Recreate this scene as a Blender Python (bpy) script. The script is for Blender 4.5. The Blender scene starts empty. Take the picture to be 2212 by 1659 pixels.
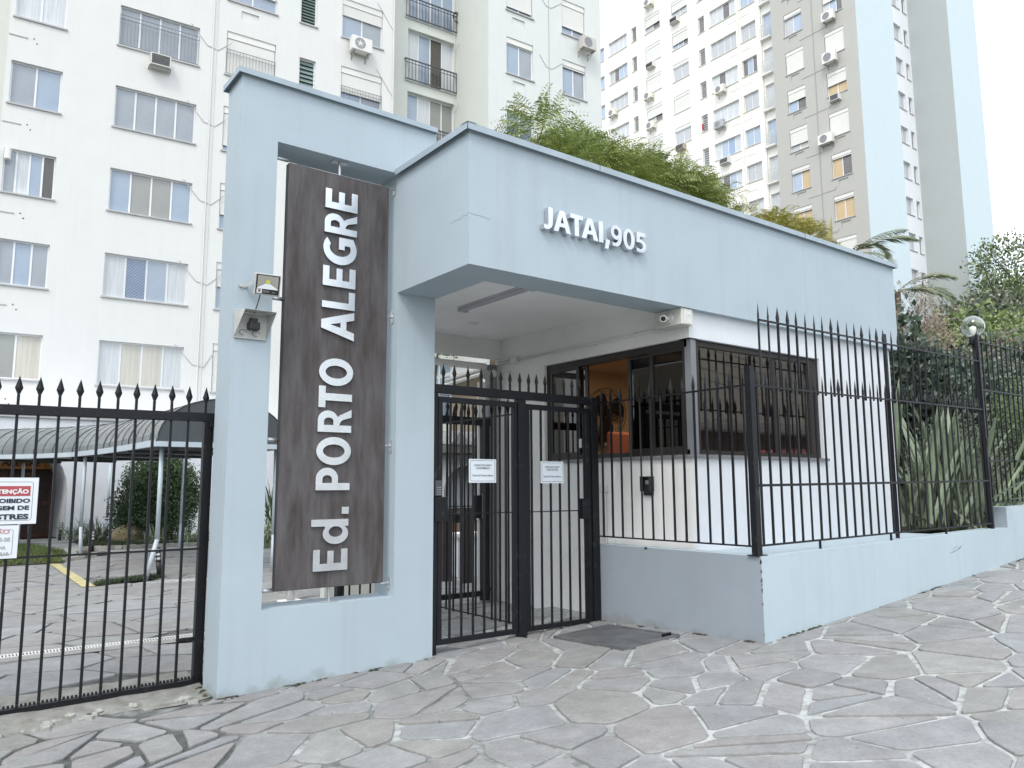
import bpy, bmesh, math, random
from math import sin, cos, pi, radians, sqrt, hypot, atan2
from mathutils import Vector, Matrix
random.seed(7)
sc = bpy.context.scene
col = sc.collection
# ------------------------------------------------------------------ camera
YAW, PITCH, ROLL = radians(52.794), radians(7.5), radians(-0.285)
fw = Vector((cos(YAW)*cos(PITCH), sin(YAW)*cos(PITCH), sin(PITCH)))
r0 = Vector((sin(YAW), -cos(YAW), 0.0)); u0 = r0.cross(fw)
rt = r0*cos(ROLL) + u0*sin(ROLL); up = u0*cos(ROLL) - r0*sin(ROLL)
CAM = Vector((0, 0, 1.40))
cd = bpy.data.cameras.new('camera'); cam = bpy.data.objects.new('camera', cd); col.objects.link(cam)
cam.matrix_world = Matrix(((rt.x, up.x, -fw.x, CAM.x), (rt.y, up.y, -fw.y, CAM.y), (rt.z, up.z, -fw.z, CAM.z), (0, 0, 0, 1)))
cd.sensor_width = 36; cd.lens = 36*1689/2212; cd.clip_start = 0.05; cd.clip_end = 3000
sc.camera = cam
# ------------------------------------------------------------------ sky, sun, exposure
SUN_EL = radians(50); SUN_DIR = radians(215)          # compass of the vector towards the sun, ccw from +X
w = bpy.data.worlds.new('World'); sc.world = w; w.use_nodes = True
nt = w.node_tree; bg = nt.nodes['Background']
sk = nt.nodes.new('ShaderNodeTexSky'); sk.sky_type = 'NISHITA'; sk.sun_disc = False
sk.sun_elevation = SUN_EL; sk.sun_rotation = pi/2 - SUN_DIR; sk.air_density = 1.0; sk.dust_density = 3.0; sk.ozone_density = 1.0
veil = nt.nodes.new('ShaderNodeMixRGB'); veil.inputs[0].default_value = 0.80; veil.inputs[2].default_value = (5.0, 5.3, 5.6, 1)   # thin white overcast over the clear sky
nt.links.new(sk.outputs[0], veil.inputs[1]); nt.links.new(veil.outputs[0], bg.inputs[0]); bg.inputs[1].default_value = 0.15
sd = bpy.data.lights.new('sun', 'SUN'); sd.energy = 0.5; sd.angle = radians(15); sd.color = (1.0, 0.965, 0.92)
sun = bpy.data.objects.new('sun', sd); col.objects.link(sun)
tosun = Vector((cos(SUN_DIR)*cos(SUN_EL), sin(SUN_DIR)*cos(SUN_EL), sin(SUN_EL)))
sun.rotation_euler = tosun.to_track_quat('Z', 'Y').to_euler()
vs = sc.view_settings; vs.view_transform = 'Standard'; vs.look = 'None'; vs.gamma = 1; vs.exposure = 1.3; vs.use_curve_mapping = False
sc.cycles.max_bounces = 8; sc.cycles.transparent_max_bounces = 24

# ------------------------------------------------------------------ materials
MATS = {}
def mat(name, c, rough=0.6, metal=0.0, var=0.06, vscale=3.0, bump=0.0, bscale=60.0, spec=0.5, c2=None, stretch=None, island=0.0, emit=None, trans=0.0, ior=1.45, coat=0.0, mix2=0.5, sharp=None):
    if name in MATS: return MATS[name]
    m = bpy.data.materials.new(name); m.use_nodes = True; MATS[name] = m
    n = m.node_tree.nodes; l = m.node_tree.links; b = n['Principled BSDF']
    b.inputs['Roughness'].default_value = rough; b.inputs['Metallic'].default_value = metal
    b.inputs['Specular IOR Level'].default_value = spec; b.inputs['IOR'].default_value = ior
    b.inputs['Transmission Weight'].default_value = trans; b.inputs['Coat Weight'].default_value = coat
    b.inputs['Base Color'].default_value = (*c, 1)
    if emit:
        b.inputs['Emission Color'].default_value = (*emit[0], 1); b.inputs['Emission Strength'].default_value = emit[1]
    if var > 0 or c2 or island > 0:
        tc = n.new('ShaderNodeTexCoord'); vec = tc.outputs['Object']
        if stretch:
            mp = n.new('ShaderNodeMapping'); mp.inputs['Scale'].default_value = stretch; l.new(vec, mp.inputs[0]); vec = mp.outputs[0]
        nz = n.new('ShaderNodeTexNoise'); nz.inputs['Scale'].default_value = vscale; nz.inputs['Detail'].default_value = 5; nz.inputs['Roughness'].default_value = 0.6
        l.new(vec, nz.inputs['Vector'])
        rp = n.new('ShaderNodeValToRGB'); l.new(nz.outputs['Fac'], rp.inputs[0])
        a, z = (0.3, 0.7) if not sharp else sharp
        rp.color_ramp.elements[0].position = a; rp.color_ramp.elements[1].position = z
        cc = c2 if c2 else tuple(min(1, x*(1+var)) for x in c)
        ca = c if c2 else tuple(x*(1-var) for x in c)
        rp.color_ramp.elements[0].color = (*ca, 1); rp.color_ramp.elements[1].color = (*cc, 1)
        out = rp.outputs[0]
        if island > 0:
            g = n.new('ShaderNodeNewGeometry'); mr = n.new('ShaderNodeMapRange'); l.new(g.outputs['Random Per Island'], mr.inputs[0])
            mr.inputs[3].default_value = 1-island; mr.inputs[4].default_value = 1+island
            oi = n.new('ShaderNodeObjectInfo'); mr2 = n.new('ShaderNodeMapRange'); l.new(oi.outputs['Random'], mr2.inputs[0])
            mr2.inputs[3].default_value = 1-island*0.6; mr2.inputs[4].default_value = 1+island*0.6
            mu = n.new('ShaderNodeMath'); mu.operation = 'MULTIPLY'; l.new(mr.outputs[0], mu.inputs[0]); l.new(mr2.outputs[0], mu.inputs[1])
            vm = n.new('ShaderNodeVectorMath'); vm.operation = 'SCALE'; l.new(out, vm.inputs[0]); l.new(mu.outputs[0], vm.inputs['Scale']); out = vm.outputs[0]
        l.new(out, b.inputs['Base Color'])
    if bump > 0:
        tc2 = n.new('ShaderNodeTexCoord'); n2 = n.new('ShaderNodeTexNoise'); n2.inputs['Scale'].default_value = bscale; n2.inputs['Detail'].default_value = 6
        l.new(tc2.outputs['Object'], n2.inputs['Vector'])
        bp = n.new('ShaderNodeBump'); bp.inputs['Strength'].default_value = bump; bp.inputs['Distance'].default_value = 0.01
        l.new(n2.outputs['Fac'], bp.inputs['Height']); l.new(bp.outputs[0], b.inputs['Normal'])
    return m
def wall_mat(name, c, streak=0.16, dirt=(0.32,0.31,0.27), dz=None, rough=0.85, bump=0.25, var=0.05):
    """painted render: faint mottling, faint vertical rain streaks, a splash band of dirt along the foot (dz = foot height)"""
    if name in MATS: return MATS[name]
    m = mat(name, c, rough=rough, var=var, vscale=1.6, bump=bump, bscale=140, spec=0.3)
    n = m.node_tree.nodes; l = m.node_tree.links; b = n['Principled BSDF']
    src = b.inputs['Base Color'].links[0].from_socket
    tc = n.new('ShaderNodeTexCoord'); mp = n.new('ShaderNodeMapping'); mp.inputs['Scale'].default_value = (9, 9, 0.35)
    l.new(tc.outputs['Object'], mp.inputs[0]); nz = n.new('ShaderNodeTexNoise'); nz.inputs['Scale'].default_value = 1.0; nz.inputs['Detail'].default_value = 4
    l.new(mp.outputs[0], nz.inputs['Vector']); mr = n.new('ShaderNodeMapRange'); l.new(nz.outputs['Fac'], mr.inputs[0])
    mr.inputs[1].default_value = 0.52; mr.inputs[2].default_value = 0.78; mr.inputs[3].default_value = 0; mr.inputs[4].default_value = streak
    mx = n.new('ShaderNodeMixRGB'); l.new(mr.outputs[0], mx.inputs[0]); l.new(src, mx.inputs[1]); mx.inputs[2].default_value = (*dirt, 1)
    out = mx.outputs[0]
    if dz is not None:
        sp = n.new('ShaderNodeSeparateXYZ'); l.new(tc.outputs['Object'], sp.inputs[0])
        n3 = n.new('ShaderNodeTexNoise'); n3.inputs['Scale'].default_value = 7; n3.inputs['Detail'].default_value = 8; l.new(tc.outputs['Object'], n3.inputs['Vector'])
        ad = n.new('ShaderNodeMath'); ad.operation = 'MULTIPLY_ADD'; l.new(n3.outputs['Fac'], ad.inputs[0]); ad.inputs[1].default_value = -0.32; l.new(sp.outputs[2], ad.inputs[2])
        m3 = n.new('ShaderNodeMapRange'); l.new(ad.outputs[0], m3.inputs[0]); m3.inputs[1].default_value = dz-0.16; m3.inputs[2].default_value = dz-0.02
        m3.inputs[3].default_value = 0.75; m3.inputs[4].default_value = 0.0
        m4 = n.new('ShaderNodeMixRGB'); l.new(m3.outputs[0], m4.inputs[0]); l.new(out, m4.inputs[1]); m4.inputs[2].default_value = (0.20, 0.20, 0.17, 1); out = m4.outputs[0]
    l.new(out, b.inputs['Base Color'])
    return m
def glass_mat(name, tint, rough=0.02, ior=1.9):
    """tinted see-through pane: reflects by angle, passes darkened light"""
    if name in MATS: return MATS[name]
    m = bpy.data.materials.new(name); m.use_nodes = True; MATS[name] = m
    n = m.node_tree.nodes; l = m.node_tree.links; n.clear()
    o = n.new('ShaderNodeOutputMaterial'); t = n.new('ShaderNodeBsdfTransparent'); g = n.new('ShaderNodeBsdfGlossy'); f = n.new('ShaderNodeFresnel'); mx = n.new('ShaderNodeMixShader')
    t.inputs[0].default_value = (*tint, 1); g.inputs['Roughness'].default_value = rough; g.inputs[0].default_value = (0.95, 0.93, 0.9, 1); f.inputs[0].default_value = ior
    l.new(f.outputs[0], mx.inputs[0]); l.new(t.outputs[0], mx.inputs[1]); l.new(g.outputs[0], mx.inputs[2]); l.new(mx.outputs[0], o.inputs[0])
    return m

# ------------------------------------------------------------------ mesh builder
class MB:
    def __init__(s): s.v = []; s.f = []
    def quad(s, a, b, c, d):
        i = len(s.v); s.v += [tuple(a), tuple(b), tuple(c), tuple(d)]; s.f.append((i, i+1, i+2, i+3)); return s
    def poly(s, pts):
        i = len(s.v); s.v += [tuple(p) for p in pts]; s.f.append(tuple(range(i, i+len(pts)))); return s
    def box(s, x0, x1, y0, y1, z0, z1, M=None):
        c = [(x0,y0,z0),(x1,y0,z0),(x1,y1,z0),(x0,y1,z0),(x0,y0,z1),(x1,y0,z1),(x1,y1,z1),(x0,y1,z1)]
        if M is not None: c = [tuple(M @ Vector(p)) for p in c]
        i = len(s.v); s.v += c
        s.f += [(i,i+3,i+2,i+1),(i+4,i+5,i+6,i+7),(i,i+1,i+5,i+4),(i+1,i+2,i+6,i+5),(i+2,i+3,i+7,i+6),(i+3,i,i+4,i+7)]; return s
    def cyl(s, p0, p1, r0, r1=None, n=8, cap=True):
        r1 = r0 if r1 is None else r1; p0 = Vector(p0); p1 = Vector(p1); d = (p1-p0).normalized()
        a = d.orthogonal().normalized(); b = d.cross(a); i = len(s.v)
        for p, r in ((p0, r0), (p1, r1)):
            for k in range(n): t = 2*pi*k/n; s.v.append(tuple(p + a*(r*cos(t)) + b*(r*sin(t))))
        for k in range(n): s.f.append((i+k, i+(k+1)%n, i+n+(k+1)%n, i+n+k))
        if cap: s.f.append(tuple(i+k for k in reversed(range(n)))); s.f.append(tuple(i+n+k for k in range(n)))
        return s
    def tube(s, pts, r, n=6):
        for a, b in zip(pts, pts[1:]): s.cyl(a, b, r, n=n)
        return s
    def lathe(s, c, prof, n=16):
        """prof = [(radius, z)...] around vertical axis at c"""
        i = len(s.v)
        for r, z in prof:
            for k in range(n): t = 2*pi*k/n; s.v.append((c[0]+r*cos(t), c[1]+r*sin(t), c[2]+z))
        for j in range(len(prof)-1):
            for k in range(n): s.f.append((i+j*n+k, i+j*n+(k+1)%n, i+(j+1)*n+(k+1)%n, i+(j+1)*n+k))
        return s
    def spike(s, x, y, z, hgt=0.16, wd=0.026, th=0.010):
        """cast spear head: long flat diamond with a raised middle rib and a small collar"""
        i = len(s.v); b = 0.34*hgt
        s.v += [(x, y, z+hgt), (x-wd, y, z+b), (x, y-th, z+b), (x+wd, y, z+b), (x, y+th, z+b), (x-0.007, y-0.007, z), (x+0.007, y-0.007, z), (x+0.007, y+0.007, z), (x-0.007, y+0.007, z)]
        s.f += [(i, i+1, i+2), (i, i+2, i+3), (i, i+3, i+4), (i, i+4, i+1), (i+1, i+5, i+6, i+2), (i+2, i+6, i+3), (i+3, i+6, i+7), (i+3, i+7, i+8, i+4), (i+4, i+8, i+1), (i+1, i+8, i+5)]
        return s
    def mesh(s, name, m, smooth=False):
        me = bpy.data.meshes.new(name); me.from_pydata(s.v, [], s.f); me.materials.append(m); me.update()
        if smooth:
            for p in me.polygons: p.use_smooth = True
        return me
    def build(s, name, m, parent=None, smooth=False, bevel=0.0, origin=None):
        me = s.mesh(name, m, smooth); return put(name, me, parent, bevel=bevel)
def put(name, me, parent=None, mw=None, bevel=0.0):
    o = bpy.data.objects.new(name, me); col.objects.link(o)
    if parent is not None: o.parent = parent
    if mw is not None: o.matrix_local = mw
    if bevel:
        b = o.modifiers.new('bevel', 'BEVEL'); b.width = bevel; b.segments = 2; b.limit_method = 'ANGLE'
    return o
def tag(o, label=None, cat=None, group=None, kind=None):
    if label: o['label'] = label
    if cat: o['category'] = cat
    if group: o['group'] = group
    if kind: o['kind'] = kind
    return o
def thing(name, label, cat, loc=(0,0,0), rotz=0.0, group=None):
    o = bpy.data.objects.new(name, None); o.empty_display_size = 0.2; col.objects.link(o)
    o.location = loc; o.rotation_euler = (0, 0, rotz); return tag(o, label, cat, group)
def local(o):
    return o.matrix_basis.inverted()
def struct(name, mb, m, smooth=False):
    return tag(mb.build(name, m, None, smooth), kind='structure')
def copy_tree(o, parent=None):
    c = o.copy(); col.objects.link(c)
    if parent is not None: c.parent = parent
    for ch in list(o.children): copy_tree(ch, c)
    return c

# base materials
BLUE = wall_mat('blue_grey_render', (0.425, 0.502, 0.548), dz=-0.16, var=0.035)
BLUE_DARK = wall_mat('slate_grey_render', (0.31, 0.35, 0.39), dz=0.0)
WHITE = wall_mat('white_render', (0.72, 0.745, 0.775), dz=None, streak=0.05)
GREYW = wall_mat('light_grey_render', (0.86, 0.85, 0.83), dz=None, streak=0.03)
FLASH = mat('painted_flashing', (0.36, 0.43, 0.48), rough=0.45, var=0.08, vscale=4)
IRON = mat('black_iron_paint', (0.010, 0.011, 0.014), rough=0.40, spec=0.35, vscale=11, bump=0.35, bscale=90, c2=(0.05, 0.047, 0.046), sharp=(0.60, 0.76))
STEEL = mat('galvanised_steel', (0.55, 0.56, 0.57), rough=0.35, metal=0.8, var=0.15, vscale=9)
INOX = mat('brushed_stainless_steel', (0.66, 0.68, 0.70), rough=0.27, metal=0.9, var=0.10, vscale=7)
PVC = mat('white_plastic', (0.72, 0.72, 0.70), rough=0.4, var=0.04)
CREAMP = mat('cream_painted_steel', (0.62, 0.61, 0.55), rough=0.45, var=0.08, vscale=6)
BLACKP = mat('black_plastic', (0.02, 0.02, 0.022), rough=0.4, var=0.1)
# ------------------------------------------------------------------ ground
def spl(xs, ys, x):
    if x <= xs[0]: return ys[0]
    if x >= xs[-1]: return ys[-1]
    for i in range(len(xs)-1):
        if x <= xs[i+1]:
            t = (x-xs[i])/(xs[i+1]-xs[i]); return ys[i]+(ys[i+1]-ys[i])*t
GX = [-30, -6, 0, 1.83, 3.64, 4.63, 5.66, 7.5, 11, 16, 24, 34, 60]
GZ = [-0.9, -0.32, -0.16, -0.115, -0.062, -0.005, 0.04, 0.155, 0.425, 0.80, 1.42, 2.20, 3.2]
def hz(x, y):
    base = spl(GX, GZ, x)
    s = 0.035*max(0.0, min(6.0, 6.0-y))
    if x < 4: s *= max(0.0, min(1.0, (x+2)/6))
    if x > 9: s *= max(0.4, 1-(x-9)*0.08)
    h = base + s
    if y > 6.0:
        t = min(1.0, (y-6.0)/1.2); h = base*(1-t) + 0.0*t if x < 5.9 else base
    return h
def sheet(x0, x1, y0, y1, nx, ny, dz, zf=None):
    m = MB(); zf = zf or hz
    for j in range(ny+1):
        for i in range(nx+1):
            x = x0+(x1-x0)*i/nx; y = y0+(y1-y0)*j/ny; m.v.append((x, y, zf(x, y)+dz))
    for j in range(ny):
        for i in range(nx): a = j*(nx+1)+i; m.f.append((a, a+1, a+nx+2, a+nx+1))
    return m
g = MB(); g.quad((-900,-900,-1.3),(900,-900,-1.3),(900,900,-1.3),(-900,900,-1.3))
struct('ground', g, mat('earth', (0.11, 0.10, 0.07), rough=1, var=0.3, vscale=0.2))
def mortar_mat():
    m = bpy.data.materials.new('mortar'); m.use_nodes = True; n = m.node_tree.nodes; l = m.node_tree.links; b = n['Principled BSDF']; b.inputs['Roughness'].default_value = 0.95
    tc = n.new('ShaderNodeTexCoord'); nz = n.new('ShaderNodeTexNoise'); nz.inputs['Scale'].default_value = 0.7; nz.inputs['Detail'].default_value = 8; nz.inputs['Roughness'].default_value = 0.7
    l.new(tc.outputs['Object'], nz.inputs['Vector']); sp = n.new('ShaderNodeSeparateXYZ'); l.new(tc.outputs['Object'], sp.inputs[0])
    ma = n.new('ShaderNodeMath'); ma.operation = 'MULTIPLY_ADD'; l.new(sp.outputs[0], ma.inputs[0]); ma.inputs[1].default_value = 0.11; l.new(nz.outputs['Fac'], ma.inputs[2])
    rp = n.new('ShaderNodeValToRGB'); l.new(ma.outputs[0], rp.inputs[0]); e = rp.color_ramp.elements
    e[0].position = 0.66; e[0].color = (0.10, 0.105, 0.10, 1); e[1].position = 0.86; e[1].color = (0.45, 0.465, 0.455, 1)
    n2 = n.new('ShaderNodeTexNoise'); n2.inputs['Scale'].default_value = 14; n2.inputs['Detail'].default_value = 8; l.new(tc.outputs['Object'], n2.inputs['Vector'])
    r2 = n.new('ShaderNodeValToRGB'); l.new(n2.outputs['Fac'], r2.inputs[0]); r2.color_ramp.elements[0].position = 0.38; r2.color_ramp.elements[0].color = (0.66, 0.65, 0.63, 1); r2.color_ramp.elements[1].position = 0.55; r2.color_ramp.elements[1].color = (1, 1, 1, 1)
    mx = n.new('ShaderNodeMixRGB'); mx.blend_type = 'MULTIPLY'; mx.inputs[0].default_value = 1; l.new(rp.outputs[0], mx.inputs[1]); l.new(r2.outputs[0], mx.inputs[2]); l.new(mx.outputs[0], b.inputs['Base Color'])
    bp = n.new('ShaderNodeBump'); bp.inputs['Distance'].default_value = 0.012; bp.inputs['Strength'].default_value = 0.7; l.new(n2.outputs['Fac'], bp.inputs['Height']); l.new(bp.outputs[0], b.inputs['Normal'])
    return m
MORTAR = mortar_mat()
def stone_mat(name, c, c2, mossy=0.0):
    m = bpy.data.materials.new(name); m.use_nodes = True; n = m.node_tree.nodes; l = m.node_tree.links; b = n['Principled BSDF']; b.inputs['Roughness'].default_value = 0.72; b.inputs['Specular IOR Level'].default_value = 0.35
    tc = n.new('ShaderNodeTexCoord'); geo = n.new('ShaderNodeNewGeometry'); P = geo.outputs['Position']
    def noise(s, d=8, r=0.6, vec=P):
        k = n.new('ShaderNodeTexNoise'); k.inputs['Scale'].default_value = s; k.inputs['Detail'].default_value = d; k.inputs['Roughness'].default_value = r; l.new(vec, k.inputs['Vector']); return k.outputs['Fac']
    def ramp(f, a, ca, z, cz):
        r = n.new('ShaderNodeValToRGB'); l.new(f, r.inputs[0]); e = r.color_ramp.elements; e[0].position = a; e[0].color = (*ca, 1); e[1].position = z; e[1].color = (*cz, 1); return r.outputs[0]
    def mix(f, a, bb, mode='MIX'):
        k = n.new('ShaderNodeMixRGB'); k.blend_type = mode
        if isinstance(f, float): k.inputs[0].default_value = f
        else: l.new(f, k.inputs[0])
        l.new(a, k.inputs[1])
        if isinstance(bb, tuple): k.inputs[2].default_value = (*bb, 1)
        else: l.new(bb, k.inputs[2])
        return k.outputs[0]
    base = ramp(noise(2.2), 0.3, c, 0.7, c2)
    oi = n.new('ShaderNodeObjectInfo')
    tint = ramp(oi.outputs['Random'], 0.0, (0.90, 0.895, 0.895), 1.0, (1.08, 1.08, 1.08))
    tint.node.color_ramp.interpolation = 'LINEAR'
    e = tint.node.color_ramp.elements.new(0.45); e.color = (1.0, 0.985, 0.975, 1)
    e = tint.node.color_ramp.elements.new(0.75); e.color = (0.95, 0.975, 1.0, 1)
    out = mix(1.0, base, tint, 'MULTIPLY')
    g2 = n.new('ShaderNodeNewGeometry'); isl = n.new('ShaderNodeMapRange'); l.new(g2.outputs['Random Per Island'], isl.inputs[0]); isl.inputs[3].default_value = 0.86; isl.inputs[4].default_value = 1.1
    fine = ramp(noise(45, 10, 0.75), 0.30, (0.72, 0.72, 0.72), 0.62, (1.06, 1.06, 1.06)); out = mix(0.75, out, fine, 'MULTIPLY')
    mid = ramp(noise(6.5, 6), 0.35, (0.82, 0.81, 0.80), 0.65, (1.05, 1.05, 1.05)); out = mix(0.8, out, mid, 'MULTIPLY')
    smear = n.new('ShaderNodeMapRange'); l.new(noise(5.0, 10, 0.72), smear.inputs[0]); smear.inputs[1].default_value = 0.655; smear.inputs[2].default_value = 0.70; smear.inputs[3].default_value = 0; smear.inputs[4].default_value = 0.75
    out = mix(smear.outputs[0], out, (0.55, 0.57, 0.55))
    spot = n.new('ShaderNodeMapRange'); l.new(noise(21.0, 3, 0.5), spot.inputs[0]); spot.inputs[1].default_value = 0.72; spot.inputs[2].default_value = 0.75; spot.inputs[3].default_value = 0; spot.inputs[4].default_value = 0.7
    out = mix(spot.outputs[0], out, (0.09, 0.09, 0.085))
    l.new(out, b.inputs['Base Color'])
    bp = n.new('ShaderNodeBump'); bp.inputs['Distance'].default_value = 0.006; bp.inputs['Strength'].default_value = 0.6; l.new(noise(16, 10, 0.7), bp.inputs['Height']); l.new(bp.outputs[0], b.inputs['Normal'])
    return m
STONE = stone_mat('grey_quartzite', (0.262, 0.266, 0.266), (0.342, 0.346, 0.342))
STONE2 = stone_mat('pinkish_quartzite', (0.275, 0.268, 0.265), (0.345, 0.338, 0.333))
STONE3 = stone_mat('ochre_grey_quartzite', (0.268, 0.268, 0.256), (0.335, 0.337, 0.322))
STONES = [STONE, STONE, STONE, STONE2, STONE3]

def voronoi(x0, x1, y0, y1, s, ax=1.35, rot=0.35, seed=1, drop=0.28):
    rnd = random.Random(seed); cr, sr = cos(rot), sin(rot)
    toU = lambda x, y: ((cr*x+sr*y)/ax, (-sr*x+cr*y)); toX = lambda u, v: (cr*u*ax - sr*v, sr*u*ax + cr*v)
    cs = [toU(x, y) for x in (x0, x1) for y in (y0, y1)]
    ua, ub = min(c[0] for c in cs), max(c[0] for c in cs); va, vb = min(c[1] for c in cs), max(c[1] for c in cs)
    nu, nv = int((ub-ua)/s)+4, int((vb-va)/s)+4; cell = {}
    for i in range(-1, nu+1):
        for j in range(-1, nv+1):
            if rnd.random() < drop: continue
            cell[(i, j)] = (ua+(i+0.5+rnd.uniform(-0.5, 0.5))*s, va+(j+0.5+rnd.uniform(-0.5, 0.5))*s, rnd.uniform(-0.08, 0.08)*s*s)
    polys = []
    for (i, j), (px, py, pw) in cell.items():
        cx, cy = toX(px, py)
        if not (x0 <= cx <= x1 and y0 <= cy <= y1): continue
        P = [(px-2*s, py-2*s), (px+2*s, py-2*s), (px+2*s, py+2*s), (px-2*s, py+2*s)]
        for di in range(-3, 4):
            for dj in range(-3, 4):
                q = cell.get((i+di, j+dj))
                if q is None or (di == 0 and dj == 0): continue
                nx, ny = q[0]-px, q[1]-py; d = nx*nx+ny*ny
                c = nx*px+ny*py + d/2 + (pw-q[2])*0.5
                Q = []
                for k in range(len(P)):
                    a, b2 = P[k], P[(k+1) % len(P)]; fa = nx*a[0]+ny*a[1]-c; fb = nx*b2[0]+ny*b2[1]-c
                    if fa <= 0: Q.append(a)
                    if fa*fb < 0: t = fa/(fa-fb); Q.append((a[0]+(b2[0]-a[0])*t, a[1]+(b2[1]-a[1])*t))
                P = Q
                if len(P) < 3: break
            if len(P) < 3: break
        if len(P) >= 3: polys.append([toX(*p) for p in P])
    out = []
    for P in polys:                      # some large cells are cut once more, which gives the long straight joints
        ar = abs(sum(P[k][0]*P[(k+1)%len(P)][1]-P[(k+1)%len(P)][0]*P[k][1] for k in range(len(P))))/2
        if ar > s*s*1.5 and rnd.random() < 0.45:
            cx = sum(p[0] for p in P)/len(P); cy = sum(p[1] for p in P)/len(P); t = rnd.uniform(0, pi); nx, ny = cos(t), sin(t); c = nx*cx+ny*cy
            for sg in (1, -1):
                Q = []
                for k in range(len(P)):
                    a, b2 = P[k], P[(k+1)%len(P)]; fa = sg*(nx*a[0]+ny*a[1]-c); fb = sg*(nx*b2[0]+ny*b2[1]-c)
                    if fa <= 0: Q.append(a)
                    if fa*fb < 0: u = fa/(fa-fb); Q.append((a[0]+(b2[0]-a[0])*u, a[1]+(b2[1]-a[1])*u))
                if len(Q) >= 3: out.append(Q)
        else: out.append(P)
    return out
def clean(P, mn=0.05):
    Q = []
    for p in P:
        if not Q or hypot(p[0]-Q[-1][0], p[1]-Q[-1][1]) > mn: Q.append(p)
    while len(Q) > 3 and hypot(Q[0][0]-Q[-1][0], Q[0][1]-Q[-1][1]) < mn: Q.pop()
    return Q
def stone_mesh(P, gap, rnd, zf, lift, wob=0.008):
    """one slab: inset outline with wobbling, rounded corners, a chipped arris and a slightly tilted top"""
    P = clean(P)
    if len(P) < 3: return None
    ar = sum(P[k][0]*P[(k+1)%len(P)][1]-P[(k+1)%len(P)][0]*P[k][1] for k in range(len(P)))/2
    if ar < 0: P = P[::-1]; ar = -ar
    if ar < 0.006: return None
    n = len(P); L = []
    for k in range(n):
        a, b2 = P[k], P[(k+1)%n]; dx, dy = b2[0]-a[0], b2[1]-a[1]; d = hypot(dx, dy); g_ = gap*rnd.uniform(0.35, 1.5)
        nx, ny = -dy/d, dx/d; L.append(((a[0]+nx*g_, a[1]+ny*g_), (dx/d, dy/d)))
    V = []
    for k in range(n):
        (p, d), (q, e) = L[k-1], L[k]; cr = d[0]*e[1]-d[1]*e[0]
        if abs(cr) < 0.05: V.append(q)
        else: t = ((q[0]-p[0])*e[1]-(q[1]-p[1])*e[0])/cr; V.append((p[0]+d[0]*t, p[1]+d[1]*t))
    cx = sum(p[0] for p in P)/n; cy = sum(p[1] for p in P)/n
    V = [v if hypot(v[0]-P[k][0], v[1]-P[k][1]) < 6*gap else (P[k][0]*0.85+cx*0.15, P[k][1]*0.85+cy*0.15) for k, v in enumerate(V)]
    ring = []
    for k in range(n):
        a, b2, c = V[k-1], V[k], V[(k+1)%n]
        d1 = hypot(b2[0]-a[0], b2[1]-a[1]); d2 = hypot(c[0]-b2[0], c[1]-b2[1]); r = min(0.035, d1*0.28, d2*0.28)*rnd.uniform(0.4, 1.2)
        if d1 < 1e-4 or d2 < 1e-4: continue
        ring.append((b2[0]+(a[0]-b2[0])*r/d1, b2[1]+(a[1]-b2[1])*r/d1)); ring.append((b2[0]+(c[0]-b2[0])*r/d2, b2[1]+(c[1]-b2[1])*r/d2))
        m_ = int(d2/0.16)
        for q in range(1, m_):
            t = q/m_; ring.append((b2[0]+(c[0]-b2[0])*t+rnd.uniform(-wob, wob), b2[1]+(c[1]-b2[1])*t+rnd.uniform(-wob, wob)))
    if len(ring) < 4: return None
    mb = MB(); N = len(ring); tx, ty = rnd.uniform(-0.006, 0.006), rnd.uniform(-0.006, 0.006)
    top = lambda p: zf(p[0], p[1]) + lift + tx*(p[0]-cx) + ty*(p[1]-cy)
    ox, oy, oz = cx, cy, zf(cx, cy)
    for s_, dz in ((1.0, -0.03), (1.0, -0.004), (0.982, 0.0)):
        for p in ring: q = (cx+(p[0]-cx)*s_, cy+(p[1]-cy)*s_); mb.v.append((q[0]-ox, q[1]-oy, top(q)+dz-oz))
    for j in (0, 1):
        for k in range(N): mb.f.append((j*N+k, j*N+(k+1)%N, (j+1)*N+(k+1)%N, (j+1)*N+k))
    mb.f.append(tuple(2*N+k for k in range(N)))
    return mb, (ox, oy, oz)
def in_view(x, y, z):
    d = Vector((x, y, z))-CAM; f = d.dot(fw)
    if f < 0.3: return None
    return f if abs(d.dot(rt)/f) < 0.72 and abs(d.dot(up)/f) < 0.56 else None
def pave(parent, polys, gap, zf, seed, keep=lambda x, y: True, limit=295, lift=0.012):
    rnd = random.Random(seed); seen = []; rest = MB()
    for P in polys:
        cx = sum(p[0] for p in P)/len(P); cy = sum(p[1] for p in P)/len(P)
        if not keep(cx, cy): continue
        r = stone_mesh(P, gap, rnd, zf, lift+rnd.uniform(-0.004, 0.005))
        if r is None: continue
        f = in_view(cx, cy, r[1][2]); seen.append((f if f else 1e6+hypot(cx, cy), r))
    seen.sort(key=lambda t: t[0])
    for i, (f, (mb, o)) in enumerate(seen):
        if i < limit and f < 1e5:
            ob = mb.build('stone', rnd.choice(STONES), parent); ob.location = o
        else:
            k = len(rest.v); rest.v += [(v[0]+o[0], v[1]+o[1], v[2]+o[2]) for v in mb.v]; rest.f += [tuple(a+k for a in f_) for f_ in mb.f]
    if rest.v: tag(rest.build('stone_field', STONE, parent), kind='stuff')

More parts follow.
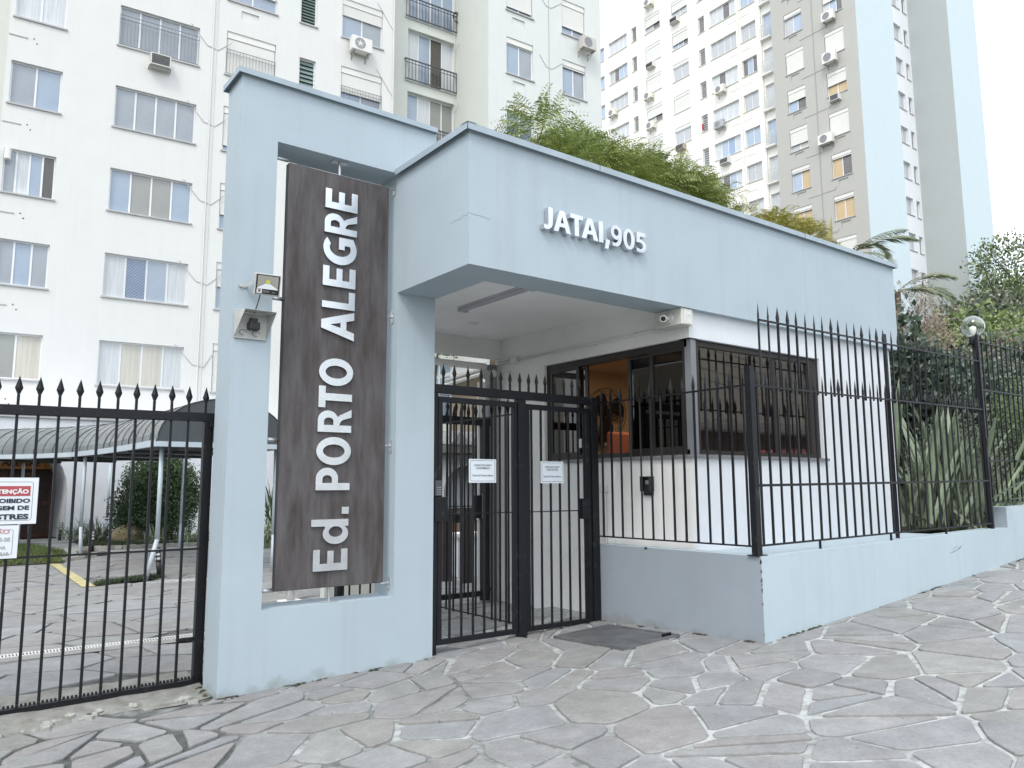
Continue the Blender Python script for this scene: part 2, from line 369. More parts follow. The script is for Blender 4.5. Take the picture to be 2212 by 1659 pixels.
side = struct('sidewalk', sheet(-6, 30, -2.2, 6.35, 72, 18, 0.0), MORTAR)
def keep_side(x, y):
    if 4.90 < x < 5.34 and 4.90 < y < 5.56: return False        # under the hatch cover
    if x > 5.9 and y > 4.3: return False
    if 1.9 < x < 3.6 and y > 6.15: return False
    if x < 1.8 and y > 6.05: return False
    return y < 6.3
pave(side, voronoi(-1.5, 17, 0.4, 6.4, 0.33, seed=3), 0.019, hz, 5, keep_side)
# kerb, road
struct('kerb', sheet(-20, 60, -2.36, -2.2, 60, 1, 0.0), mat('kerb_stone', (0.33, 0.33, 0.32), rough=0.9, var=0.2, vscale=8))
struct('road', sheet(-60, 80, -10.5, -2.36, 70, 4, -0.14), mat('asphalt', (0.055, 0.055, 0.057), rough=0.9, var=0.25, vscale=30, bump=0.6, bscale=300))
struct('far_sidewalk', sheet(-60, 80, -13.5, -10.5, 70, 2, 0.0), mat('concrete_paving', (0.27, 0.26, 0.25), rough=0.9, var=0.2, vscale=3))
# courtyard inside the gates
court_z = lambda x, y: hz(x, y) if y < 7.2 else 0.0
court = struct('courtyard', sheet(-12, 12, 6.35, 26.0, 24, 60, -0.004, court_z), MORTAR)
def keep_court(x, y):
    if x < 1.95 and y < 6.75: return False
    if 7.86 < y < 8.06 and x < 3.3: return False
    if 2.1 < x < 3.3 and 12.7 < y < 13.7: return False
    if x > 5.84 and y < 8.3: return False
    if 1.82 < x < 3.66 and y < 6.35: return False
    return True
pave(court, voronoi(-1.0, 9, 6.4, 19.5, 0.50, ax=1.5, rot=-0.2, seed=11, drop=0.2), 0.015, court_z, 9, keep_court)
struct('garage_floor', MB().quad((5.9, 6.3, 0.2), (12, 6.3, 0.2), (12, 8.0, 0.2), (5.9, 8.0, 0.2)), GREYW)
# threshold strip of rough concrete under the sliding gate, with rubble
thr = sheet(-6, 1.84, 6.02, 6.72, 60, 6, 0.012)
for i, v in enumerate(thr.v):
    thr.v[i] = (v[0], v[1]+0.05*sin(v[0]*7)*(1 if v[1] < 6.1 else 0), v[2]+random.uniform(-0.008, 0.008))
struct('gate_threshold', thr, mat('rough_concrete', (0.30, 0.30, 0.28), rough=0.95, var=0.35, vscale=9, bump=0.8, bscale=40, c2=(0.17, 0.165, 0.14)))
rb = MB(); rnd = random.Random(4)
for i in range(34):
    x = rnd.uniform(0.4, 1.75); y = 6.05+rnd.uniform(-0.05, 0.09)+0.04*sin(x*7); s = rnd.uniform(0.01, 0.035)
    rb.box(-s, s, -s*0.7, s*0.7, -s*0.3, s*0.5, Matrix.Translation((x, y, hz(x, y)+0.015)) @ Matrix.Rotation(rnd.uniform(0, 3), 4, 'Z') @ Matrix.Rotation(rnd.uniform(-.4, .4), 4, 'X'))
tag(rb.build('rubble', mat('broken_stone', (0.36, 0.36, 0.33), rough=0.95, var=0.3, vscale=20)), kind='stuff')
# moss and grit along the wall feet
ms = MB(); rnd = random.Random(14)
def moss_line(p0, p1, n):
    for i in range(n):
        t = rnd.random()
        if sin(t*47+p0[0]*3)+sin(t*19+1) < 0.5: continue
        x = p0[0]+(p1[0]-p0[0])*t+rnd.gauss(0, 0.012); y = p0[1]+(p1[1]-p0[1])*t-abs(rnd.gauss(0, 0.014)); s = rnd.uniform(0.003, 0.012)
        ms.box(-s, s, -s, s, -s*.4, s*.7, Matrix.Translation((x, y, hz(x, y)+0.01)) @ Matrix.Rotation(rnd.uniform(0, 3), 4, 'Z'))
moss_line((1.84, 5.95), (3.64, 5.95), 420); moss_line((5.66, 4.04), (14, 4.04), 500); moss_line((5.64, 4.05), (5.64, 5.95), 420); moss_line((1.80, 5.98), (1.80, 6.3), 50)
tag(ms.build('moss', mat('dry_moss', (0.07, 0.07, 0.05), rough=1, var=0.4, vscale=30, island=0.4)), kind='stuff')
# diamond plate hatch
hb = thing('hatch_cover', 'worn steel chequer plate hatch cover set in the paving before the gate', 'hatch cover', (5.12, 5.23, hz(5.12, 5.23)+0.022)); hb.rotation_euler = (math.atan((hz(5.12, 5.68)-hz(5.12, 4.78))/0.9), -math.atan((hz(5.47, 5.23)-hz(4.77, 5.23))/0.7), 0)
fr = MB()
for a in ((-0.35, 0.35, -0.45, -0.42), (-0.35, 0.35, 0.42, 0.45), (-0.35, -0.32, -0.42, 0.42), (0.32, 0.35, -0.42, 0.42)): fr.box(*a, -0.02, 0.012)
HM = mat('worn_chequer_steel', (0.20, 0.205, 0.21), rough=0.5, metal=0.5, var=0.3, vscale=5)
fr.build('hatch_frame', HM, hb)
pl = MB(); pl.box(-0.318, 0.318, -0.418, 0.418, -0.02, 0.004)
for i in range(22):
    for j in range(29):
        x = -0.30+i*0.0285; y = -0.40+j*0.0285; a = radians(45 if (i+j) % 2 else -45)
        pl.poly([Vector((x, y, 0.009))+Matrix.Rotation(a, 3, 'Z') @ Vector(q) for q in ((-0.012, 0, 0), (0, -0.004, 0), (0.012, 0, 0), (0, 0.004, 0))])
pl.build('hatch_plate', HM, hb)
MB().box(0.20, 0.30, -0.40, -0.375, 0.006, 0.03).build('handle', IRON, hb)

# planting bed to the right behind the low wall
bedm = mat('garden_soil', (0.055, 0.048, 0.03), rough=1, var=0.4, vscale=5, bump=1, bscale=30)
struct('planting_bed', sheet(9.7, 60, 4.2, 22, 50, 18, 0, lambda x, y: 0.78+max(0, (x-12))*0.035+0.03*sin(x*5)*sin(y*4)), bedm)
# ------------------------------------------------------------------ gatehouse: pylon, canopy, booth
def ring_prism(mb, x0, x1, z0, z1, hx0, hx1, hz0, hz1, y0, y1):
    """slab in XZ with a rectangular hole, from y0 to y1"""
    mb.box(x0, hx0, y0, y1, z0, z1); mb.box(hx1, x1, y0, y1, z0, z1)
    mb.box(hx0, hx1, y0, y1, z0, hz0); mb.box(hx0, hx1, y0, y1, hz1, z1)
pyl = thing('entrance_pylon', 'blue-grey rendered pylon with a tall rectangular opening, left end of the gatehouse', 'pylon', (0, 0, 0))
m = MB()
xs = [(1.84, 2.145), (2.145, 3.262), (3.262, 3.645)]
Y0, Y1 = 5.95, 6.287
def face_grid(m):
    X = [1.84, 2.145, 3.262, 3.645]; Z = [-0.35, 0.492, 4.19, 4.70]
    for i in range(3):
        for j in range(3):
            if i == 1 and j == 1: continue
            a, b, c, d = X[i], X[i+1], Z[j], Z[j+1]
            m.quad((a,Y0,c),(b,Y0,c),(b,Y0,d),(a,Y0,d)); m.quad((b,Y1,c),(a,Y1,c),(a,Y1,d),(b,Y1,d))
    m.quad((1.84,Y1,-.35),(1.84,Y0,-.35),(1.84,Y0,4.70),(1.84,Y1,4.70)); m.quad((3.645,Y0,-.35),(3.645,Y1,-.35),(3.645,Y1,4.70),(3.645,Y0,4.70))
    m.quad((1.84,Y0,4.70),(3.645,Y0,4.70),(3.645,Y1,4.70),(1.84,Y1,4.70))
    m.quad((2.145,Y0,.492),(2.145,Y1,.492),(2.145,Y1,4.19),(2.145,Y0,4.19)); m.quad((3.262,Y1,.492),(3.262,Y0,.492),(3.262,Y0,4.19),(3.262,Y1,4.19))
    m.quad((2.145,Y0,.492),(3.262,Y0,.492),(3.262,Y1,.492),(2.145,Y1,.492)); m.quad((2.145,Y1,4.19),(3.262,Y1,4.19),(3.262,Y0,4.19),(2.145,Y0,4.19))
face_grid(m)
m.build('wall', BLUE, pyl)
def flashing(mb, x0, x1, y0, y1, z, hgt=0.085, over=0.035, left=True, front=True, right=True, back=True):
    """folded sheet coping: top plate with a drip skirt on the given sides"""
    mb.box(x0-over, x1+over, y0-over, y1+over, z, z+0.012)
    if front: mb.box(x0-over, x1+over, y0-over-0.004, y0-over, z-hgt+0.02, z+0.012)
    if back: mb.box(x0-over, x1+over, y1+over, y1+over+0.004, z-hgt+0.02, z+0.012)
    if left: mb.box(x0-over-0.004, x0-over, y0-over, y1+over, z-hgt+0.02, z+0.012)
    if right: mb.box(x1+over, x1+over+0.004, y0-over, y1+over, z-hgt+0.02, z+0.012)
f = MB(); flashing(f, 1.84, 3.60, Y0, Y1, 4.705, hgt=0.055); f.build('coping', FLASH, pyl)

cnp = thing('entrance_canopy', 'blue-grey canopy box with raised street number over the gate and guard booth', 'canopy', (0, 0, 0))
CX0, CX1, CY0, CY1, CZ0, CZ1 = 3.257, 9.83, 4.83, 8.35, 3.098, 4.195
m = MB()
m.quad((CX0,CY0,CZ0),(CX1,CY0,CZ0),(CX1,CY0,CZ1),(CX0,CY0,CZ1))           # front
m.quad((CX0,5.949,CZ0),(CX0,CY0,CZ0),(CX0,CY0,CZ1),(CX0,5.949,CZ1))        # left end, up to the pylon
m.quad((CX1,CY0,CZ0),(CX1,CY1,CZ0),(CX1,CY1,CZ1),(CX1,CY0,CZ1)); m.quad((CX1,CY1,CZ0),(3.64,CY1,CZ0),(3.64,CY1,CZ1),(CX1,CY1,CZ1)); m.quad((3.64,CY1,CZ0),(3.64,6.29,CZ0),(3.64,6.29,CZ1),(3.64,CY1,CZ1))
# soffit border and recess edges
RX0, RX1, RY0, RY1, RZ = 3.652, 5.88, 5.18, 7.98, 3.26
def q(x0,x1,y0,y1,z): m.quad((x0,y1,z),(x1,y1,z),(x1,y0,z),(x0,y0,z))
q(CX0,CX1,CY0,4.90,CZ0); q(CX0,5.88,4.90,RY0,CZ0); q(CX0,RX0,RY0,5.949,CZ0); q(3.64,5.88,RY1,CY1,CZ0); q(5.88,CX1,8.1,CY1,CZ0)
m.quad((RX0,RY0,CZ0),(RX0,RY1,CZ0),(RX0,RY1,RZ),(RX0,RY0,RZ)); m.quad((RX1,RY0,CZ0),(RX0,RY0,CZ0),(RX0,RY0,RZ),(RX1,RY0,RZ))
m.build('fascia', BLUE, cnp)
mr_ = MB(); mr_.quad((CX0+.002,CY0+.002,CZ1-.003),(CX1-.002,CY0+.002,CZ1-.003),(CX1-.002,CY1-.002,CZ1-.003),(CX0+.002,CY1-.002,CZ1-.003)); mr_.build('roof', mat('roof_sheet', (0.3,0.31,0.31), rough=0.8), cnp)
c = MB(); c.quad((RX0,RY1,RZ),(RX1,RY1,RZ),(RX1,RY0,RZ),(RX0,RY0,RZ)); c.build('ceiling', mat('white_ceiling_paint', (0.90,0.90,0.89), rough=0.9, var=0.03, vscale=2), cnp)
c = MB(); c.box(3.64, 5.879, RY1, 8.10, 3.03, RZ); c.build('beam', GREYW, cnp)
f = MB()
f.box(CX0-0.04, CX1+0.035, CY0-0.04, CY0+0.16, CZ1+0.010, CZ1+0.023); f.box(CX0-0.044, CX1+0.035, CY0-0.044, CY0-0.040, CZ1-0.030, CZ1+0.023)
f.box(CX0-0.04, CX0+0.16, CY0+0.16, 5.945, CZ1+0.010, CZ1+0.023); f.box(CX0-0.044, CX0-0.040, CY0-0.044, 5.945, CZ1-0.030, CZ1+0.023)
f.box(CX1+0.031, CX1+0.035, CY0-0.04, CY1, CZ1-0.030, CZ1+0.010)
f.poly([(CX0-0.05, CY0-0.05, CZ1+0.023), (CX0+0.05, CY0-0.05, CZ1+0.029), (CX0+0.03, CY0+0.03, CZ1+0.050), (CX0-0.05, CY0+0.05, CZ1+0.027)])
f.build('coping', FLASH, cnp)
for x_ in (4.62, 7.79): MB().box(x_, x_+.005, CY0-0.0462, CY0-0.044, CZ1-0.030, CZ1+0.023).build('coping_joint', mat('sealant', (0.15,0.16,0.17), rough=0.7), cnp)
cr = MB(); zz = 3.52
for (ax, az), (bx_, bz) in zip([(4.83,3.505),(4.86,3.49),(4.90,3.50),(4.95,3.487),(5.02,3.492)], [(4.86,3.49),(4.90,3.50),(4.95,3.487),(5.02,3.492),(5.10,3.485)]): cr.quad((CX0-.0012,ax,az-.0015),(CX0-.0012,bx_,bz-.001),(CX0-.0012,bx_,bz+.001),(CX0-.0012,ax,az+.0015))
for (ax, az), (bx_, bz) in zip([(3.26,3.505),(3.30,3.497),(3.37,3.500)], [(3.30,3.497),(3.37,3.500),(3.46,3.488)]): cr.quad((ax,CY0-.0012,az-.0012),(bx_,CY0-.0012,bz-.001),(bx_,CY0-.0012,bz+.001),(ax,CY0-.0012,az+.0012))
tag(cr.build('hairline_crack', mat('crack_dark', (0.16,0.18,0.19), rough=1), cnp), kind='stuff')
MB().box(7.805, 7.808, CY0-.0015, CY0-.0002, CZ0, CZ1).build('paint_joint', mat('joint_line', (0.40,0.46,0.49), rough=.9), cnp)
# ceiling lamp and sprinkler rose
lp = thing('ceiling_lamp', 'long switched-off batten lamp under the canopy ceiling above the gate', 'ceiling lamp', (4.42, 6.1, 3.26))
b = MB(); b.box(-0.055, 0.055, -0.56, 0.56, -0.018, 0); b.build('lamp_base', mat('lamp_metal', (0.5,0.5,0.5), rough=0.4, var=0.05), lp)
b = MB()
for k in range(8):
    a0, a1 = pi*k/8, pi*(k+1)/8
    b.quad((0.045*cos(a0), -0.54, -0.018-0.03*sin(a0)), (0.045*cos(a1), -0.54, -0.018-0.03*sin(a1)), (0.045*cos(a1), 0.54, -0.018-0.03*sin(a1)), (0.045*cos(a0), 0.54, -0.018-0.03*sin(a0)))
b.build('diffuser', mat('opal_diffuser', (0.42,0.42,0.46), rough=0.25, var=0.05), lp, smooth=True)
b = MB(); b.box(-0.057, 0.057, -0.575, -0.54, -0.052, 0); b.box(-0.057, 0.057, 0.54, 0.575, -0.052, 0); b.build('end_cap', mat('lamp_metal', (0.5,0.5,0.5)), lp)
o = MB().lathe((0,0,0), [(0.0,-0.02),(0.045,-0.018),(0.07,-0.004),(0.07,0.0)], 16).build('ceiling_rose', PVC, None, smooth=True); o.location = (4.95, 7.25, 3.26); tag(o, 'small round cover plate at the back of the canopy ceiling', 'cover plate')

# raised letters
def arcp(cx_, cy_, rx, ry, a0, a1, n_=14): return [(cx_+rx*cos(radians(a0+(a1-a0)*k/n_)), cy_+ry*sin(radians(a0+(a1-a0)*k/n_))) for k in range(n_+1)]
GL = {   # bold humanist capitals and figures drawn on a unit square: list of closed outlines, holes included
 'E': [[(0,0),(1,0),(1,.19),(.34,.19),(.34,.41),(.93,.41),(.93,.59),(.34,.59),(.34,.81),(1,.81),(1,1),(0,1)]],
 'L': [[(0,0),(1,0),(1,.19),(.36,.19),(.36,1),(0,1)]], 'I': [[(0,0),(1,0),(1,1),(0,1)]], '.': [[(0,0),(1,0),(1,1),(0,1)]], ',': [[(0,0),(.66,0),(1,1),(.26,1)]],
 'T': [[(.33,0),(.67,0),(.67,.80),(1,.80),(1,1),(0,1),(0,.80),(.33,.80)]],
 'A': [[(0,0),(.27,0),(.35,.24),(.65,.24),(.73,0),(1,0),(.645,1),(.355,1)], [(.41,.42),(.59,.42),(.50,.74)]],
 'P': [[(0,0),(.32,0),(.32,.35)]+arcp(.52,.675,.48,.325,-90,90)+[(0,1)], [(.32,.53)]+arcp(.50,.67,.17,.14,-90,90,8)+[(.32,.81)]],
 'R': [[(0,0),(.30,0),(.30,.36),(.36,.36)]+arcp(.30,.10,.30,.26,78,35,5)+[(.66,0),(1,0),(.80,.26),(.74,.35),(.66,.41)]+arcp(.50,.70,.42,.30,-60,90,12)+[(0,1)], [(.30,.54)]+arcp(.47,.68,.15,.14,-90,90,8)+[(.30,.82)]],
 'O': [arcp(.5,.5,.5,.5,0,345,24), arcp(.5,.5,.235,.315,0,345,24)], '0': [arcp(.5,.5,.5,.5,0,345,24), arcp(.5,.5,.20,.335,0,345,24)],
 'G': [arcp(.58,.5,.58,.5,52,300,22)+[(1,.11),(1,.54),(.56,.54),(.56,.37),(.72,.37),(.72,.205)]+arcp(.60,.5,.30,.315,-65,-295,20)],
 'd': [[(1,0),(1,1),(.72,1),(.72,.655)]+arcp(.42,.345,.42,.345,55,315,20)+[(.72,.10),(.72,0)], arcp(.50,.345,.215,.19,0,340,18)],
 'J': [[(1,1),(.50,1),(.50,.32)]+arcp(.26,.30,.24,.12,0,-80,6)+[(0,.22),(0,.035)]+arcp(.30,.34,.70,.34,-100,0,12)],
 '9': [[(.14,.035)]+arcp(.36,.48,.64,.48,-72,0,10)+arcp(.5,.665,.5,.335,0,270,20)+[(.62,.345),(.70,.40)]+arcp(.34,.44,.34,.275,0,-95,9)+[(.14,.21)], arcp(.49,.675,.22,.165,0,340,18)],
 '5': [[(.06,.03)]+arcp(.40,.325,.60,.325,-85,95,18)+[(.38,.66),(.40,.80),(.93,.80),(.93,1),(.12,1),(.06,.47),(.30,.49)]+arcp(.38,.325,.28,.165,85,-95,12)+[(.06,.22)]]}
def glyph(ch, bold=0):
    cu = bpy.data.curves.new('g', 'CURVE'); cu.dimensions = '2D'; cu.fill_mode = 'BOTH'
    for P in GL[ch]:
        s = cu.splines.new('POLY'); s.points.add(len(P)-1); s.use_cyclic_u = True
        for i, (x_, y_) in enumerate(P): s.points[i].co = (x_, y_, 0, 1)
    o = bpy.data.objects.new('g', cu); col.objects.link(o); bpy.context.view_layer.update()
    me = bpy.data.meshes.new_from_object(o.evaluated_get(bpy.context.evaluated_depsgraph_get())); bpy.data.objects.remove(o)
    bm = bmesh.new(); bm.from_mesh(me); bpy.data.meshes.remove(me); bmesh.ops.remove_doubles(bm, verts=bm.verts, dist=1e-4)
    xs = [v.co.x for v in bm.verts]; ys = [v.co.y for v in bm.verts]; x0, x1, y0, y1 = min(xs), max(xs), min(ys), max(ys)
    for v in bm.verts: v.co = Vector(((v.co.x-x0)/(x1-x0), (v.co.y-y0)/(y1-y0), 0))
    return bm
def letter(ch, name, parent, M, depth, m, bold=0.035):
    """glyph scaled to the unit square, extruded backwards by depth, then placed with M (x right, y up, z out of the face)"""
    bm = glyph(ch, bold); r = bmesh.ops.extrude_face_region(bm, geom=bm.faces[:]); vs_ = [v for v in r['geom'] if isinstance(v, bmesh.types.BMVert)]
    for v in vs_: v.co.z = -depth
    bmesh.ops.recalc_face_normals(bm, faces=bm.faces)
    for f_ in bm.faces: f_.smooth = False
    bm.transform(M); me = bpy.data.meshes.new(name); bm.to_mesh(me); bm.free(); me.materials.append(m); return put(name, me, parent)
def place(ox, oy, oz, ex, ey, ez=(0,-1,0), w_=1, h_=1):
    ex, ey, ez = Vector(ex)*w_, Vector(ey)*h_, Vector(ez); return Matrix(((ex.x, ey.x, ez.x, ox), (ex.y, ey.y, ez.y, oy), (ex.z, ey.z, ez.z, oz), (0,0,0,1)))
num = thing('street_number_sign', 'raised steel letters JATAI,905 on the canopy front', 'sign', (0, 4.83, 3.5))
for ch, x0, x1, z0, z1 in [('J',3.965,4.058,3.506,3.697),('A',4.067,4.257,3.509,3.695),('T',4.253,4.396,3.509,3.696),('A',4.38,4.574,3.509,3.696),('I',4.582,4.634,3.509,3.697),(',',4.650,4.716,3.464,3.547),('9',4.728,4.862,3.506,3.699),('0',4.881,5.026,3.506,3.699),('5',5.050,5.176,3.506,3.695)]:
    letter(ch, 'letter', num, place(x0, -0.056, z0-3.5, (1,0,0), (0,0,1), w_=x1-x0, h_=z1-z0), 0.050 if ch != ',' else 0.045, INOX, 0.05 if ch not in 'I,' else 0.03)
# hanging name board
WOODB = mat('weathered_brown_steel', (0.060, 0.050, 0.047), rough=0.6, spec=0.3, var=0.3, vscale=2.5, stretch=(5, 5, 0.9), bump=0.15, bscale=60, c2=(0.125, 0.118, 0.122))
BX0, BX1, BZ0, BZ1 = 2.262, 3.186, 0.612, 4.060
brd = thing('name_board', 'tall dark brown metal board with raised steel letters Ed. PORTO ALEGRE', 'sign', ((BX0+BX1)/2, 6.03, BZ0))
cxb = (BX0+BX1)/2
m = MB(); m.box(BX0-cxb, BX1-cxb, -0.035, 0.035, 0, BZ1-BZ0); m.build('panel', WOODB, brd, bevel=0.004)
L = [('E',.744,.912,0),('d',.952,1.149,1),('.',1.190,1.246,2),('P',1.381,1.562,0),('O',1.584,1.812,3),('R',1.851,2.042,0),('T',2.051,2.227,0),('O',2.234,2.462,3),('A',2.622,2.866,0),('L',2.883,3.036,0),('E',3.070,3.239,0),('G',3.262,3.499,3),('R',3.528,3.713,0),('E',3.740,3.909,0)]
for ch, z0, z1, k in L:
    t = (z0-0.744)/3.165; base = 2.846+0.025*t; top = base-0.294
    if k == 1: top = base-0.318
    if k == 2: top = base-0.062
    if k == 3: base += 0.004; top -= 0.004
    letter(ch, 'letter', brd, place(base-cxb, -0.060, z0-BZ0, (0,0,1), (-1,0,0), (0,-1,0), z1-z0, base-top), 0.022, INOX, 0.045 if k != 2 else 0.02)
for z in (0.60, 1.757, 2.893, 4.07):
    m = MB(); zz = z-BZ0; m.cyl((BX1-cxb-0.005, 0.01, zz), (3.258-cxb, 0.01, zz), 0.013); m.box(3.254-cxb, 3.261-cxb, -0.010, 0.030, zz-0.055, zz+0.055)
    for dz in (-0.04, 0.04): m.cyl((3.25-cxb, 0.01, zz+dz), (3.258-cxb, 0.01, zz+dz), 0.008, n=6)
    m.build('bracket', STEEL, brd)
    MB().cyl((2.146-cxb, 0.01, zz+0.02), (BX0-cxb+0.005, 0.01, zz+0.02), 0.016).build('tie_rod', STEEL, brd, smooth=True)
m = MB(); m.cyl((0.0, 0.01, BZ1-BZ0-0.005), (0.0, 0.01, 4.19-BZ0), 0.014); m.box(-0.07, 0.07, -0.025, 0.045, 4.183-BZ0, 4.189-BZ0); m.build('bracket', STEEL, brd); m = MB()
m.cyl((0.0, 0.01, 0.005), (0.0, 0.01, 0.495-BZ0), 0.014); m.box(-0.07, 0.07, -0.025, 0.045, 0.493-BZ0, 0.499-BZ0)
m.build('bracket', STEEL, brd)

# booth
bth = thing('guard_booth', 'white guard booth with a corner window under the canopy', 'booth', (0, 0, 0))
BXL, BYF, BXR, BYB, BZT = 5.88, 4.90, 9.72, 8.10, 3.26
WY1, WX1, WZ0, WZ1 = 7.11, 8.12, 1.70, 2.83
m = MB()      # left wall (facing the passage), outer skin with the window cut out, and reveals
m.quad((BXL,BYB,-.1),(BXL,WY1,-.1),(BXL,WY1,BZT),(BXL,BYB,BZT)); m.quad((BXL,WY1,-.1),(BXL,BYF,-.1),(BXL,BYF,WZ0),(BXL,WY1,WZ0)); m.quad((BXL,WY1,WZ1),(BXL,BYF,WZ1),(BXL,BYF,BZT),(BXL,WY1,BZT))
m.quad((BXL,WY1,WZ0),(BXL+.15,WY1,WZ0),(BXL+.15,WY1,WZ1),(BXL,WY1,WZ1)); m.quad((BXL,WY1,WZ1),(BXL+.15,WY1,WZ1),(BXL+.15,BYF,WZ1),(BXL,BYF,WZ1))
m.build('side_wall', GREYW, bth)
m = MB()
m.quad((BXL,BYF,.0),(WX1,BYF,.0),(WX1,BYF,WZ0),(BXL,BYF,WZ0)); m.quad((BXL,BYF,WZ1),(WX1,BYF,WZ1),(WX1,BYF,3.098),(BXL,BYF,3.098)); m.quad((WX1,BYF,0),(BXR,BYF,0),(BXR,BYF,3.098),(WX1,BYF,3.098))
m.quad((WX1,BYF,WZ0),(WX1,BYF+.15,WZ0),(WX1,BYF+.15,WZ1),(WX1,BYF,WZ1)); m.quad((BXL,BYF,WZ1),(WX1,BYF,WZ1),(WX1,BYF+.15,WZ1),(BXL,BYF+.15,WZ1))
m.quad((BXR,BYF,0),(BXR,BYB,0),(BXR,BYB,3.098),(BXR,BYF,3.098)); m.quad((BXR,BYB,0),(BXL,BYB,0),(BXL,BYB,3.26),(BXR,BYB,3.26))
m.build('front_wall', WHITE, bth)
WARM = mat('cream_interior_paint', (0.62, 0.50, 0.36), rough=0.9, var=0.04)
m = MB()      # interior shell, faces inward
ix0, ix1, iy0, iy1 = BXL+.15, BXR-.15, BYF+.15, BYB-.15
m.quad((ix1,iy0,0.1),(ix1,iy1,0.1),(ix1,iy1,3.0),(ix1,iy0,3.0)); m.quad((ix0,iy1,.1),(ix1,iy1,.1),(ix1,iy1,3.0),(ix0,iy1,3.0))
m.quad((ix0,iy0,.1),(ix1,iy0,.1),(ix1,iy0,WZ0),(ix0,iy0,WZ0)); m.quad((ix0,iy0,.1),(ix0,iy1,.1),(ix0,iy1,WZ0),(ix0,iy0,WZ0)); m.quad((WX1,iy0,WZ0),(ix1,iy0,WZ0),(ix1,iy0,3.0),(WX1,iy0,3.0)); m.quad((ix0,WY1,WZ0),(ix0,iy1,WZ0),(ix0,iy1,3.0),(ix0,WY1,3.0))
m.quad((ix0,iy0,3.0),(ix1,iy0,3.0),(ix1,iy1,3.0),(ix0,iy1,3.0)); m.quad((ix0,iy0,WZ1),(WX1,iy0,WZ1),(WX1,iy0,3.0),(ix0,iy0,3.0)); m.quad((ix0,iy0,WZ1),(ix0,WY1,WZ1),(ix0,WY1,3.0),(ix0,iy0,3.0))
m.quad((ix0,iy0,.1),(ix1,iy0,.1),(ix1,iy1,.1),(ix0,iy1,.1))
m.build('interior', WARM, bth)
GRAN = mat('grey_granite', (0.20, 0.20, 0.21), rough=0.35, var=0.35, vscale=60)
m = MB(); m.box(BXL-0.035, BXL+0.15, BYF-0.035, WY1+0.03, WZ0-0.032, WZ0); m.box(BXL+0.15, WX1+0.05, BYF-0.035, BYF+0.15, WZ0-0.032, WZ0); m.build('sill', GRAN, bth)
BRONZE = mat('dark_bronze_aluminium', (0.045, 0.040, 0.037), rough=0.35, metal=0.4, var=0.1)
ALU = mat('grey_aluminium', (0.26, 0.27, 0.29), rough=0.35, metal=0.3, var=0.05)
SMOKE = glass_mat('smoked_glass', (0.07, 0.07, 0.07), ior=1.6); SMOKE2 = glass_mat('smoked_glass_front', (0.06, 0.055, 0.05), ior=3.2); 
wl = MB(); X = BXL+.07
wl.box(X-.03, X+.04, BYF+.07, WY1, WZ1-.075, WZ1); wl.box(X-.03, X+.04, BYF+.07, WY1, WZ0, WZ0+.05); wl.box(X-.03, X+.04, WY1-.045, WY1, WZ0+.05, WZ1-.075)
wf = wl.build('side_window', BRONZE, bth)
def sash(y0, y1, xo, name='sash', stile=0.045):
    s = MB(); z0, z1 = WZ0+.05, WZ1-.075; s.box(X+xo-.012, X+xo+.012, y0, y0+stile, z0, z1); s.box(X+xo-.012, X+xo+.012, y1-stile, y1, z0, z1); s.box(X+xo-.012, X+xo+.012, y0+stile, y1-stile, z0, z0+.035); s.box(X+xo-.012, X+xo+.012, y0+stile, y1-stile, z1-.03, z1)
    s.build(name, BRONZE, wf); p = MB(); p.quad((X+xo, y1-stile, z0+.035), (X+xo, y0+stile, z0+.035), (X+xo, y0+stile, z1-.03), (X+xo, y1-stile, z1-.03)); p.build('pane', SMOKE, wf)
sash(6.55, 7.065, -0.012); sash(6.43, 6.80, 0.015); sash(5.43, 5.81, 0.015); sash(4.99, 5.47, -0.012)
p = MB(); p.quad((X+.03, 5.81, WZ0+.06), (X+.03, 5.00, WZ0+.06), (X+.03, 5.00, WZ1-.08), (X+.03, 5.81, WZ1-.08)); p.build('pane', SMOKE, wf)
cn = MB(); cn.box(BXL+.04, BXL+.115, BYF+.02, BYF+.10, WZ0, WZ1); cn.build('corner_post', ALU, bth)
Yw = BYF+.07; wl = MB(); wl.box(BXL+.115, WX1, Yw-.03, Yw+.04, WZ1-.06, WZ1); wl.box(BXL+.115, WX1, Yw-.03, Yw+.04, WZ0, WZ0+.045); wl.box(WX1-.17, WX1, Yw-.03, Yw+.04, WZ0+.045, WZ1-.06); wl.box(BXL+.115, BXL+.17, Yw-.03, Yw+.04, WZ0+.045, WZ1-.06); wl.box(7.30, 7.345, Yw-.012, Yw+.03, WZ0+.045, WZ1-.06)
wf2 = wl.build('front_window', BRONZE, bth)
for a, b2 in ((BXL+.17, 7.30), (7.345, WX1-.17)): p = MB(); p.quad((a, Yw, WZ0+.045), (b2, Yw, WZ0+.045), (b2, Yw, WZ1-.06), (a, Yw, WZ1-.06)); p.build('pane', SMOKE2, wf2)
MB().box(BXL+.026, BXL+.030, 6.50, 6.545, 1.83, 1.93).build('sticker', PVC, wf)
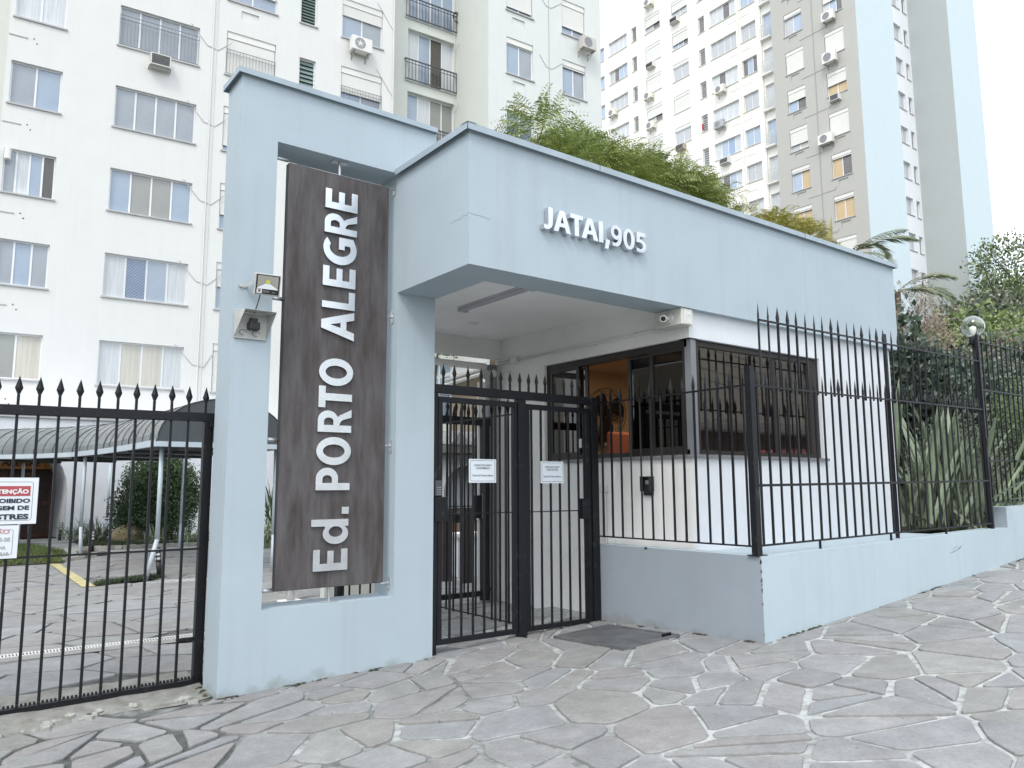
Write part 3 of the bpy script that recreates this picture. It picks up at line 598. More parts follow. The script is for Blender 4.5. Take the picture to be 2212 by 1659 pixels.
# booth interior things
lamp = thing('booth_ceiling_lamp', 'lit square panel lamp on the booth ceiling behind the dark panes', 'ceiling lamp', (7.2, 6.5, 2.985))
MB().box(-0.32, 0.32, -0.32, 0.32, 0.0, 0.012).build('lamp_tray', PVC, lamp)
MB().box(-0.28, 0.28, -0.28, 0.28, -0.012, -0.001).build('light_panel', mat('lit_warm_panel', (0.8,0.6,0.4), var=0, emit=((1.0,0.58,0.28), 0.9)), lamp)
ld = bpy.data.lights.new('lamp_light', 'AREA'); ld.energy = 3.2; ld.size = 0.55; ld.color = (1.0, 0.70, 0.45); lo = bpy.data.objects.new('lamp_light', ld); col.objects.link(lo); lo.parent = lamp; lo.location = (0, 0, -0.03)
fan = thing('wall_fan', 'large black wall fan seen through the open booth window', 'fan', (7.6, 7.90, 2.42))
m = MB()
for R_, yy in ((0.34, -0.10), (0.24, -0.16), (0.12, -0.19), (0.34, -0.04)):
    n_ = 28
    for k in range(n_): a0, a1 = 2*pi*k/n_, 2*pi*(k+1)/n_; m.cyl((R_*cos(a0), yy, R_*sin(a0)), (R_*cos(a1), yy, R_*sin(a1)), 0.004, n=4, cap=False)
for k in range(30): a = 2*pi*k/30; m.tube([(0.05*cos(a), -0.20, 0.05*sin(a)), (0.24*cos(a), -0.16, 0.24*sin(a)), (0.34*cos(a), -0.10, 0.34*sin(a))], 0.0018, n=3)
m.build('cage', BLACKP, fan)
m = MB()
for k in range(3):
    a = 2*pi*k/3+0.5; pts = [(0.04, -0.3), (0.14, -0.75), (0.27, -0.72), (0.31, -0.2), (0.30, 0.35), (0.20, 0.55), (0.05, 0.3)]
    P3 = [Vector((r_*cos(a+t), -0.10+0.03*t, r_*sin(a+t))) for r_, t in pts]; m.poly(P3)
m.build('blade', BLACKP, fan)
m = MB(); m.cyl((0, -0.14, 0), (0, 0.04, 0), 0.05, n=12); m.box(-0.03, 0.03, 0.0, 0.05, -0.35, 0.05); m.cyl((-0.03, -0.06, -0.38), (-0.03, -0.02, -0.38), 0.10, n=16); m.build('motor', BLACKP, fan)
dr = thing('booth_inner_door', 'dark brown wooden door inside the guard booth', 'door', (7.05, 7.93, 0.1))
MB().box(-0.32, 0.24, -0.02, 0.015, 0, 2.1).build('door_leaf', mat('dark_brown_wood', (0.09, 0.035, 0.02), rough=0.5, var=0.3, vscale=3, stretch=(12,12,1)), dr)
MB().box(-0.36, -0.32, -0.03, 0.015, 0, 2.14).box(0.24, 0.28, -0.03, 0.015, 0, 2.14).box(-0.32, 0.24, -0.03, 0.015, 2.1, 2.14).build('door_frame', mat('dark_brown_wood2', (0.07, 0.03, 0.02), rough=0.5), dr)
cb = thing('booth_cabinet', 'pale grey cabinet against the booth back wall under the fan', 'cabinet', (8.0, 7.7, 0.1))
MB().box(-0.42, 0.42, -0.2, 0.2, 0, 1.85).build('body', mat('pale_grey_laminate', (0.40,0.38,0.36), rough=0.5), cb); MB().box(-0.45, 0.45, -0.23, 0.22, 1.85, 1.90).build('top', PVC, cb)
ch = thing('standin_chair', 'salmon pink chair standing in for an unidentified shape behind the open booth window', 'chair', (6.75, 6.75, 0.1))  # chair stands in for an unidentified salmon shape
SAL = mat('salmon_cloth', (0.50, 0.20, 0.13), rough=0.9, var=0.1)
m = MB(); m.box(-0.2, 0.2, -0.03, 0.03, 0.9, 1.95); m.build('backrest', SAL, ch, bevel=0.03); MB().box(-0.24, 0.24, -0.48, 0.0, 0.78, 0.88).build('seat', SAL, ch, bevel=0.02)
m = MB(); m.cyl((0,-.24,0.02),(0,-.24,.78), 0.03); m.box(-.25,.25,-.27,-.21,0,.05); m.box(-.03,.03,-.48,0,0,.05); m.build('base', BLACKP, ch)
# small things on the booth
cbx = thing('junction_box', 'weathered grey metal box on the booth corner under the canopy', 'junction box', (BXL, BYF, 2.99))
b = MB(); b.box(-0.17, -0.001, -0.055, 0.29, -0.055, 0.105); b.build('box', CREAMP, cbx, bevel=0.004)
b = MB(); b.box(-0.13, -0.035, -0.060, -0.055, -0.045, 0.095); b.cyl((-0.06,-0.06,0.05), (-0.06,-0.066,0.05), 0.014, n=10); b.build('lid', mat('pale_metal', (0.66,0.68,0.64), rough=0.4, var=0.15, vscale=14), cbx)
cc = thing('security_camera', 'white bullet security camera pointing left on the corner junction box', 'camera', (BXL-0.17, 4.99, 3.01))
MB().cyl((0,0,0), (-0.012,0,0), 0.045, n=16).build('mount_plate', PVC, cc)
MB().tube([(-0.01,0,0), (-0.05,-0.0,0.0), (-0.075,0.0,-0.012)], 0.016, n=8).build('arm', PVC, cc, smooth=True)
m = MB(); m.cyl((-0.05, 0.035, 0.006), (-0.165, -0.065, -0.035), 0.034, n=16); m.build('body', PVC, cc, smooth=False, bevel=0.003)
MB().cyl((-0.1655, -0.0654, -0.0352), (-0.1665, -0.0662, -0.0356), 0.024, n=14).build('lens', BLACKP, cc)
cdt = thing('cable_conduit', 'white plastic conduit along the booth wall below the canopy ceiling', 'conduit', (0, 0, 0))
m = MB(); m.cyl((BXL-0.018, 5.19, 2.965), (BXL-0.018, 7.60, 2.965), 0.014, n=8); m.cyl((BXL-0.018, 7.72, 2.965), (BXL-0.018, 8.05, 2.955), 0.014, n=8); m.cyl((BXL-0.03, 7.70, 3.0), (BXL-0.03, 8.0, 2.99), 0.014, n=8)
m.build('pipe', PVC, cdt, smooth=True)
m = MB(); m.box(BXL-0.05, BXL-0.001, 7.59, 7.72, 2.925, 3.005); m.build('connection_box', PVC, cdt, bevel=0.004)
m = MB()
for y in (5.6, 6.2, 6.8, 7.4): m.box(BXL-0.036, BXL-0.001, y, y+0.02, 2.945, 2.985)
m.build('clip', PVC, cdt)
ic = thing('intercom', 'black intercom with a rain hood on the wall below the booth window', 'intercom', (BXL, 5.47, 1.40))
MB().box(-0.03, -0.001, -0.055, 0.055, -0.09, 0.09).build('panel', BLACKP, ic)
m = MB(); m.box(-0.075, -0.001, -0.062, -0.056, -0.05, 0.098); m.box(-0.075, -0.001, 0.056, 0.062, -0.05, 0.098); m.box(-0.08, -0.001, -0.056, 0.056, 0.092, 0.098); m.build('hood', BLACKP, ic)
MB().box(-0.033, -0.030, -0.03, 0.03, 0.02, 0.06).build('speaker_grille', STEEL, ic)
ot = thing('wall_outlet', 'small white outlet with a conduit on the wall right of the gate', 'outlet', (BXL, 6.12, 1.38))
MB().box(-0.035, -0.001, -0.055, 0.055, -0.04, 0.045).build('box', PVC, ot, bevel=0.004); MB().cyl((-0.015, -0.02, -0.04), (-0.015, -0.02, -1.25), 0.012).build('pipe', PVC, ot)

# floodlight and transformer housing on the pylon
fl = thing('floodlight', 'grey 20W floodlight tilted on the left leg of the pylon', 'floodlight', (1.915, 5.93, 2.95))
T_ = Matrix.Translation((0.13, -0.13, 0.0)) @ Matrix.Rotation(radians(-6), 4, 'Z') @ Matrix.Rotation(radians(14), 4, 'X')
def ad(mb, name, m_, **k): me = mb.mesh(name, m_); me.transform(T_); return put(name, me, fl, **k)
LG = mat('light_grey_casting', (0.50,0.50,0.49), rough=0.4, var=0.05)
ad(MB().box(-0.098, 0.098, -0.02, 0.03, -0.083, 0.083).box(-0.07, 0.07, 0.03, 0.06, -0.06, 0.06), 'housing', LG, bevel=0.008)
ad(MB().box(-0.088, 0.088, -0.024, -0.0205, -0.072, 0.074), 'bezel', BLACKP)
REF = mat('reflector', (0.55,0.55,0.48), rough=0.25, metal=0.6, var=0.05)
r_ = MB(); r_.quad((-0.078,-.0255,-0.035),(0.078,-.0255,-0.035),(0.078,-.0255,0.066),(-0.078,-.0255,0.066)); ad(r_, 'reflector', REF)
r_ = MB(); r_.poly([(-0.078,-.0265,-0.035),(0.078,-.0265,-0.035),(0.076,-.0265,-0.028),(0.014,-.0265,0.008),(-0.014,-.0265,0.008),(-0.076,-.0265,-0.028)]); ad(r_, 'reflector_base', mat('bright_reflector', (0.8,0.82,0.84), rough=0.3, var=0))
ad(MB().box(-0.014, 0.014, -0.028, -0.0265, 0.008, 0.034), 'led', mat('led_phosphor', (0.62,0.58,0.10), rough=0.4, var=0))
ad(MB().box(-0.080, -0.040, -0.0275, -0.0245, -0.069, -0.038), 'sticker', PVC)
r_ = MB(); r_.cyl((-0.060,-.0275,-0.050),(-0.060,-.0285,-0.050), 0.010, n=12); ad(r_, 'sticker_dot', mat('brown_red', (0.20,0.09,0.09), var=0))
def text_mesh(s, size, bold=0.0, align='LEFT', name='lettering', m_=None, spacing=1.0):
    cu = bpy.data.curves.new('t', 'FONT'); cu.body = s; cu.size = size; cu.offset = bold*size; cu.align_x = align; cu.resolution_u = 3; cu.space_character = spacing
    o = bpy.data.objects.new('t', cu); col.objects.link(o); bpy.context.view_layer.update()
    me = bpy.data.meshes.new_from_object(o.evaluated_get(bpy.context.evaluated_depsgraph_get())); bpy.data.objects.remove(o)
    me.name = name; me.materials.clear(); me.materials.append(m_); return me
def text_on(parent, s, size, M, m_, width=None, **k):
    me = text_mesh(s, size, m_=m_, **k)
    if width:
        xs = [v.co.x for v in me.vertices]; w0 = max(xs)-min(xs); me.transform(Matrix.Diagonal((width/w0, 1, 1, 1)))
    me.transform(M); return put('lettering', me, parent)
FACE = Matrix(((1,0,0,0),(0,0,-1,0),(0,1,0,0),(0,0,0,1)))      # text x right, text up = z, facing -Y
def at(x, y, z): return Matrix.Translation((x, y, z)) @ FACE
GREYT = mat('grey_print', (0.35,0.36,0.38), rough=0.6, var=0)
o = text_on(fl, '20W', 0.026, T_ @ at(-0.036, -0.0262, -0.062), GREYT, name='lettering'); o = text_on(fl, 'IP66', 0.014, T_ @ at(0.036, -0.0262, -0.060), GREYT)
MB().box(-0.035, 0.02, 0.012, 0.019, -0.012, 0.012).box(-0.035, -0.02, -0.0, 0.012, -0.01, 0.01).build('mount_plate', LG, fl)
m = MB(); m.box(0.01, 0.018, -0.12, 0.015, -0.012, 0.012); m.poly([(0.012,-0.13,-0.015),(0.012,-0.06,-0.03),(0.012,-0.06,0.02)]); m.build('bracket', LG, fl)
MB().tube([(0.09,-0.10,-0.08), (0.085,-0.07,-0.14), (0.07,-0.04,-0.22)], 0.004, n=6).build('cable', BLACKP, fl)
hs = thing('transformer_housing', 'open-fronted grey sheet metal hood below the floodlight holding a black transformer', 'equipment hood', (1.97, 5.95, 2.645))
SHM = mat('stained_sheet_metal', (0.42,0.43,0.40), rough=0.5, var=0.3, vscale=12, c2=(0.55,0.56,0.54))
m = MB()   # wedge: back plate on the wall, top sloping out, open underside and front-low
A = [(-0.115,-0.002,0.10),(0.135,-0.002,0.10),(0.135,-0.002,-0.10),(-0.115,-0.002,-0.10)]; Bt = [(-0.05,-0.20,0.09),(0.155,-0.20,0.09)]
m.poly(A[::-1]); m.poly([(-0.115,-0.004,0.102),(0.135,-0.004,0.102),(0.155,-0.16,0.095),(-0.085,-0.16,0.095)])
m.poly([(-0.115,-0.002,0.10),(-0.085,-0.16,0.095),(-0.115,-0.002,-0.10)]); m.poly([(0.135,-0.002,0.10),(0.135,-0.002,-0.10),(0.155,-0.16,0.095)])
m.box(-0.115,0.135,-0.02,-0.002,-0.106,-0.10)
hsb = m.build('hood', SHM, hs); sm_ = hsb.modifiers.new('thickness', 'SOLIDIFY'); sm_.thickness = 0.002
MB().box(-0.02, 0.065, -0.065, -0.006, -0.035, 0.022).box(-0.005, 0.05, -0.05, -0.006, 0.022, 0.055).build('transformer', BLACKP, hs, bevel=0.004)
m = MB()
for cx_, s2 in ((-0.055, 1), (0.045, -1)):
    pts = [(cx_+0.028*cos(a), -0.03, -0.062+0.022*sin(a)) for a in [2*pi*k/10 for k in range(9)]]; m.tube(pts, 0.0025, n=5)
m.build('cable', BLACKP, hs)
# ------------------------------------------------------------------ low wall
WZT = lambda x: 0.815 + 0.0135*(x-5.66)
lw = thing('low_wall', 'low rendered wall with dark grey end and pale blue front along the pavement', 'wall', (0, 0, 0))
m = MB(); N = 12
for i in range(N):
    a, b = 5.66+(10.6-5.66)*i/N, 5.66+(10.6-5.66)*(i+1)/N
    m.quad((a,4.04,hz(a,4.04)-.3),(b,4.04,hz(b,4.04)-.3),(b,4.04,WZT(b)),(a,4.04,WZT(a))); m.quad((a,4.04,WZT(a)),(b,4.04,WZT(b)),(b,4.22,WZT(b)),(a,4.22,WZT(a))); m.quad((b,4.22,0),(a,4.22,0),(a,4.22,WZT(a)),(b,4.22,WZT(b)))
m.quad((5.66,4.22,.815),(5.84,4.22,.815),(5.84,6.02,.815),(5.66,6.02,.815))
m.quad((5.84,4.22,.4),(5.84,6.02,.4),(5.84,6.02,.815),(5.84,4.22,.815))
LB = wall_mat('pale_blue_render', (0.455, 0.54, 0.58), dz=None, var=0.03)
m.build('front_face', LB, lw)
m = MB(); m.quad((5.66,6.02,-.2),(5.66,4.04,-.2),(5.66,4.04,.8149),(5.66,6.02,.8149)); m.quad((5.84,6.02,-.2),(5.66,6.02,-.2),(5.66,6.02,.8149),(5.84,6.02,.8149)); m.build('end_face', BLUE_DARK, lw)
m = MB(); rnd = random.Random(2)
for k in range(9):
    z = rnd.uniform(0.15, 0.80); s = rnd.uniform(0.004, 0.011); m.poly([(5.66-0.0015, 4.04+s*1.4, z-s), (5.66-0.0015, 4.0385, z-s*2), (5.66+s*.6, 4.0385, z), (5.66-0.0015, 4.0385, z+s*2.2), (5.66-0.0015, 4.04+s, z+s)])
m.build('chipped_edge', mat('bare_mortar', (0.12,0.12,0.11), rough=1), lw)
m = MB(); m.box(5.7,5.9,4.23,4.9,.3,.79); m.quad((5.84,4.22,.79),(9.7,4.22,.82),(9.7,4.9,.82),(5.84,4.9,.79)); m.quad((5.84,4.9,.7),(5.88,4.9,.7),(5.88,6.02,.7),(5.84,6.02,.7)); m.build('inner_ledge', LB, lw)
rw = thing('raised_wall', 'taller pale blue wall that continues the low wall at the right edge', 'wall', (0, 0, 0))
m = MB(); m.quad((10.6,4.04,-.0),(30,4.04,-.0),(30,4.04,1.40),(10.6,4.04,1.125)); m.quad((10.6,4.04,1.125),(30,4.04,1.40),(30,4.24,1.40),(10.6,4.24,1.125)); m.quad((30,4.24,0.2),(10.6,4.24,0.2),(10.6,4.24,1.125),(30,4.24,1.40))
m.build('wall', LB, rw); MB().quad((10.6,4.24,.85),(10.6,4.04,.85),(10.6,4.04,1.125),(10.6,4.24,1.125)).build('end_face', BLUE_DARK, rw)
# tyre scuffs
m = MB(); m.poly([(9.02,4.0385,.66),(9.12,4.0385,.665),(9.30,4.0385,.70),(9.34,4.0385,.735),(9.22,4.0385,.69)]); m.poly([(9.13,4.0385,.70),(9.27,4.0385,.735),(9.14,4.0385,.71)]); m.build('scuff_mark', mat('scuff', (0.22,0.24,0.25), rough=1), lw)

# ------------------------------------------------------------------ fences
def bar_mesh(z0, z1, spike=True, r=0.0085, sc_=1.0):
    m = MB(); m.box(-r, r, -r, r, z0, z1)
    if spike: m.spike(0, 0, z1, 0.165*sc_, 0.024*sc_, 0.009)
    return m.mesh('bar', IRON)
fn = thing('front_fence', 'black spear-topped iron fence in two tiers on the low wall before the booth', 'fence', (0, 0, 0))
FY = 4.09
sl = lambda x: 0.0095*(x-5.70)
lo_me = bar_mesh(0.897, 2.262); hi_me = bar_mesh(2.235, 2.855)
x = 5.782
while x < 10.26:
    o = put('bar', lo_me, fn); o.location = (x+random.uniform(-.004,.004), FY, sl(x)+random.uniform(-.006,.004)); o.rotation_euler = (0, random.uniform(-.004, .004), random.uniform(-.5, .5)); x += 0.1462
x = 5.868
while x < 10.30:
    o = put('bar', hi_me, fn); o.location = (x+random.uniform(-.004,.004), FY+0.014, sl(x)+random.uniform(-.006,.006)); o.rotation_euler = (0, random.uniform(-.004, .004), random.uniform(-.5, .5)); x += 0.1462
for z, a, t in ((2.856, 5.85, 0.008), (2.262, 5.72, 0.008), (1.402, 5.73, 0.011), (0.897, 5.70, 0.008)):
    m = MB(); M = Matrix(); xa, xb = a, 10.30
    c8 = [(xa,FY-.011,z+sl(xa)-t),(xb,FY-.011,z+sl(xb)-t),(xb,FY+.006,z+sl(xb)-t),(xa,FY+.006,z+sl(xa)-t)]; c9 = [(p[0],p[1],p[2]+2*t) for p in c8]
    i = 0; m.v = c8+c9; m.f = [(0,3,2,1),(4,5,6,7),(0,1,5,4),(1,2,6,5),(2,3,7,6),(3,0,4,7)]; m.build('rail', IRON, fn)
m = MB(); m.box(5.655, 5.715, 4.065, 4.125, 0.82, 2.43); m.box(5.717, 5.727, 4.070, 4.120, 0.82, 2.42); m.box(5.635, 5.775, 4.05, 4.16, 0.815, 0.823); m.build('post', IRON, fn)
m = MB(); m.box(8.085, 8.115, 4.105, 4.135, 0.86, 2.99); m.build('post', IRON, fn)
m = MB(); m.box(10.29, 10.325, 4.075, 4.11, 0.86, 3.24); m.build('post', IRON, fn)
m = MB(); m.box(6.62, 6.632, FY-.01, FY+.01, .82, .90); m.box(7.9, 7.912, FY-.01, FY+.01, .84, .91); m.box(9.1, 9.112, FY-.01, FY+.01, .85, .92); m.build('foot', IRON, fn)
sf = thing('side_fence', 'short black spear-topped fence between the right gate post and the wall corner', 'fence', (0, 0, 0))
sb = bar_mesh(0.890, 2.270)
for k in range(14):
    y = 5.963-0.1368*k
    if y < 4.15: break
    o = put('bar', sb, sf); o.location = (5.71, y, random.uniform(-.006,.004)); o.rotation_euler = (0, 0, random.uniform(-.8, .8))
for z, t in ((2.270, .008), (0.890, .007)): MB().box(5.70, 5.717, 4.12, 6.02, z-t, z+t).build('rail', IRON, sf)
MB().box(5.655, 5.665, 5.32, 5.35, 0.80, 0.818).build('clip', IRON, sf)
rf = thing('upper_fence', 'black iron fence on the raised wall right of the globe lamp', 'fence', (0, 0, 0))
b1 = bar_mesh(1.177, 2.557); b2 = bar_mesh(2.53, 3.160); s2 = lambda x: 0.0095*(x-10.4)
x = 10.46
while x < 14.5:
    o = put('bar', b1, rf); o.location = (x, 4.12, s2(x)); o = put('bar', b2, rf); o.location = (x+0.07, 4.134, s2(x)); x += 0.146
for z, t in ((3.160, .008), (2.557, .008), (1.690, .011), (1.177, .007)):
    m = MB(); xa, xb = 10.38, 14.6; c8 = [(xa,4.109,z+s2(xa)-t),(xb,4.109,z+s2(xb)-t),(xb,4.126,z+s2(xb)-t),(xa,4.126,z+s2(xa)-t)]; m.v = c8+[(p[0],p[1],p[2]+2*t) for p in c8]; m.f = [(0,3,2,1),(4,5,6,7),(0,1,5,4),(1,2,6,5),(2,3,7,6),(3,0,4,7)]; m.build('rail', IRON, rf)
m = MB(); m.box(14.6, 14.66, 4.10, 4.15, 1.1, 3.2); m.build('post', IRON, rf)
# globe lamp
gl = thing('globe_lamp', 'clear globe garden lamp on a black pole beside the fence post', 'lamp', (10.385, 4.16, 0.88))
MB().cyl((0,0,0), (0,0,2.26), 0.024, n=12).build('pole', IRON, gl, smooth=True); MB().lathe((0,0,2.25), [(0.03,0),(0.052,0.0),(0.052,0.085),(0.045,0.10)], 16).build('collar', BLACKP, gl, smooth=True)
GG = bpy.data.materials.new('clear_globe'); GG.use_nodes = True; n = GG.node_tree.nodes; l = GG.node_tree.links; n.clear(); o_ = n.new('ShaderNodeOutputMaterial'); t_ = n.new('ShaderNodeBsdfTransparent'); g_ = n.new('ShaderNodeBsdfGlossy'); f_ = n.new('ShaderNodeLayerWeight'); x_ = n.new('ShaderNodeMixShader'); f_.inputs[0].default_value = 0.35; g_.inputs['Roughness'].default_value = 0.08; t_.inputs[0].default_value = (0.92,0.94,0.95,1)
l.new(f_.outputs['Facing'], x_.inputs[0]); l.new(t_.outputs[0], x_.inputs[1]); l.new(g_.outputs[0], x_.inputs[2]); l.new(x_.outputs[0], o_.inputs[0])
R_ = 0.137; prof = [(R_*sin(a), 2.475-R_*cos(a)) for a in [radians(22)+(pi-radians(22))*k/14 for k in range(15)]]
MB().lathe((0,0,0), prof, 24).build('globe', GG, gl, smooth=True)
MB().lathe((0,0,0), [(0.018,2.36),(0.026,2.39),(0.040,2.435),(0.036,2.47),(0.0,2.485)], 14).build('bulb', mat('bulb_white', (0.85,0.84,0.75), rough=0.4, var=0), gl, smooth=True)

# ------------------------------------------------------------------ pedestrian double gate
gt = thing('pedestrian_gate', 'black iron double pedestrian gate with spear tips under the canopy', 'gate', (0, 0, 0))
GY = 6.0
m = MB(); m.box(3.655, 5.665, GY-.028, GY+.028, 2.245, 2.325); m.build('top_rail', IRON, gt, bevel=0.004)
m = MB(); m.box(3.655, 3.70, GY-.028, GY+.028, -0.04, 2.245); m.build('post', IRON, gt, bevel=0.003)
m = MB(); m.box(4.605, 4.70, GY-.035, GY+.035, 0.0, 2.245); m.build('post', IRON, gt, bevel=0.004)
m = MB(); m.box(5.565, 5.655, GY-.035, GY+.035, 0.02, 2.30); m.build('post', IRON, gt, bevel=0.004)
tip = MB(); tip.box(-.0085, .0085, -.0085, .0085, 0, 0.07); tip.spike(0, 0, 0.07, 0.125, 0.024, 0.009); tip = tip.mesh('spear_tip', IRON)
for x in (3.77, 3.89, 4.04, 4.19, 4.31, 4.42, 4.53, 4.65, 4.76, 4.86, 4.97, 5.10, 5.22, 5.33, 5.43): o = put('spear_tip', tip, gt); o.location = (x, GY, 2.325)
def leaf(x0, x1, z0, z1, bars, lift):
    f = MB(); t = 0.022; f.box(x0, x1, GY-t, GY+t, z1-.05, z1); f.box(x0, x1, GY-t, GY+t, z0, z0+.045); f.box(x0, x0+.045, GY-t, GY+t, z0+.045, z1-.05); f.box(x1-.045, x1, GY-t, GY+t, z0+.045, z1-.05)
    lf = f.build('gate_leaf', IRON, gt, bevel=0.003)
    bm = MB().box(-.0085, .0085, -.0085, .0085, z0+.045, z1-.05).mesh('bar', IRON)
    for x in bars: o = put('bar', bm, lf); o.location = (x, GY, 0)
    MB().box(x0+.045, x1-.045, GY-.006, GY+.006, 1.155, 1.165).build('cross_rod', IRON, lf)
    return lf
l1 = leaf(3.71, 4.60, 0.04, 2.215, [3.85, 3.975, 4.10, 4.225, 4.35, 4.475], 0)
l2 = leaf(4.71, 5.555, 0.045, 2.205, [4.79, 4.91, 5.03, 5.15, 5.27, 5.40, 5.48], 0)
MB().box(3.665, 3.80, GY-.045, GY+.03, 1.10, 1.315).build('lock_box', IRON, l1, bevel=0.004)
MB().box(5.42, 5.515, GY-.04, GY+.03, 1.075, 1.28).build('lock_box', IRON, l2, bevel=0.004)
kp = MB().box(3.662, 3.730, GY-.060, GY-.029, 1.325, 1.46).build('keypad', mat('dark_grey_plastic', (0.07,0.075,0.08), rough=0.4), gt, bevel=0.003)
m = MB()
for i in range(3):
    for j in range(4): m.box(3.675+.016*i, 3.685+.016*i, GY-.0625, GY-.060, 1.335+.02*j, 1.343+.02*j)
m.build('key', mat('key_grey', (0.3,0.31,0.33)), kp)
m = MB(); m.box(4.62, 4.69, GY-.10, GY-.035, 0.0, 0.012); m.build('foot_plate', IRON, gt)
SIGNW = mat('white_sign_sheet', (0.72, 0.78, 0.82), rough=0.4, var=0.02); INK = mat('dark_blue_ink', (0.025,0.035,0.06), rough=0.6, var=0)
def rrect(mb, x0, x1, z0, z1, y, r, t):
    """thin rounded outline"""
    pts = []
    for cx_, cz_, a0 in ((x1-r, z0+r, -90), (x1-r, z1-r, 0), (x0+r, z1-r, 90), (x0+r, z0+r, 180)):
        for k in range(5): a = radians(a0+22.5*k); pts.append((cx_, cz_, cos(a), sin(a)))
    n_ = len(pts)
    for k in range(n_):
        p, q_ = pts[k], pts[(k+1) % n_]; A = (p[0]+p[2]*r, y, p[1]+p[3]*r); B = (q_[0]+q_[2]*r, y, q_[1]+q_[3]*r); C = (q_[0]+q_[2]*(r-t), y, q_[1]+q_[3]*(r-t)); D = (p[0]+p[2]*(r-t), y, p[1]+p[3]*(r-t)); mb.quad(A, D, C, B)
def small_sign(x0, x1, z0, z1, second, label):
    t = thing('access_sign', label, 'sign', ((x0+x1)/2, GY-.034, z0)); w_ = (x1-x0)/2; h_ = z1-z0
    MB().box(-w_, w_, -.003, .001, 0, h_).build('sheet', SIGNW, t); b = MB(); rrect(b, -w_+.014, w_-.014, .014, h_-.012, -.0042, .012, .003); b.build('border', INK, t)
    ctr = lambda z: at(0, -.0042, z)
    for s, z, wd in (('ACESSO EXCLUSIVO', h_*0.70, .195), (second, h_*0.575, .155 if len(second) > 9 else .105), ('Cond. Ed. Porto Alegre', h_*0.27, .232)):
        text_on(t, s, .0245, ctr(z), INK, width=wd*(x1-x0)/.305, align='CENTER', bold=0.018)
    return t
small_sign(4.030, 4.335, 1.440, 1.657, 'CONDÔMINOS', 'white access sign for residents hung on the left leaf of the pedestrian gate')
small_sign(4.874, 5.167, 1.435, 1.648, 'VISITANTES', 'white access sign for visitors hung on the right leaf of the pedestrian gate')
# divider fence behind the gate (runs back from the middle post) and inner gate
dv = thing('divider_fence', 'black spear-topped fence running back from the middle post of the pedestrian gate', 'fence', (0, 0, 0))
db = bar_mesh(0.10, 2.13, r=0.0075)
for k in range(13): o = put('bar', db, dv); o.location = (4.64, 6.18+0.14*k, 0)
MB().box(4.632, 4.648, 6.04, 8.0, 2.10, 2.115).build('rail', IRON, dv); MB().box(4.632, 4.648, 6.04, 8.0, .11, .122).build('rail', IRON, dv)
ig = thing('inner_gate', 'black inner gate with thick posts at the back of the passage', 'gate', (0, 0, 0))
IY = 8.03
MB().box(3.7, 5.76, IY-.03, IY+.03, 2.165, 2.262).build('top_rail', IRON, ig); MB().box(5.61, 5.705, IY-.04, IY+.04, 0.03, 2.165).build('post', IRON, ig); MB().box(3.70, 3.78, IY-.04, IY+.04, 0.0, 2.165).build('post', IRON, ig)
MB().box(3.78, 5.61, IY-.025, IY+.025, 0.085, 0.145).build('bottom_rail', IRON, ig); MB().box(5.705, 5.76, IY-.02, IY+.02, .135, .175).build('hinge', IRON, ig)
ib = MB().box(-.008, .008, -.008, .008, .145, 2.165).mesh('bar', IRON); it = MB().box(-.008, .008, -.008, .008, 0, .06).spike(0, 0, .06, .15, .026, .009).mesh('spear_tip', IRON)
x = 3.86
while x < 5.58:
    o = put('bar', ib, ig); o.location = (x, IY, 0); o = put('spear_tip', it, ig); o.location = (x, IY, 2.262); x += 0.125
m = MB(); m.box(5.50, 5.60, IY-.05, IY+.04, 1.02, 1.30); m.build('lock_box', IRON, ig); MB().cyl((5.585,IY-.07,1.02), (5.585,IY-.07,1.32), .012).build('handle', STEEL, ig)
MB().box(3.78, 5.50, IY-.005, IY+.005, 1.165, 1.175).build('cross_rod', IRON, ig)

# ------------------------------------------------------------------ sliding vehicle gate
sg = thing('vehicle_gate', 'black sliding vehicle gate with spear tips left of the pylon', 'gate', (0, 0, 0))
SY = 6.40
gz = lambda x: -0.155+0.030*x
def sbar(x0, x1, z0, z1, t=.025): return MB().box(x0, x1, SY-t, SY+t, z0, z1)
m = MB(); m.v = [(-3.0,SY-.03,1.885),(1.90,SY-.03,1.925),(1.90,SY+.03,1.925),(-3.0,SY+.03,1.885),(-3.0,SY-.03,1.955),(1.90,SY-.03,1.995),(1.90,SY+.03,1.995),(-3.0,SY+.03,1.955)]; m.f = [(0,3,2,1),(4,5,6,7),(0,1,5,4),(1,2,6,5),(2,3,7,6),(3,0,4,7)]; m.build('top_rail', IRON, sg, bevel=.004)
m = MB(); m.v = [(-3.0,SY-.03,-.20),(1.90,SY-.03,-.10),(1.90,SY+.03,-.10),(-3.0,SY+.03,-.20),(-3.0,SY-.03,-.125),(1.90,SY-.03,-.03),(1.90,SY+.03,-.03),(-3.0,SY+.03,-.125)]; m.f = [(0,3,2,1),(4,5,6,7),(0,1,5,4),(1,2,6,5),(2,3,7,6),(3,0,4,7)]; m.build('bottom_rail', IRON, sg, bevel=.004)
sbar(1.79, 1.86, -.035, 1.924, .03).build('stile', IRON, sg, bevel=.003)
sp_ = MB().box(-.009, .009, -.009, .009, 0, .075).spike(0, 0, .075, .135, .026, .012).mesh('spear_tip', IRON)
bm_ = MB().box(-.009, .009, -.009, .009, -.10, 1.93).mesh('bar', IRON)
for k in range(38):
    x = 1.672-0.1265*k; o = put('bar', bm_, sg); o.location = (x, SY, 0.008*(x-1.9)+.025 if x > 1.2 else 0.0)
    o = put('spear_tip', sp_, sg); o.location = (x+0.0, SY, 1.955+0.0082*(x+3.0)-.001)
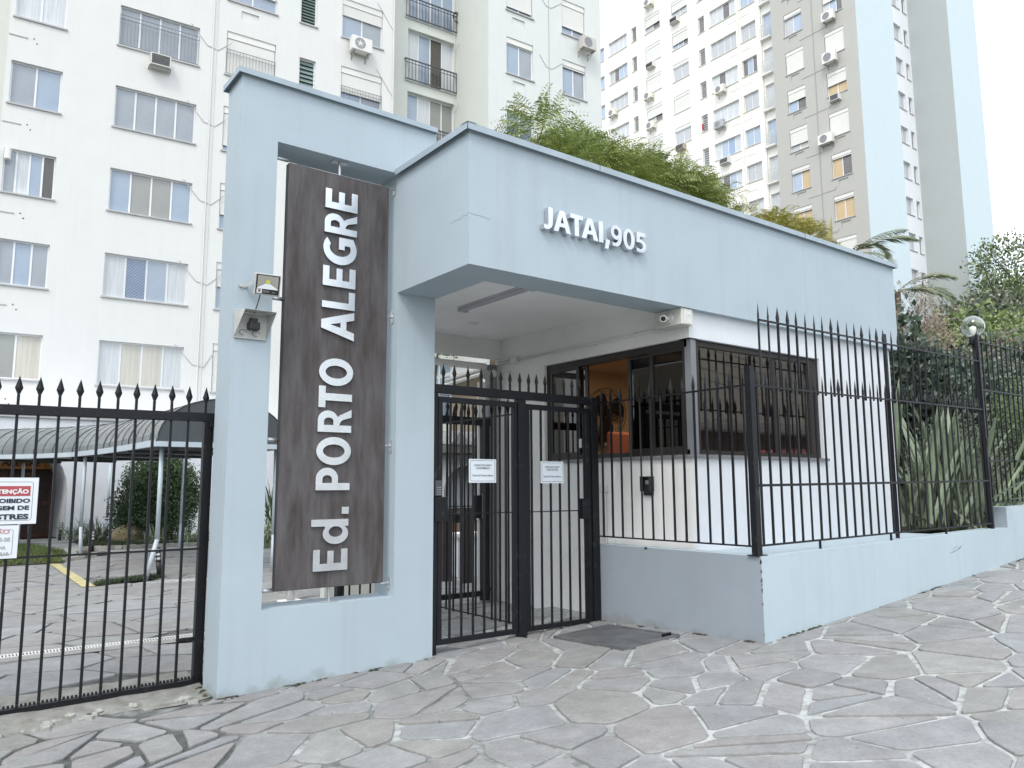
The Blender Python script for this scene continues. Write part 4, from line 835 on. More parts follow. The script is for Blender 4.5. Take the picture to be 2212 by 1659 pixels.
o = put('spear_tip', sp_, sg); o.location = (1.80, SY, 1.993)
MB().box(-3.0, 1.79, SY-.013, SY-.009, .93, .945).build('cross_rod', IRON, sg)
MB().box(1.685, 1.79, SY-.01, SY+.01, .25, .275).build('stop_bar', IRON, sg)
m = MB(); m.cyl((1.245,SY-.02,-.135), (1.245,SY+.02,-.135), .045, n=16); wh = m.build('wheel', BLACKP, sg); MB().box(1.205, 1.285, SY-.035, SY-.022, -.14, -.085).build('bracket', IRON, sg)
m = MB()
for k in range(130): x = -1.4+k*0.025; m.box(x, x+.013, SY-.052, SY-.034, -.12+.0205*(x+3)/1.0*1.0+.0, -.10+.0205*(x+3))
m.build('gear_rack', IRON, sg)
m = MB(); m.box(1.868, 1.90, SY-.09, SY-.06, 0.0, 1.94); m.box(1.82, 1.905, SY-.07, SY-.035, 1.88, 1.935); m.build('catch_post', IRON, sg)
def big_sign(x0, x1, z0, z1, label):
    t = thing('warning_sign', label, 'sign', (x1, SY-.036, z0)); w_ = x1-x0; h_ = z1-z0
    MB().box(-w_, 0, -.002, .001, 0, h_).build('sheet', mat('white_sign_plastic', (0.74,0.77,0.80), rough=0.35, var=0.02), t)
    b = MB(); rrect(b, -w_+.02, -.030, .024, h_-.028, -.0032, .015, .0022); b.build('border', INK, t); return t, w_, h_
REDP = mat('sign_red', (0.42, 0.075, 0.085), rough=0.5, var=0.03)
bs, w_, h_ = big_sign(0.09, 0.690, 1.165, 1.480, 'white warning sign ATENÇÃO with red band on the vehicle gate')
MB().box(-w_+.045, -.046, -.0036, -.002, .190, .258).build('red_band', REDP, bs)
WT = mat('print_white', (0.78,0.80,0.80), var=0, rough=0.5)
for s, z, wd, mm, sz, xr in (('ATENÇÃO', .208, .215, WT, .037, -.056), ('PROIBIDO', .145, .240, INK, .038, -.044), ('PASSAGEM DE', .097, .345, INK, .038, -.048), ('PEDESTRES', .034, .350, INK, .047, -.048)):
    text_on(bs, s, sz, at(xr, -.0045, z), mm, width=wd, align='RIGHT', bold=0.045)
s2_, w_, h_ = big_sign(0.02, 0.592, 0.937, 1.158, 'faded white sign hung under the warning sign on the vehicle gate')
for s, z, wd, mm, sz, xr in (('ATENÇÃO', .166, .25, mat('faded_red', (0.55,0.27,0.27), var=0), .039, -.050), ('IDENTIFIQUE-SE', .115, .27, GREYT, .035, -.045), ('LUZ INTERNA', .063, .17, GREYT, .031, -.068), ('AO ENTRAR', .020, .15, GREYT, .032, -.048)):
    text_on(s2_, s, sz, at(xr, -.0045, z), mm, width=wd, align='RIGHT', bold=0.025)
# ------------------------------------------------------------------ facades
class Facade:
    """local x = to the right seen from outside, y = into the wall, z = up"""
    def __init__(s, ox, oy, ang, v=0.0):
        s.a = ang; s.M = Matrix.Translation((ox - sin(ang)*v, oy + cos(ang)*v, 0)) @ Matrix.Rotation(ang, 4, 'Z')
    def P(s, x, y, z): return tuple(s.M @ Vector((x, y, z)))
def wall_with_holes(F, x0, x1, z0, z1, holes, depth, parent, m, name='wall'):
    mb = MB(); X = sorted({x0, x1, *[h[0] for h in holes], *[h[1] for h in holes]}); Z = sorted({z0, z1, *[h[2] for h in holes], *[h[3] for h in holes]})
    X = [x for x in X if x0 <= x <= x1]; Z = [z for z in Z if z0 <= z <= z1]
    for i in range(len(X)-1):
        j = 0
        while j < len(Z)-1:
            cx, cz = (X[i]+X[i+1])/2, (Z[j]+Z[j+1])/2
            if any(h[0] < cx < h[1] and h[2] < cz < h[3] for h in holes): j += 1; continue
            k = j
            while k+1 < len(Z)-1:
                cz2 = (Z[k+1]+Z[k+2])/2
                if any(h[0] < cx < h[1] and h[2] < cz2 < h[3] for h in holes): break
                k += 1
            mb.quad(F.P(X[i],0,Z[j]), F.P(X[i+1],0,Z[j]), F.P(X[i+1],0,Z[k+1]), F.P(X[i],0,Z[k+1])); j = k+1
    for h in holes:
        a, b, c, d = h[:4]; e = h[4] if len(h) > 4 else depth
        mb.quad(F.P(a,0,c),F.P(a,e,c),F.P(a,e,d),F.P(a,0,d)); mb.quad(F.P(b,e,c),F.P(b,0,c),F.P(b,0,d),F.P(b,e,d)); mb.quad(F.P(a,e,d),F.P(b,e,d),F.P(b,0,d),F.P(a,0,d)); mb.quad(F.P(a,0,c),F.P(b,0,c),F.P(b,e,c),F.P(a,e,c))
        if len(h) > 5: mb.quad(F.P(a,e,c),F.P(b,e,c),F.P(b,e,d),F.P(a,e,d))
    return mb.build(name, m, parent)
WFR = mat('white_aluminium', (0.74, 0.76, 0.78), rough=0.35, var=0.02, spec=0.5)
def pane_mat(name, c, c2=None, rough=0.06, sc_=0.5):
    return mat(name, c, rough=rough, var=0.18, vscale=sc_, spec=0.9, c2=c2)
G_BLUE = pane_mat('glass_sky_reflection', (0.26,0.33,0.42), (0.36,0.43,0.52))  # blue stands for reflected sky, put into the pane colour
G_GREY = pane_mat('glass_grey', (0.25,0.28,0.31), (0.36,0.40,0.44))
G_WARM = pane_mat('glass_warm_grey', (0.24,0.245,0.235), (0.33,0.335,0.31))
G_DARK = pane_mat('glass_dark', (0.05,0.045,0.04), (0.11,0.10,0.09))
G_DEEP = pane_mat('glass_deep_blue', (0.10,0.15,0.25), (0.17,0.24,0.36))
G_AMB = pane_mat('glass_amber_reflection', (0.50,0.36,0.18), (0.60,0.46,0.26))  # orange reflection of a sunlit building, painted as pane colour
CURT = mat('net_curtain', (0.50,0.53,0.55), rough=0.5, var=0.12, vscale=3.0, stretch=(7, 7, 0.3), spec=0.5, c2=(0.66,0.69,0.71))
CURTW = mat('cream_curtain', (0.50,0.48,0.42), rough=0.5, var=0.12, vscale=2.0, stretch=(5, 5, 0.3), c2=(0.62,0.60,0.53))
SHUT = mat('roller_shutter', (0.74,0.74,0.70), rough=0.5, var=0.02)
SILL = mat('painted_sill', (0.44,0.44,0.44), rough=0.7, var=0.1)
LOUV = mat('louvre_glass', (0.17,0.23,0.22), rough=0.15, var=0.2, spec=0.8)
_c = {}
def cached(key, fn):
    if key not in _c: _c[key] = fn()
    return _c[key]
def window(F, parent, x, z, w_, h_, panes, d=0.13, shut=None, sill=True, rail=False, fr=0.045, transom=False, panewidths=None, net=False, louvre=0, boxh=0.24, sillm=None, floor_=False):
    """window part (frame mesh) with its panes, sill and shutter as sub-parts; panes = list of materials"""
    n_ = len(panes); M = F.M @ Matrix.Translation((x, 0, z)); top = h_ - (boxh if shut is not None else 0)
    def frame():
        m = MB(); y0, y1 = d-.03, d+.02
        m.box(0, fr, y0, y1, 0, top); m.box(w_-fr, w_, y0, y1, 0, top); m.box(fr, w_-fr, y0, y1, 0, fr); m.box(fr, w_-fr, y0, y1, top-fr, top)
        if not louvre:
            for k in range(1, n_):
                xx = w_*k/n_; m.box(xx-.026, xx+.026, y0+.008, y1-.006, fr, top-fr)
            if transom: m.box(fr, w_-fr, y0+.004, y1-.004, top*.76, top*.76+.04)
        return m.mesh('window', WFR)
    wn = put('window', cached(('f', w_, h_, n_, d, shut is not None, louvre, transom, boxh), frame), parent, M)
    if louvre:
        me = cached(('lv', w_, h_, louvre, d, panes[0].name), lambda: MB().quad((fr, d-.045, 0), (w_-fr, d-.045, 0), (w_-fr, d+.01, h_/louvre*0.82), (fr, d+.01, h_/louvre*0.82)).mesh('slat', panes[0]))
        for k in range(louvre): put('slat', me if me.materials[0] == panes[0] else me, wn, Matrix.Translation((0, 0, fr+(h_-2*fr)*k/louvre)))
        b_ = cached(('lb', w_, h_, d, G_DARK.name), lambda: MB().quad((fr, d+.03, fr), (w_-fr, d+.03, fr), (w_-fr, d+.03, h_-fr), (fr, d+.03, h_-fr)).mesh('pane', G_DARK)); put('pane', b_, wn)
    else:
        for k, pm in enumerate(panes):
            a, b2 = w_*k/n_+(.026 if k else fr), w_*(k+1)/n_-(.026 if k < n_-1 else fr); yy = d+(.004 if k % 2 else -.004)
            me = cached(('p', pm.name, round(b2-a, 3), h_, d, top, k % 2), lambda: MB().quad((0, yy, fr), (b2-a, yy, fr), (b2-a, yy, top-fr), (0, yy, top-fr)).mesh('pane', pm))
            put('pane', me, wn, Matrix.Translation((a, 0, 0)))
    if shut is not None:
        put('shutter_box', cached(('sb', w_, h_, boxh), lambda: MB().box(0.02, w_-.02, .035, .10, h_-boxh, h_).mesh('shutter_box', SHUT)), wn)
        if shut > 0.02:
            def curtain():
                m = MB(); z1 = h_-boxh-.012; z0 = fr*0.5+(z1-fr*0.5)*(1-shut); nn = max(1, int((z1-z0)/.055))
                for k in range(nn):
                    a, b2 = z0+(z1-z0)*k/nn, z0+(z1-z0)*(k+1)/nn; m.quad((.03, .066, a), (w_-.03, .066, a), (w_-.03, .058, b2-.008), (.03, .058, b2-.008)); m.quad((.03, .058, b2-.008), (w_-.03, .058, b2-.008), (w_-.03, .066, b2), (.03, .066, b2))
                m.box(.03, w_-.03, .05, .072, z0-.02, z0); return m.mesh('shutter', SHUT)
            put('shutter', cached(('sh', w_, h_, shut, boxh), curtain), wn)
    if sill: put('sill', cached(('s', w_, sillm, d), lambda: MB().box(-.05, w_+.05, -.055, d-.03, -.05, -.002).mesh('sill', sillm or SILL)), wn)
    if rail:
        def grid():
            m = MB(); H = .86 if rail is True else rail; nb = int(w_/.11)
            for k in range(nb+1): xx = .02+(w_-.04)*k/nb; m.box(xx-.005, xx+.005, -.02, -.01, .03, H)
            m.box(0.0, w_, -.024, -.008, H, H+.018); m.box(0.0, w_, -.024, -.008, H-.13, H-.12); m.box(0.0, w_, -.024, -.008, .03, .042); return m.mesh('guard_rail', mat('grey_railing', (0.16,0.17,0.19), rough=0.5, var=0.05))
        put('guard_rail', cached(('gr', w_, rail), grid), wn)
    if net:
        def mesh_net():
            m = MB(); s = .10; t = .0028; x_ = -h_
            while x_ < w_:
                for sg in (1, -1):
                    a0, a1 = max(0, x_), min(w_, x_+h_)
                    if a1 > a0:
                        z0_, z1_ = a0-x_, a1-x_
                        if sg < 0: z0_, z1_ = h_-z0_, h_-z1_
                        m.quad((a0, .02, z0_-t), (a1, .02, z1_-t), (a1, .02, z1_+t), (a0, .02, z0_+t))
                x_ += s
            return m.mesh('safety_net', mat('net_cord', (0.62,0.64,0.64), rough=0.8, var=0))
        put('safety_net', cached(('net', w_, h_), mesh_net), wn)
    return wn
def split_ac(F, x, z, label, group, w_=0.82, h_=0.56, dep=0.30, off=0.16, body=None, star=False, turn=0.0):
    t = thing('air_conditioner', label, 'air conditioner', F.P(x, -off, z), F.a+turn, group); AC = body or mat('ac_white', (0.72,0.71,0.68), rough=0.4, var=0.03)
    MB().box(0, w_, -dep, 0, 0, h_).build('body', AC, t, bevel=0.015)
    m = MB(); cx_, cz_, r_ = w_*.40, h_*.5, h_*.40
    for rr in (r_, r_*.8, r_*.6, r_*.4, r_*.2):
        for k in range(20): a0, a1 = 2*pi*k/20, 2*pi*(k+1)/20; m.quad((cx_+rr*cos(a0), -dep-.006, cz_+rr*sin(a0)), (cx_+(rr-.008)*cos(a0), -dep-.006, cz_+(rr-.008)*sin(a0)), (cx_+(rr-.008)*cos(a1), -dep-.006, cz_+(rr-.008)*sin(a1)), (cx_+rr*cos(a1), -dep-.006, cz_+rr*sin(a1)))
    if star:
        for k in range(5): a = pi/2+2*pi*k/5; m.poly([(cx_+r_*.75*cos(a), -dep-.008, cz_+r_*.75*sin(a)), (cx_+r_*.22*cos(a-.6), -dep-.008, cz_+r_*.22*sin(a-.6)), (cx_, -dep-.008, cz_), (cx_+r_*.22*cos(a+.6), -dep-.008, cz_+r_*.22*sin(a+.6))])
    m.build('fan_grille', AC if star else mat('ac_grille', (0.45,0.44,0.42), rough=0.5), t)
    m = MB(); m.poly([(cx_+r_*cos(2*pi*k/20), -dep-.003, cz_+r_*sin(2*pi*k/20)) for k in range(20)]); m.build('fan_opening', mat('ac_dark', (0.22,0.23,0.25), rough=0.6), t)
    for xx in (w_*.15, w_*.85): m = MB(); m.box(xx-.015, xx+.015, -dep*.9, off, -.035, -.005); m.tube([(xx, -dep*.8, -.02), (xx, off-.005, -.26)], .012, n=4); m.box(xx-.015, xx+.015, off-.012, off, -.28, .05); m.build('bracket', mat('bracket_grey', (0.30,0.30,0.29), rough=0.6), t)
    return t
def window_ac(F, x, z, label, group, w_=0.62, h_=0.40, out=0.34, col_=(0.60,0.60,0.55)):
    t = thing('air_conditioner', label, 'air conditioner', F.P(x, 0, z), F.a, group); AC = mat('ac_case_%d' % int(col_[0]*100), col_, rough=0.5, var=0.06)
    m = MB(); m.box(0, w_, -out, 0, 0, .03); m.box(0, w_, -out, 0, h_-.03, h_); m.box(0, .035, -out, 0, .03, h_-.03); m.box(w_-.035, w_, -out, 0, .03, h_-.03); m.build('case', AC, t)
    m = MB()
    for k in range(9): zz = .04+(h_-.09)*k/9; m.quad((.035, -out+.012, zz), (w_-.035, -out+.012, zz), (w_-.035, -out+.035, zz+.025), (.035, -out+.035, zz+.025))
    m.build('grille', mat('ac_fins', (0.30,0.31,0.31), rough=0.5), t); MB().box(.035, w_-.035, -out+.045, -.01, .03, h_-.03).build('core', mat('ac_dark', (0.22,0.23,0.25)), t)
    m = MB(); m.box(-.03, -.005, -out*.8, -.002, -.05, -.02); m.box(w_+.005, w_+.03, -out*.8, -.002, -.05, -.02); m.box(-.03, w_+.03, -out*.8, -out*.8+.03, -.05, -.02); m.build('bracket', mat('bracket_grey', (0.30,0.30,0.29)), t)
    return t
def niche(mb, F, x, z, w_=0.66, h_=0.36): pass

# ---- building on the left (cream white), three planes
AL = radians(-4.0)
LF = Facade(0, 27.12, AL); LB_ = Facade(0, 27.12, AL, 1.0); LW = Facade(0, 27.12, AL, -1.7); LR = Facade(0, 27.12, AL, 1.5)
lb = thing('apartment_block', 'cream white apartment block behind the gate with balconies and a grey-green recess', 'apartment block')
CREAM = wall_mat('cream_white_render', (0.69, 0.695, 0.675), dz=None, streak=0.06, bump=0.15, var=0.018)
PALEG = wall_mat('pale_green_render', (0.62, 0.645, 0.60), dz=None, streak=0.06, bump=0.15, var=0.018)
FH = 2.81; HT = 27.0
A_ = [(1.40, 1.35, [G_GREY, G_BLUE]), ]
holes = []; wl_ = []
def addw(u, z, w_, h_, **k): holes.append((round(u,3), round(u+w_,3), round(z,3), round(z+h_,3))); wl_.append((round(u,3), round(z,3), w_, h_, k))
for k in range(7):
    z = 4.60+FH*k
    pA = {0: [G_WARM, CURTW], 1: [G_GREY, G_BLUE, G_GREY], 2: [G_GREY, CURT, G_BLUE, G_DARK], 3: [G_GREY, G_BLUE], 4: [CURT, CURT]}.get(k, [G_BLUE, G_GREY])
    addw(1.40, z+.02, 1.36, 1.37, panes=pA)
    pB = {0: [CURT, CURTW, CURTW, CURT], 1: [CURT, G_DEEP, G_BLUE, CURT], 2: [G_BLUE, G_WARM, G_WARM, G_BLUE], 3: [G_GREY]*4, 4: [G_GREY]*4}.get(k, [G_GREY]*4)
    addw(4.26, z, 2.48, 1.40, panes=pB, net=k in (0, 1), rail=(1.05 if k == 4 else False))
    sC = {0: 1.0, 1: 0.42, 2: 0.62, 3: 0.85, 4: 1.0}.get(k, 0.6)
    addw(7.64, z, 1.72, 1.62, panes=[G_BLUE, G_BLUE], shut=sC, rail=(0.92 if k == 4 else False), net=k in (1, 5))
    addw(10.24, z+.02, 0.62, 1.42, panes=[LOUV], louvre=8 if k < 5 else 11)
    sE = {5: 0.30, 4: 0.55}.get(k, 0.4)
    addw(11.86, z-.02, 1.68, 1.62, panes=[G_BLUE, G_GREY], shut=sE, rail=(0.80 if k == 4 else False), net=k == 5)
# wall-mounted AC niches under some windows: shallow recesses
nich = [(8.1, 4.60+FH*5-.62, .62, .34), (12.35, 4.60+FH*5-.62, .62, .34), (12.35, 4.60+FH*4-.62, .62, .34)]
nh = [(round(a,3), round(a+w2,3), round(b,3), round(b+h2,3), .045, 1) for a, b, w2, h2 in nich]
wall_with_holes(LF, 1.26, 14.05, 3.45, HT, holes+nh, 0.16, lb, CREAM)
for u, z, w_, h_, k in wl_: window(LF, lb, u, z, w_, h_, **k)
# far-left recess plane and return
m = MB(); m.quad(LF.P(-14,1.5,3.0), LF.P(1.26,1.5,3.0), LF.P(1.26,1.5,HT), LF.P(-14,1.5,HT)); m.build('recess_wall', PALEG, lb)
m = MB(); m.quad(LF.P(1.26,1.5,0), LF.P(1.26,0,0), LF.P(1.26,0,HT), LF.P(1.26,1.5,HT)); m.quad(LF.P(14.05,0,0), LF.P(14.05,1.0,0), LF.P(14.05,1.0,HT), LF.P(14.05,0,HT)); m.build('return_wall', CREAM, lb)
# balcony bay
holes = []; wl_ = []
for k in range(7):
    z = 4.30+FH*k-.05+.06
    addw(15.12, z-.08+FH*0+.0, 2.26, 2.33, panes={5: [CURT, G_BLUE, G_DARK, CURT], 4: [G_BLUE, CURT, G_WARM, G_WARM], 3: [G_DEEP, G_DEEP, G_DARK, G_GREY]}.get(k, [G_BLUE]*4))
wall_with_holes(LB_, 14.05, 17.42, 0, HT, holes, 0.24, lb, PALEG, 'balcony_wall')
for u, z, w_, h_, k in wl_: window(LB_, lb, u, z, w_, h_, d=.22, sill=False, **k)
RAILM = mat('dark_railing', (0.10,0.105,0.11), rough=0.5, var=0.05)
for k in range(7):
    z = 4.18+FH*k+.0; m = MB(); M_ = LB_.M
    for j in range(18): xx = 14.98+2.56*j/17; m.box(xx-.011, xx+.011, -.11, -.09, z+.08, z+.92, M_)
    m.box(14.95, 17.40, -.125, -.075, z+.92, z+.96, M_); m.box(14.95, 17.40, -.115, -.085, z+.78, z+.80, M_); m.box(14.95, 17.40, -.125, -.075, z+.04, z+.08, M_); m.box(14.95, 14.99, -.1, 0, z+.92, z+.96, M_)
    m.build('balcony_rail', RAILM, lb)
    MB().box(14.98, 17.41, -.035, 0.0, z-.02, z+.03, M_).build('balcony_sill', SILL, lb)
# right wing (projects towards the street)
holes = []; wl_ = []
for k in range(7):
    z = 4.25+FH*k
    addw(18.30, z, 1.34, 1.60, panes=[G_BLUE, G_GREY] if k != 4 else [G_DEEP, G_DEEP], shut={6: 0.86, 5: 0.02, 4: 0.06}.get(k, 0.1))
    addw(21.18, z-.10, 1.28, 1.60, panes=[G_BLUE, G_GREY], shut={6: 0.72, 5: 0.04}.get(k, 0.1))
nh = [(round(18.60,3), 19.22, round(4.25+FH*k-.60,3), round(4.25+FH*k-.26,3), .045, 1) for k in (5, 6)] + [(21.5, 22.12, round(4.15+FH*5-.50,3), round(4.15+FH*5-.16,3), .045, 1)]
WING = wall_mat('pale_grey_green_render', (0.66, 0.685, 0.665), dz=None, streak=0.06, bump=0.15, var=0.018)
wall_with_holes(LW, 17.42, 23.34, 3.9, HT, holes+nh, 0.16, lb, WING)
for u, z, w_, h_, k in wl_: window(LW, lb, u, z, w_, h_, **k)
m = MB(); m.quad(LW.P(17.42,2.7,0), LW.P(17.42,0,0), LW.P(17.42,0,HT), LW.P(17.42,2.7,HT)); m.build('return_wall', PALEG, lb)
m = MB(); m.quad(LW.P(23.34,0,0), LW.P(23.34,12,0), LW.P(23.34,12,HT), LW.P(23.34,0,HT)); m.quad(LW.P(23.34,12,0), LW.P(-14,12,0), LW.P(-14,12,HT), LW.P(23.34,12,HT)); m.quad(LW.P(-14,12,0), LF.P(-14,1.5,0), LF.P(-14,1.5,HT), LW.P(-14,12,HT)); m.build('back_wall', CREAM, lb)
m = MB(); m.poly([LF.P(-14,1.5,HT), LF.P(1.26,1.5,HT), LF.P(1.26,0,HT), LF.P(14.05,0,HT), LF.P(14.05,1,HT), LF.P(17.42,1,HT), LW.P(17.42,0,HT), LW.P(23.34,0,HT), LW.P(23.34,12,HT), LW.P(-14,12,HT)]); m.build('roof', mat('roof_sheet', (0.3,0.31,0.31)), lb)
# rain pipes and cable ducts
def duct(F, u, z0, z1, r=.022, name='rain_pipe', m_=None): m = MB(); m.cyl(F.P(u,-r*1.2,z0), F.P(u,-r*1.2,z1), r, n=6, cap=False); return m.build(name, m_ or CREAM, lb)
duct(LF, 7.18, 3.5, HT); duct(LF, 7.30, 3.5, HT, .012); duct(LF, 14.0, 3.5, HT, .03); duct(LW, 20.46, 4, HT, .012, m_=mat('grey_duct', (0.42,0.42,0.40))); 
m = MB(); m.cyl(LB_.P(17.30,-.05,3.5), LB_.P(17.30,-.05,HT), .02, n=6, cap=False); m.build('rain_pipe', PALEG, lb)
GD = mat('grey_duct', (0.42,0.42,0.40), rough=0.7)
for k in range(7):
    m = MB(); z = 4.28+FH*k+1.05
    m.tube([LF.P(6.45,-.012,z+.75), LF.P(7.0,-.012,z+.12), LF.P(7.18,-.012,z+.08), LF.P(7.36,-.012,z+.04), LF.P(7.85 if k else 7.62,-.012,z+.50)], .010, n=4); m.build('cable_duct', GD, lb)
for k in range(7):
    z = 4.28+FH*k+.8
    for T3 in ([LW.P(19.95,-.012,z+.5), LW.P(20.3,-.012,z+.05), LW.P(20.46,-.012,z), LW.P(20.62,-.012,z+.02), LW.P(21.3,-.012,z+.55)], [LF.P(13.3,-.012,z+1.4), LF.P(13.98,-.012,z+.45)], [LB_.P(17.32,-.03,z+1.0), LB_.P(17.40,-.3,z+1.35)]): MB().tube(T3, .010, n=4).build('cable_duct', GD, lb)
for k in (3, 4, 2, 1): z = 4.6+FH*k-.62; MB().box(1.28, 1.78, -.02, 0, z, z+.025, LF.M).build('capped_pipe', SILL, lb)
for k in (3, 4, 2, 1, 0):
    z = 4.6+FH*k-.62
    for u, dz in ((1.93, .04), (2.02, -.10)): MB().cyl(LF.P(u,-.006,z+dz), LF.P(u,.0,z+dz), .022, n=8).build('drill_hole', mat('hole_dark', (0.03,0.03,0.03)), lb)
ACG = 'air conditioners on the cream block'
window_ac(LF, 5.20, 4.6+FH*4-.52, 'grey box air conditioner below the window with a guard rail, cream block', ACG)
split_ac(LF, 12.12, 4.6+FH*5-.60, 'white air conditioner with a star on its fan grille below a netted window', ACG, star=True, off=.12)
split_ac(LW, 21.95, 4.15+FH*6-.62, 'grey air conditioner on a metal shelf at the right wing upper window', ACG, w_=.75, body=mat('ac_beige', (0.52,0.51,0.46), rough=0.5), off=.2)
split_ac(LB_, 16.65, 4.18+FH*3+.72, 'white air conditioner on the lowest visible balcony rail behind the canopy corner', ACG, off=.30, turn=radians(-8))
window_ac(LB_, 15.75, 4.18+FH*3+.95, 'beige box air conditioner inside the lowest visible balcony behind the canopy corner', ACG, col_=(0.46,0.40,0.32))
# vent hood on the open window, far left column
vh = thing('vent_hood', 'white vent pipe hanging at the open window of the left column', 'vent', LF.P(1.42, -.12, 4.6+FH*2+1.0))
MB().cyl((0.08,0,0), (0.08,0,0.34), .09, n=12).build('pipe', PVC, vh); MB().cyl((0.08,0,0.26), (0.08,0.14,0.26), .06, n=10).build('elbow', PVC, vh)
# ladder-like aerial bundle on balcony
cb2 = thing('cable_coil', 'coil of black cable hanging on the balcony corner', 'cable coil', LB_.P(17.30, -.14, 4.18+FH*6+.72))
m = MB()
for k in range(5):
    r_ = .14+.02*k; pts = [(r_*cos(t)+.02*k, -.01*k, r_*1.2*sin(t)) for t in [2*pi*j/14 for j in range(15)]]; m.tube(pts, .008, n=4)
m.build('cable', BLACKP, cb2)
# ---- ground floor block of the cream building with arches
gf = thing('ground_floor_block', 'low white ground floor annex with an arched porch and wooden door', 'annex')
GF = Facade(0, 24.75, 0)
def arch_wall(F, x0, x1, z1, arches, parent, m_, thick=.9, name='wall'):
    """wall with round-headed openings (xc, width, spring height)"""
    mb = MB(); xs = [x0]
    for xc, w_, sp in arches: xs += [xc-w_/2, xc+w_/2]
    xs.append(x1)
    for i in range(0, len(xs), 2): mb.quad(F.P(xs[i],0,0), F.P(xs[i+1],0,0), F.P(xs[i+1],0,z1), F.P(xs[i],0,z1))
    for xc, w_, sp in arches:
        r_ = w_/2; n_ = 14; arc = [(xc-r_*cos(pi*k/n_), sp+r_*sin(pi*k/n_)) for k in range(n_+1)]
        for (a, za), (b2, zb) in zip(arc, arc[1:]): mb.quad(F.P(a,0,za), F.P(b2,0,zb), F.P(b2,0,z1), F.P(a,0,z1)); mb.quad(F.P(a,0,za), F.P(a,thick,za), F.P(b2,thick,zb), F.P(b2,0,zb))
        mb.quad(F.P(xc-r_,0,0), F.P(xc-r_,thick,0), F.P(xc-r_,thick,sp), F.P(xc-r_,0,sp)); mb.quad(F.P(xc+r_,thick,0), F.P(xc+r_,0,0), F.P(xc+r_,0,sp), F.P(xc+r_,thick,sp))
    mb.quad(F.P(x0,0,z1), F.P(x1,0,z1), F.P(x1,2.6,z1), F.P(x0,2.6,z1)); mb.quad(F.P(x0,2.6,0), F.P(x0,0,0), F.P(x0,0,z1), F.P(x0,2.6,z1)); mb.quad(F.P(x1,0,0), F.P(x1,2.6,0), F.P(x1,2.6,z1), F.P(x1,0,z1))
    return mb.build(name, m_, parent)
arch_wall(GF, -8, 11.2, 3.40, [(1.95, 2.85, 1.35)], gf, WHITE, 2.35)
MB().box(-8, 11.25, -.06, 0, 3.33, 3.41, GF.M).build('cornice', SILL, gf)
DW = mat('reddish_brown_door_wood', (0.085,0.038,0.026), rough=0.45, var=0.35, vscale=2.5, stretch=(10,10,1)); DW2 = mat('dark_door_wood', (0.05,0.028,0.022), rough=0.5, var=0.3, vscale=4)
m = MB(); m.box(0.5, 3.46, 2.30, 2.36, 0, 2.9, GF.M); dr_ = m.build('door', DW, gf)
m = MB()
for a, b2 in ((0.6, 1.9), (2.05, 3.3)):
    for z0, z1 in ((.15, .95), (1.05, 1.95)): m.box(a+.1, b2-.1, 2.27, 2.30, z0, z1, GF.M)
m.build('door_panel', DW2, dr_)
m = MB()
for z in (1.25, 1.7):
    c_ = Vector(GF.P(2.7, 2.255, z)); m.poly([c_+Vector(q) for q in ((-.12,0,0), (0,0,-.19), (.12,0,0), (0,0,.19))]); m.poly([c_+Vector((-.14*s,-.004,.18)) for s in (1,)]+[c_+Vector(q) for q in ((-.02,-.004,.05), (.10,-.004,.20))])
m.build('carved_diamond', mat('light_brown_wood', (0.16,0.08,0.05)), dr_)
SGN = mat('orange_wood_sign', (0.50,0.21,0.055), rough=0.5, var=0.12, vscale=2, stretch=(1,1,10))
sgn = thing('entrance_sign', 'orange wooden board lettered PORTO ALEGRE above the porch door', 'sign', GF.P(1.92, 1.95, 1.99))
MB().box(-1.6, 1.10, 0, .06, 0, .42).build('board', SGN, sgn); MB().box(1.12, 1.56, .03, .08, 0, .42).build('side_board', SGN, sgn)
text_on(sgn, 'PORTO ALEGRE', .22, at(-0.95, -.004, .085), mat('dark_brown_paint', (0.05,0.025,0.02), var=0), width=1.92, bold=0.03)
mt = MB().box(2.5, 4.2, 26.1, 26.75, .0, .02).build('door_mat', BLACKP); tag(mt, 'dark door mat in front of the porch door', 'door mat')
MB().box(1.1, 1.15, 2.2, 2.32, 0, 0.01, GF.M)
# arcade wing seen through the inner gate, with the folded-plate canopy in front
ar = thing('arcade', 'white arcade with round arches seen through the pedestrian gate', 'arcade')
AF = Facade(0, 18.0, 0)
arch_wall(AF, 10.9, 22, 2.75, [(12.1, 1.5, 1.25), (14.1, 1.5, 1.25), (16.1, 1.5, 1.25)], ar, WHITE, .35)
m = MB(); m.box(10.9, 22, -.9, 0, 2.29, 2.50, AF.M); m.build('slab', mat('brown_grey_concrete', (0.17,0.155,0.14), rough=0.9, var=0.15), ar)
m = MB(); xx = 10.95
while xx < 20:
    m.poly([AF.P(xx,-.95,2.50), AF.P(xx+.60,-.95,2.50), AF.P(xx+.44,-.95,2.70), AF.P(xx+.30,-.95,2.86), AF.P(xx+.16,-.95,2.70)]); m.poly([AF.P(xx+.30,-.95,2.86), AF.P(xx+.60,-.95,2.50), AF.P(xx+.60,.6,2.60), AF.P(xx+.30,.6,2.96)]); m.poly([AF.P(xx,-.95,2.50), AF.P(xx+.30,-.95,2.86), AF.P(xx+.30,.6,2.96), AF.P(xx,.6,2.60)]); xx += 0.60
m.build('folded_roof', mat('fibre_cement', (0.32,0.32,0.31), rough=0.9, var=0.25, vscale=4), ar)
m = MB(); m.quad(AF.P(10.9,.85,0), AF.P(22,.85,0), AF.P(22,.85,2.75), AF.P(10.9,.85,2.75)); m.build('back_wall', WHITE, ar)
tn = thing('side_building', 'tan walled side building with a sloping white gutter seen above the pedestrian gate', 'building')
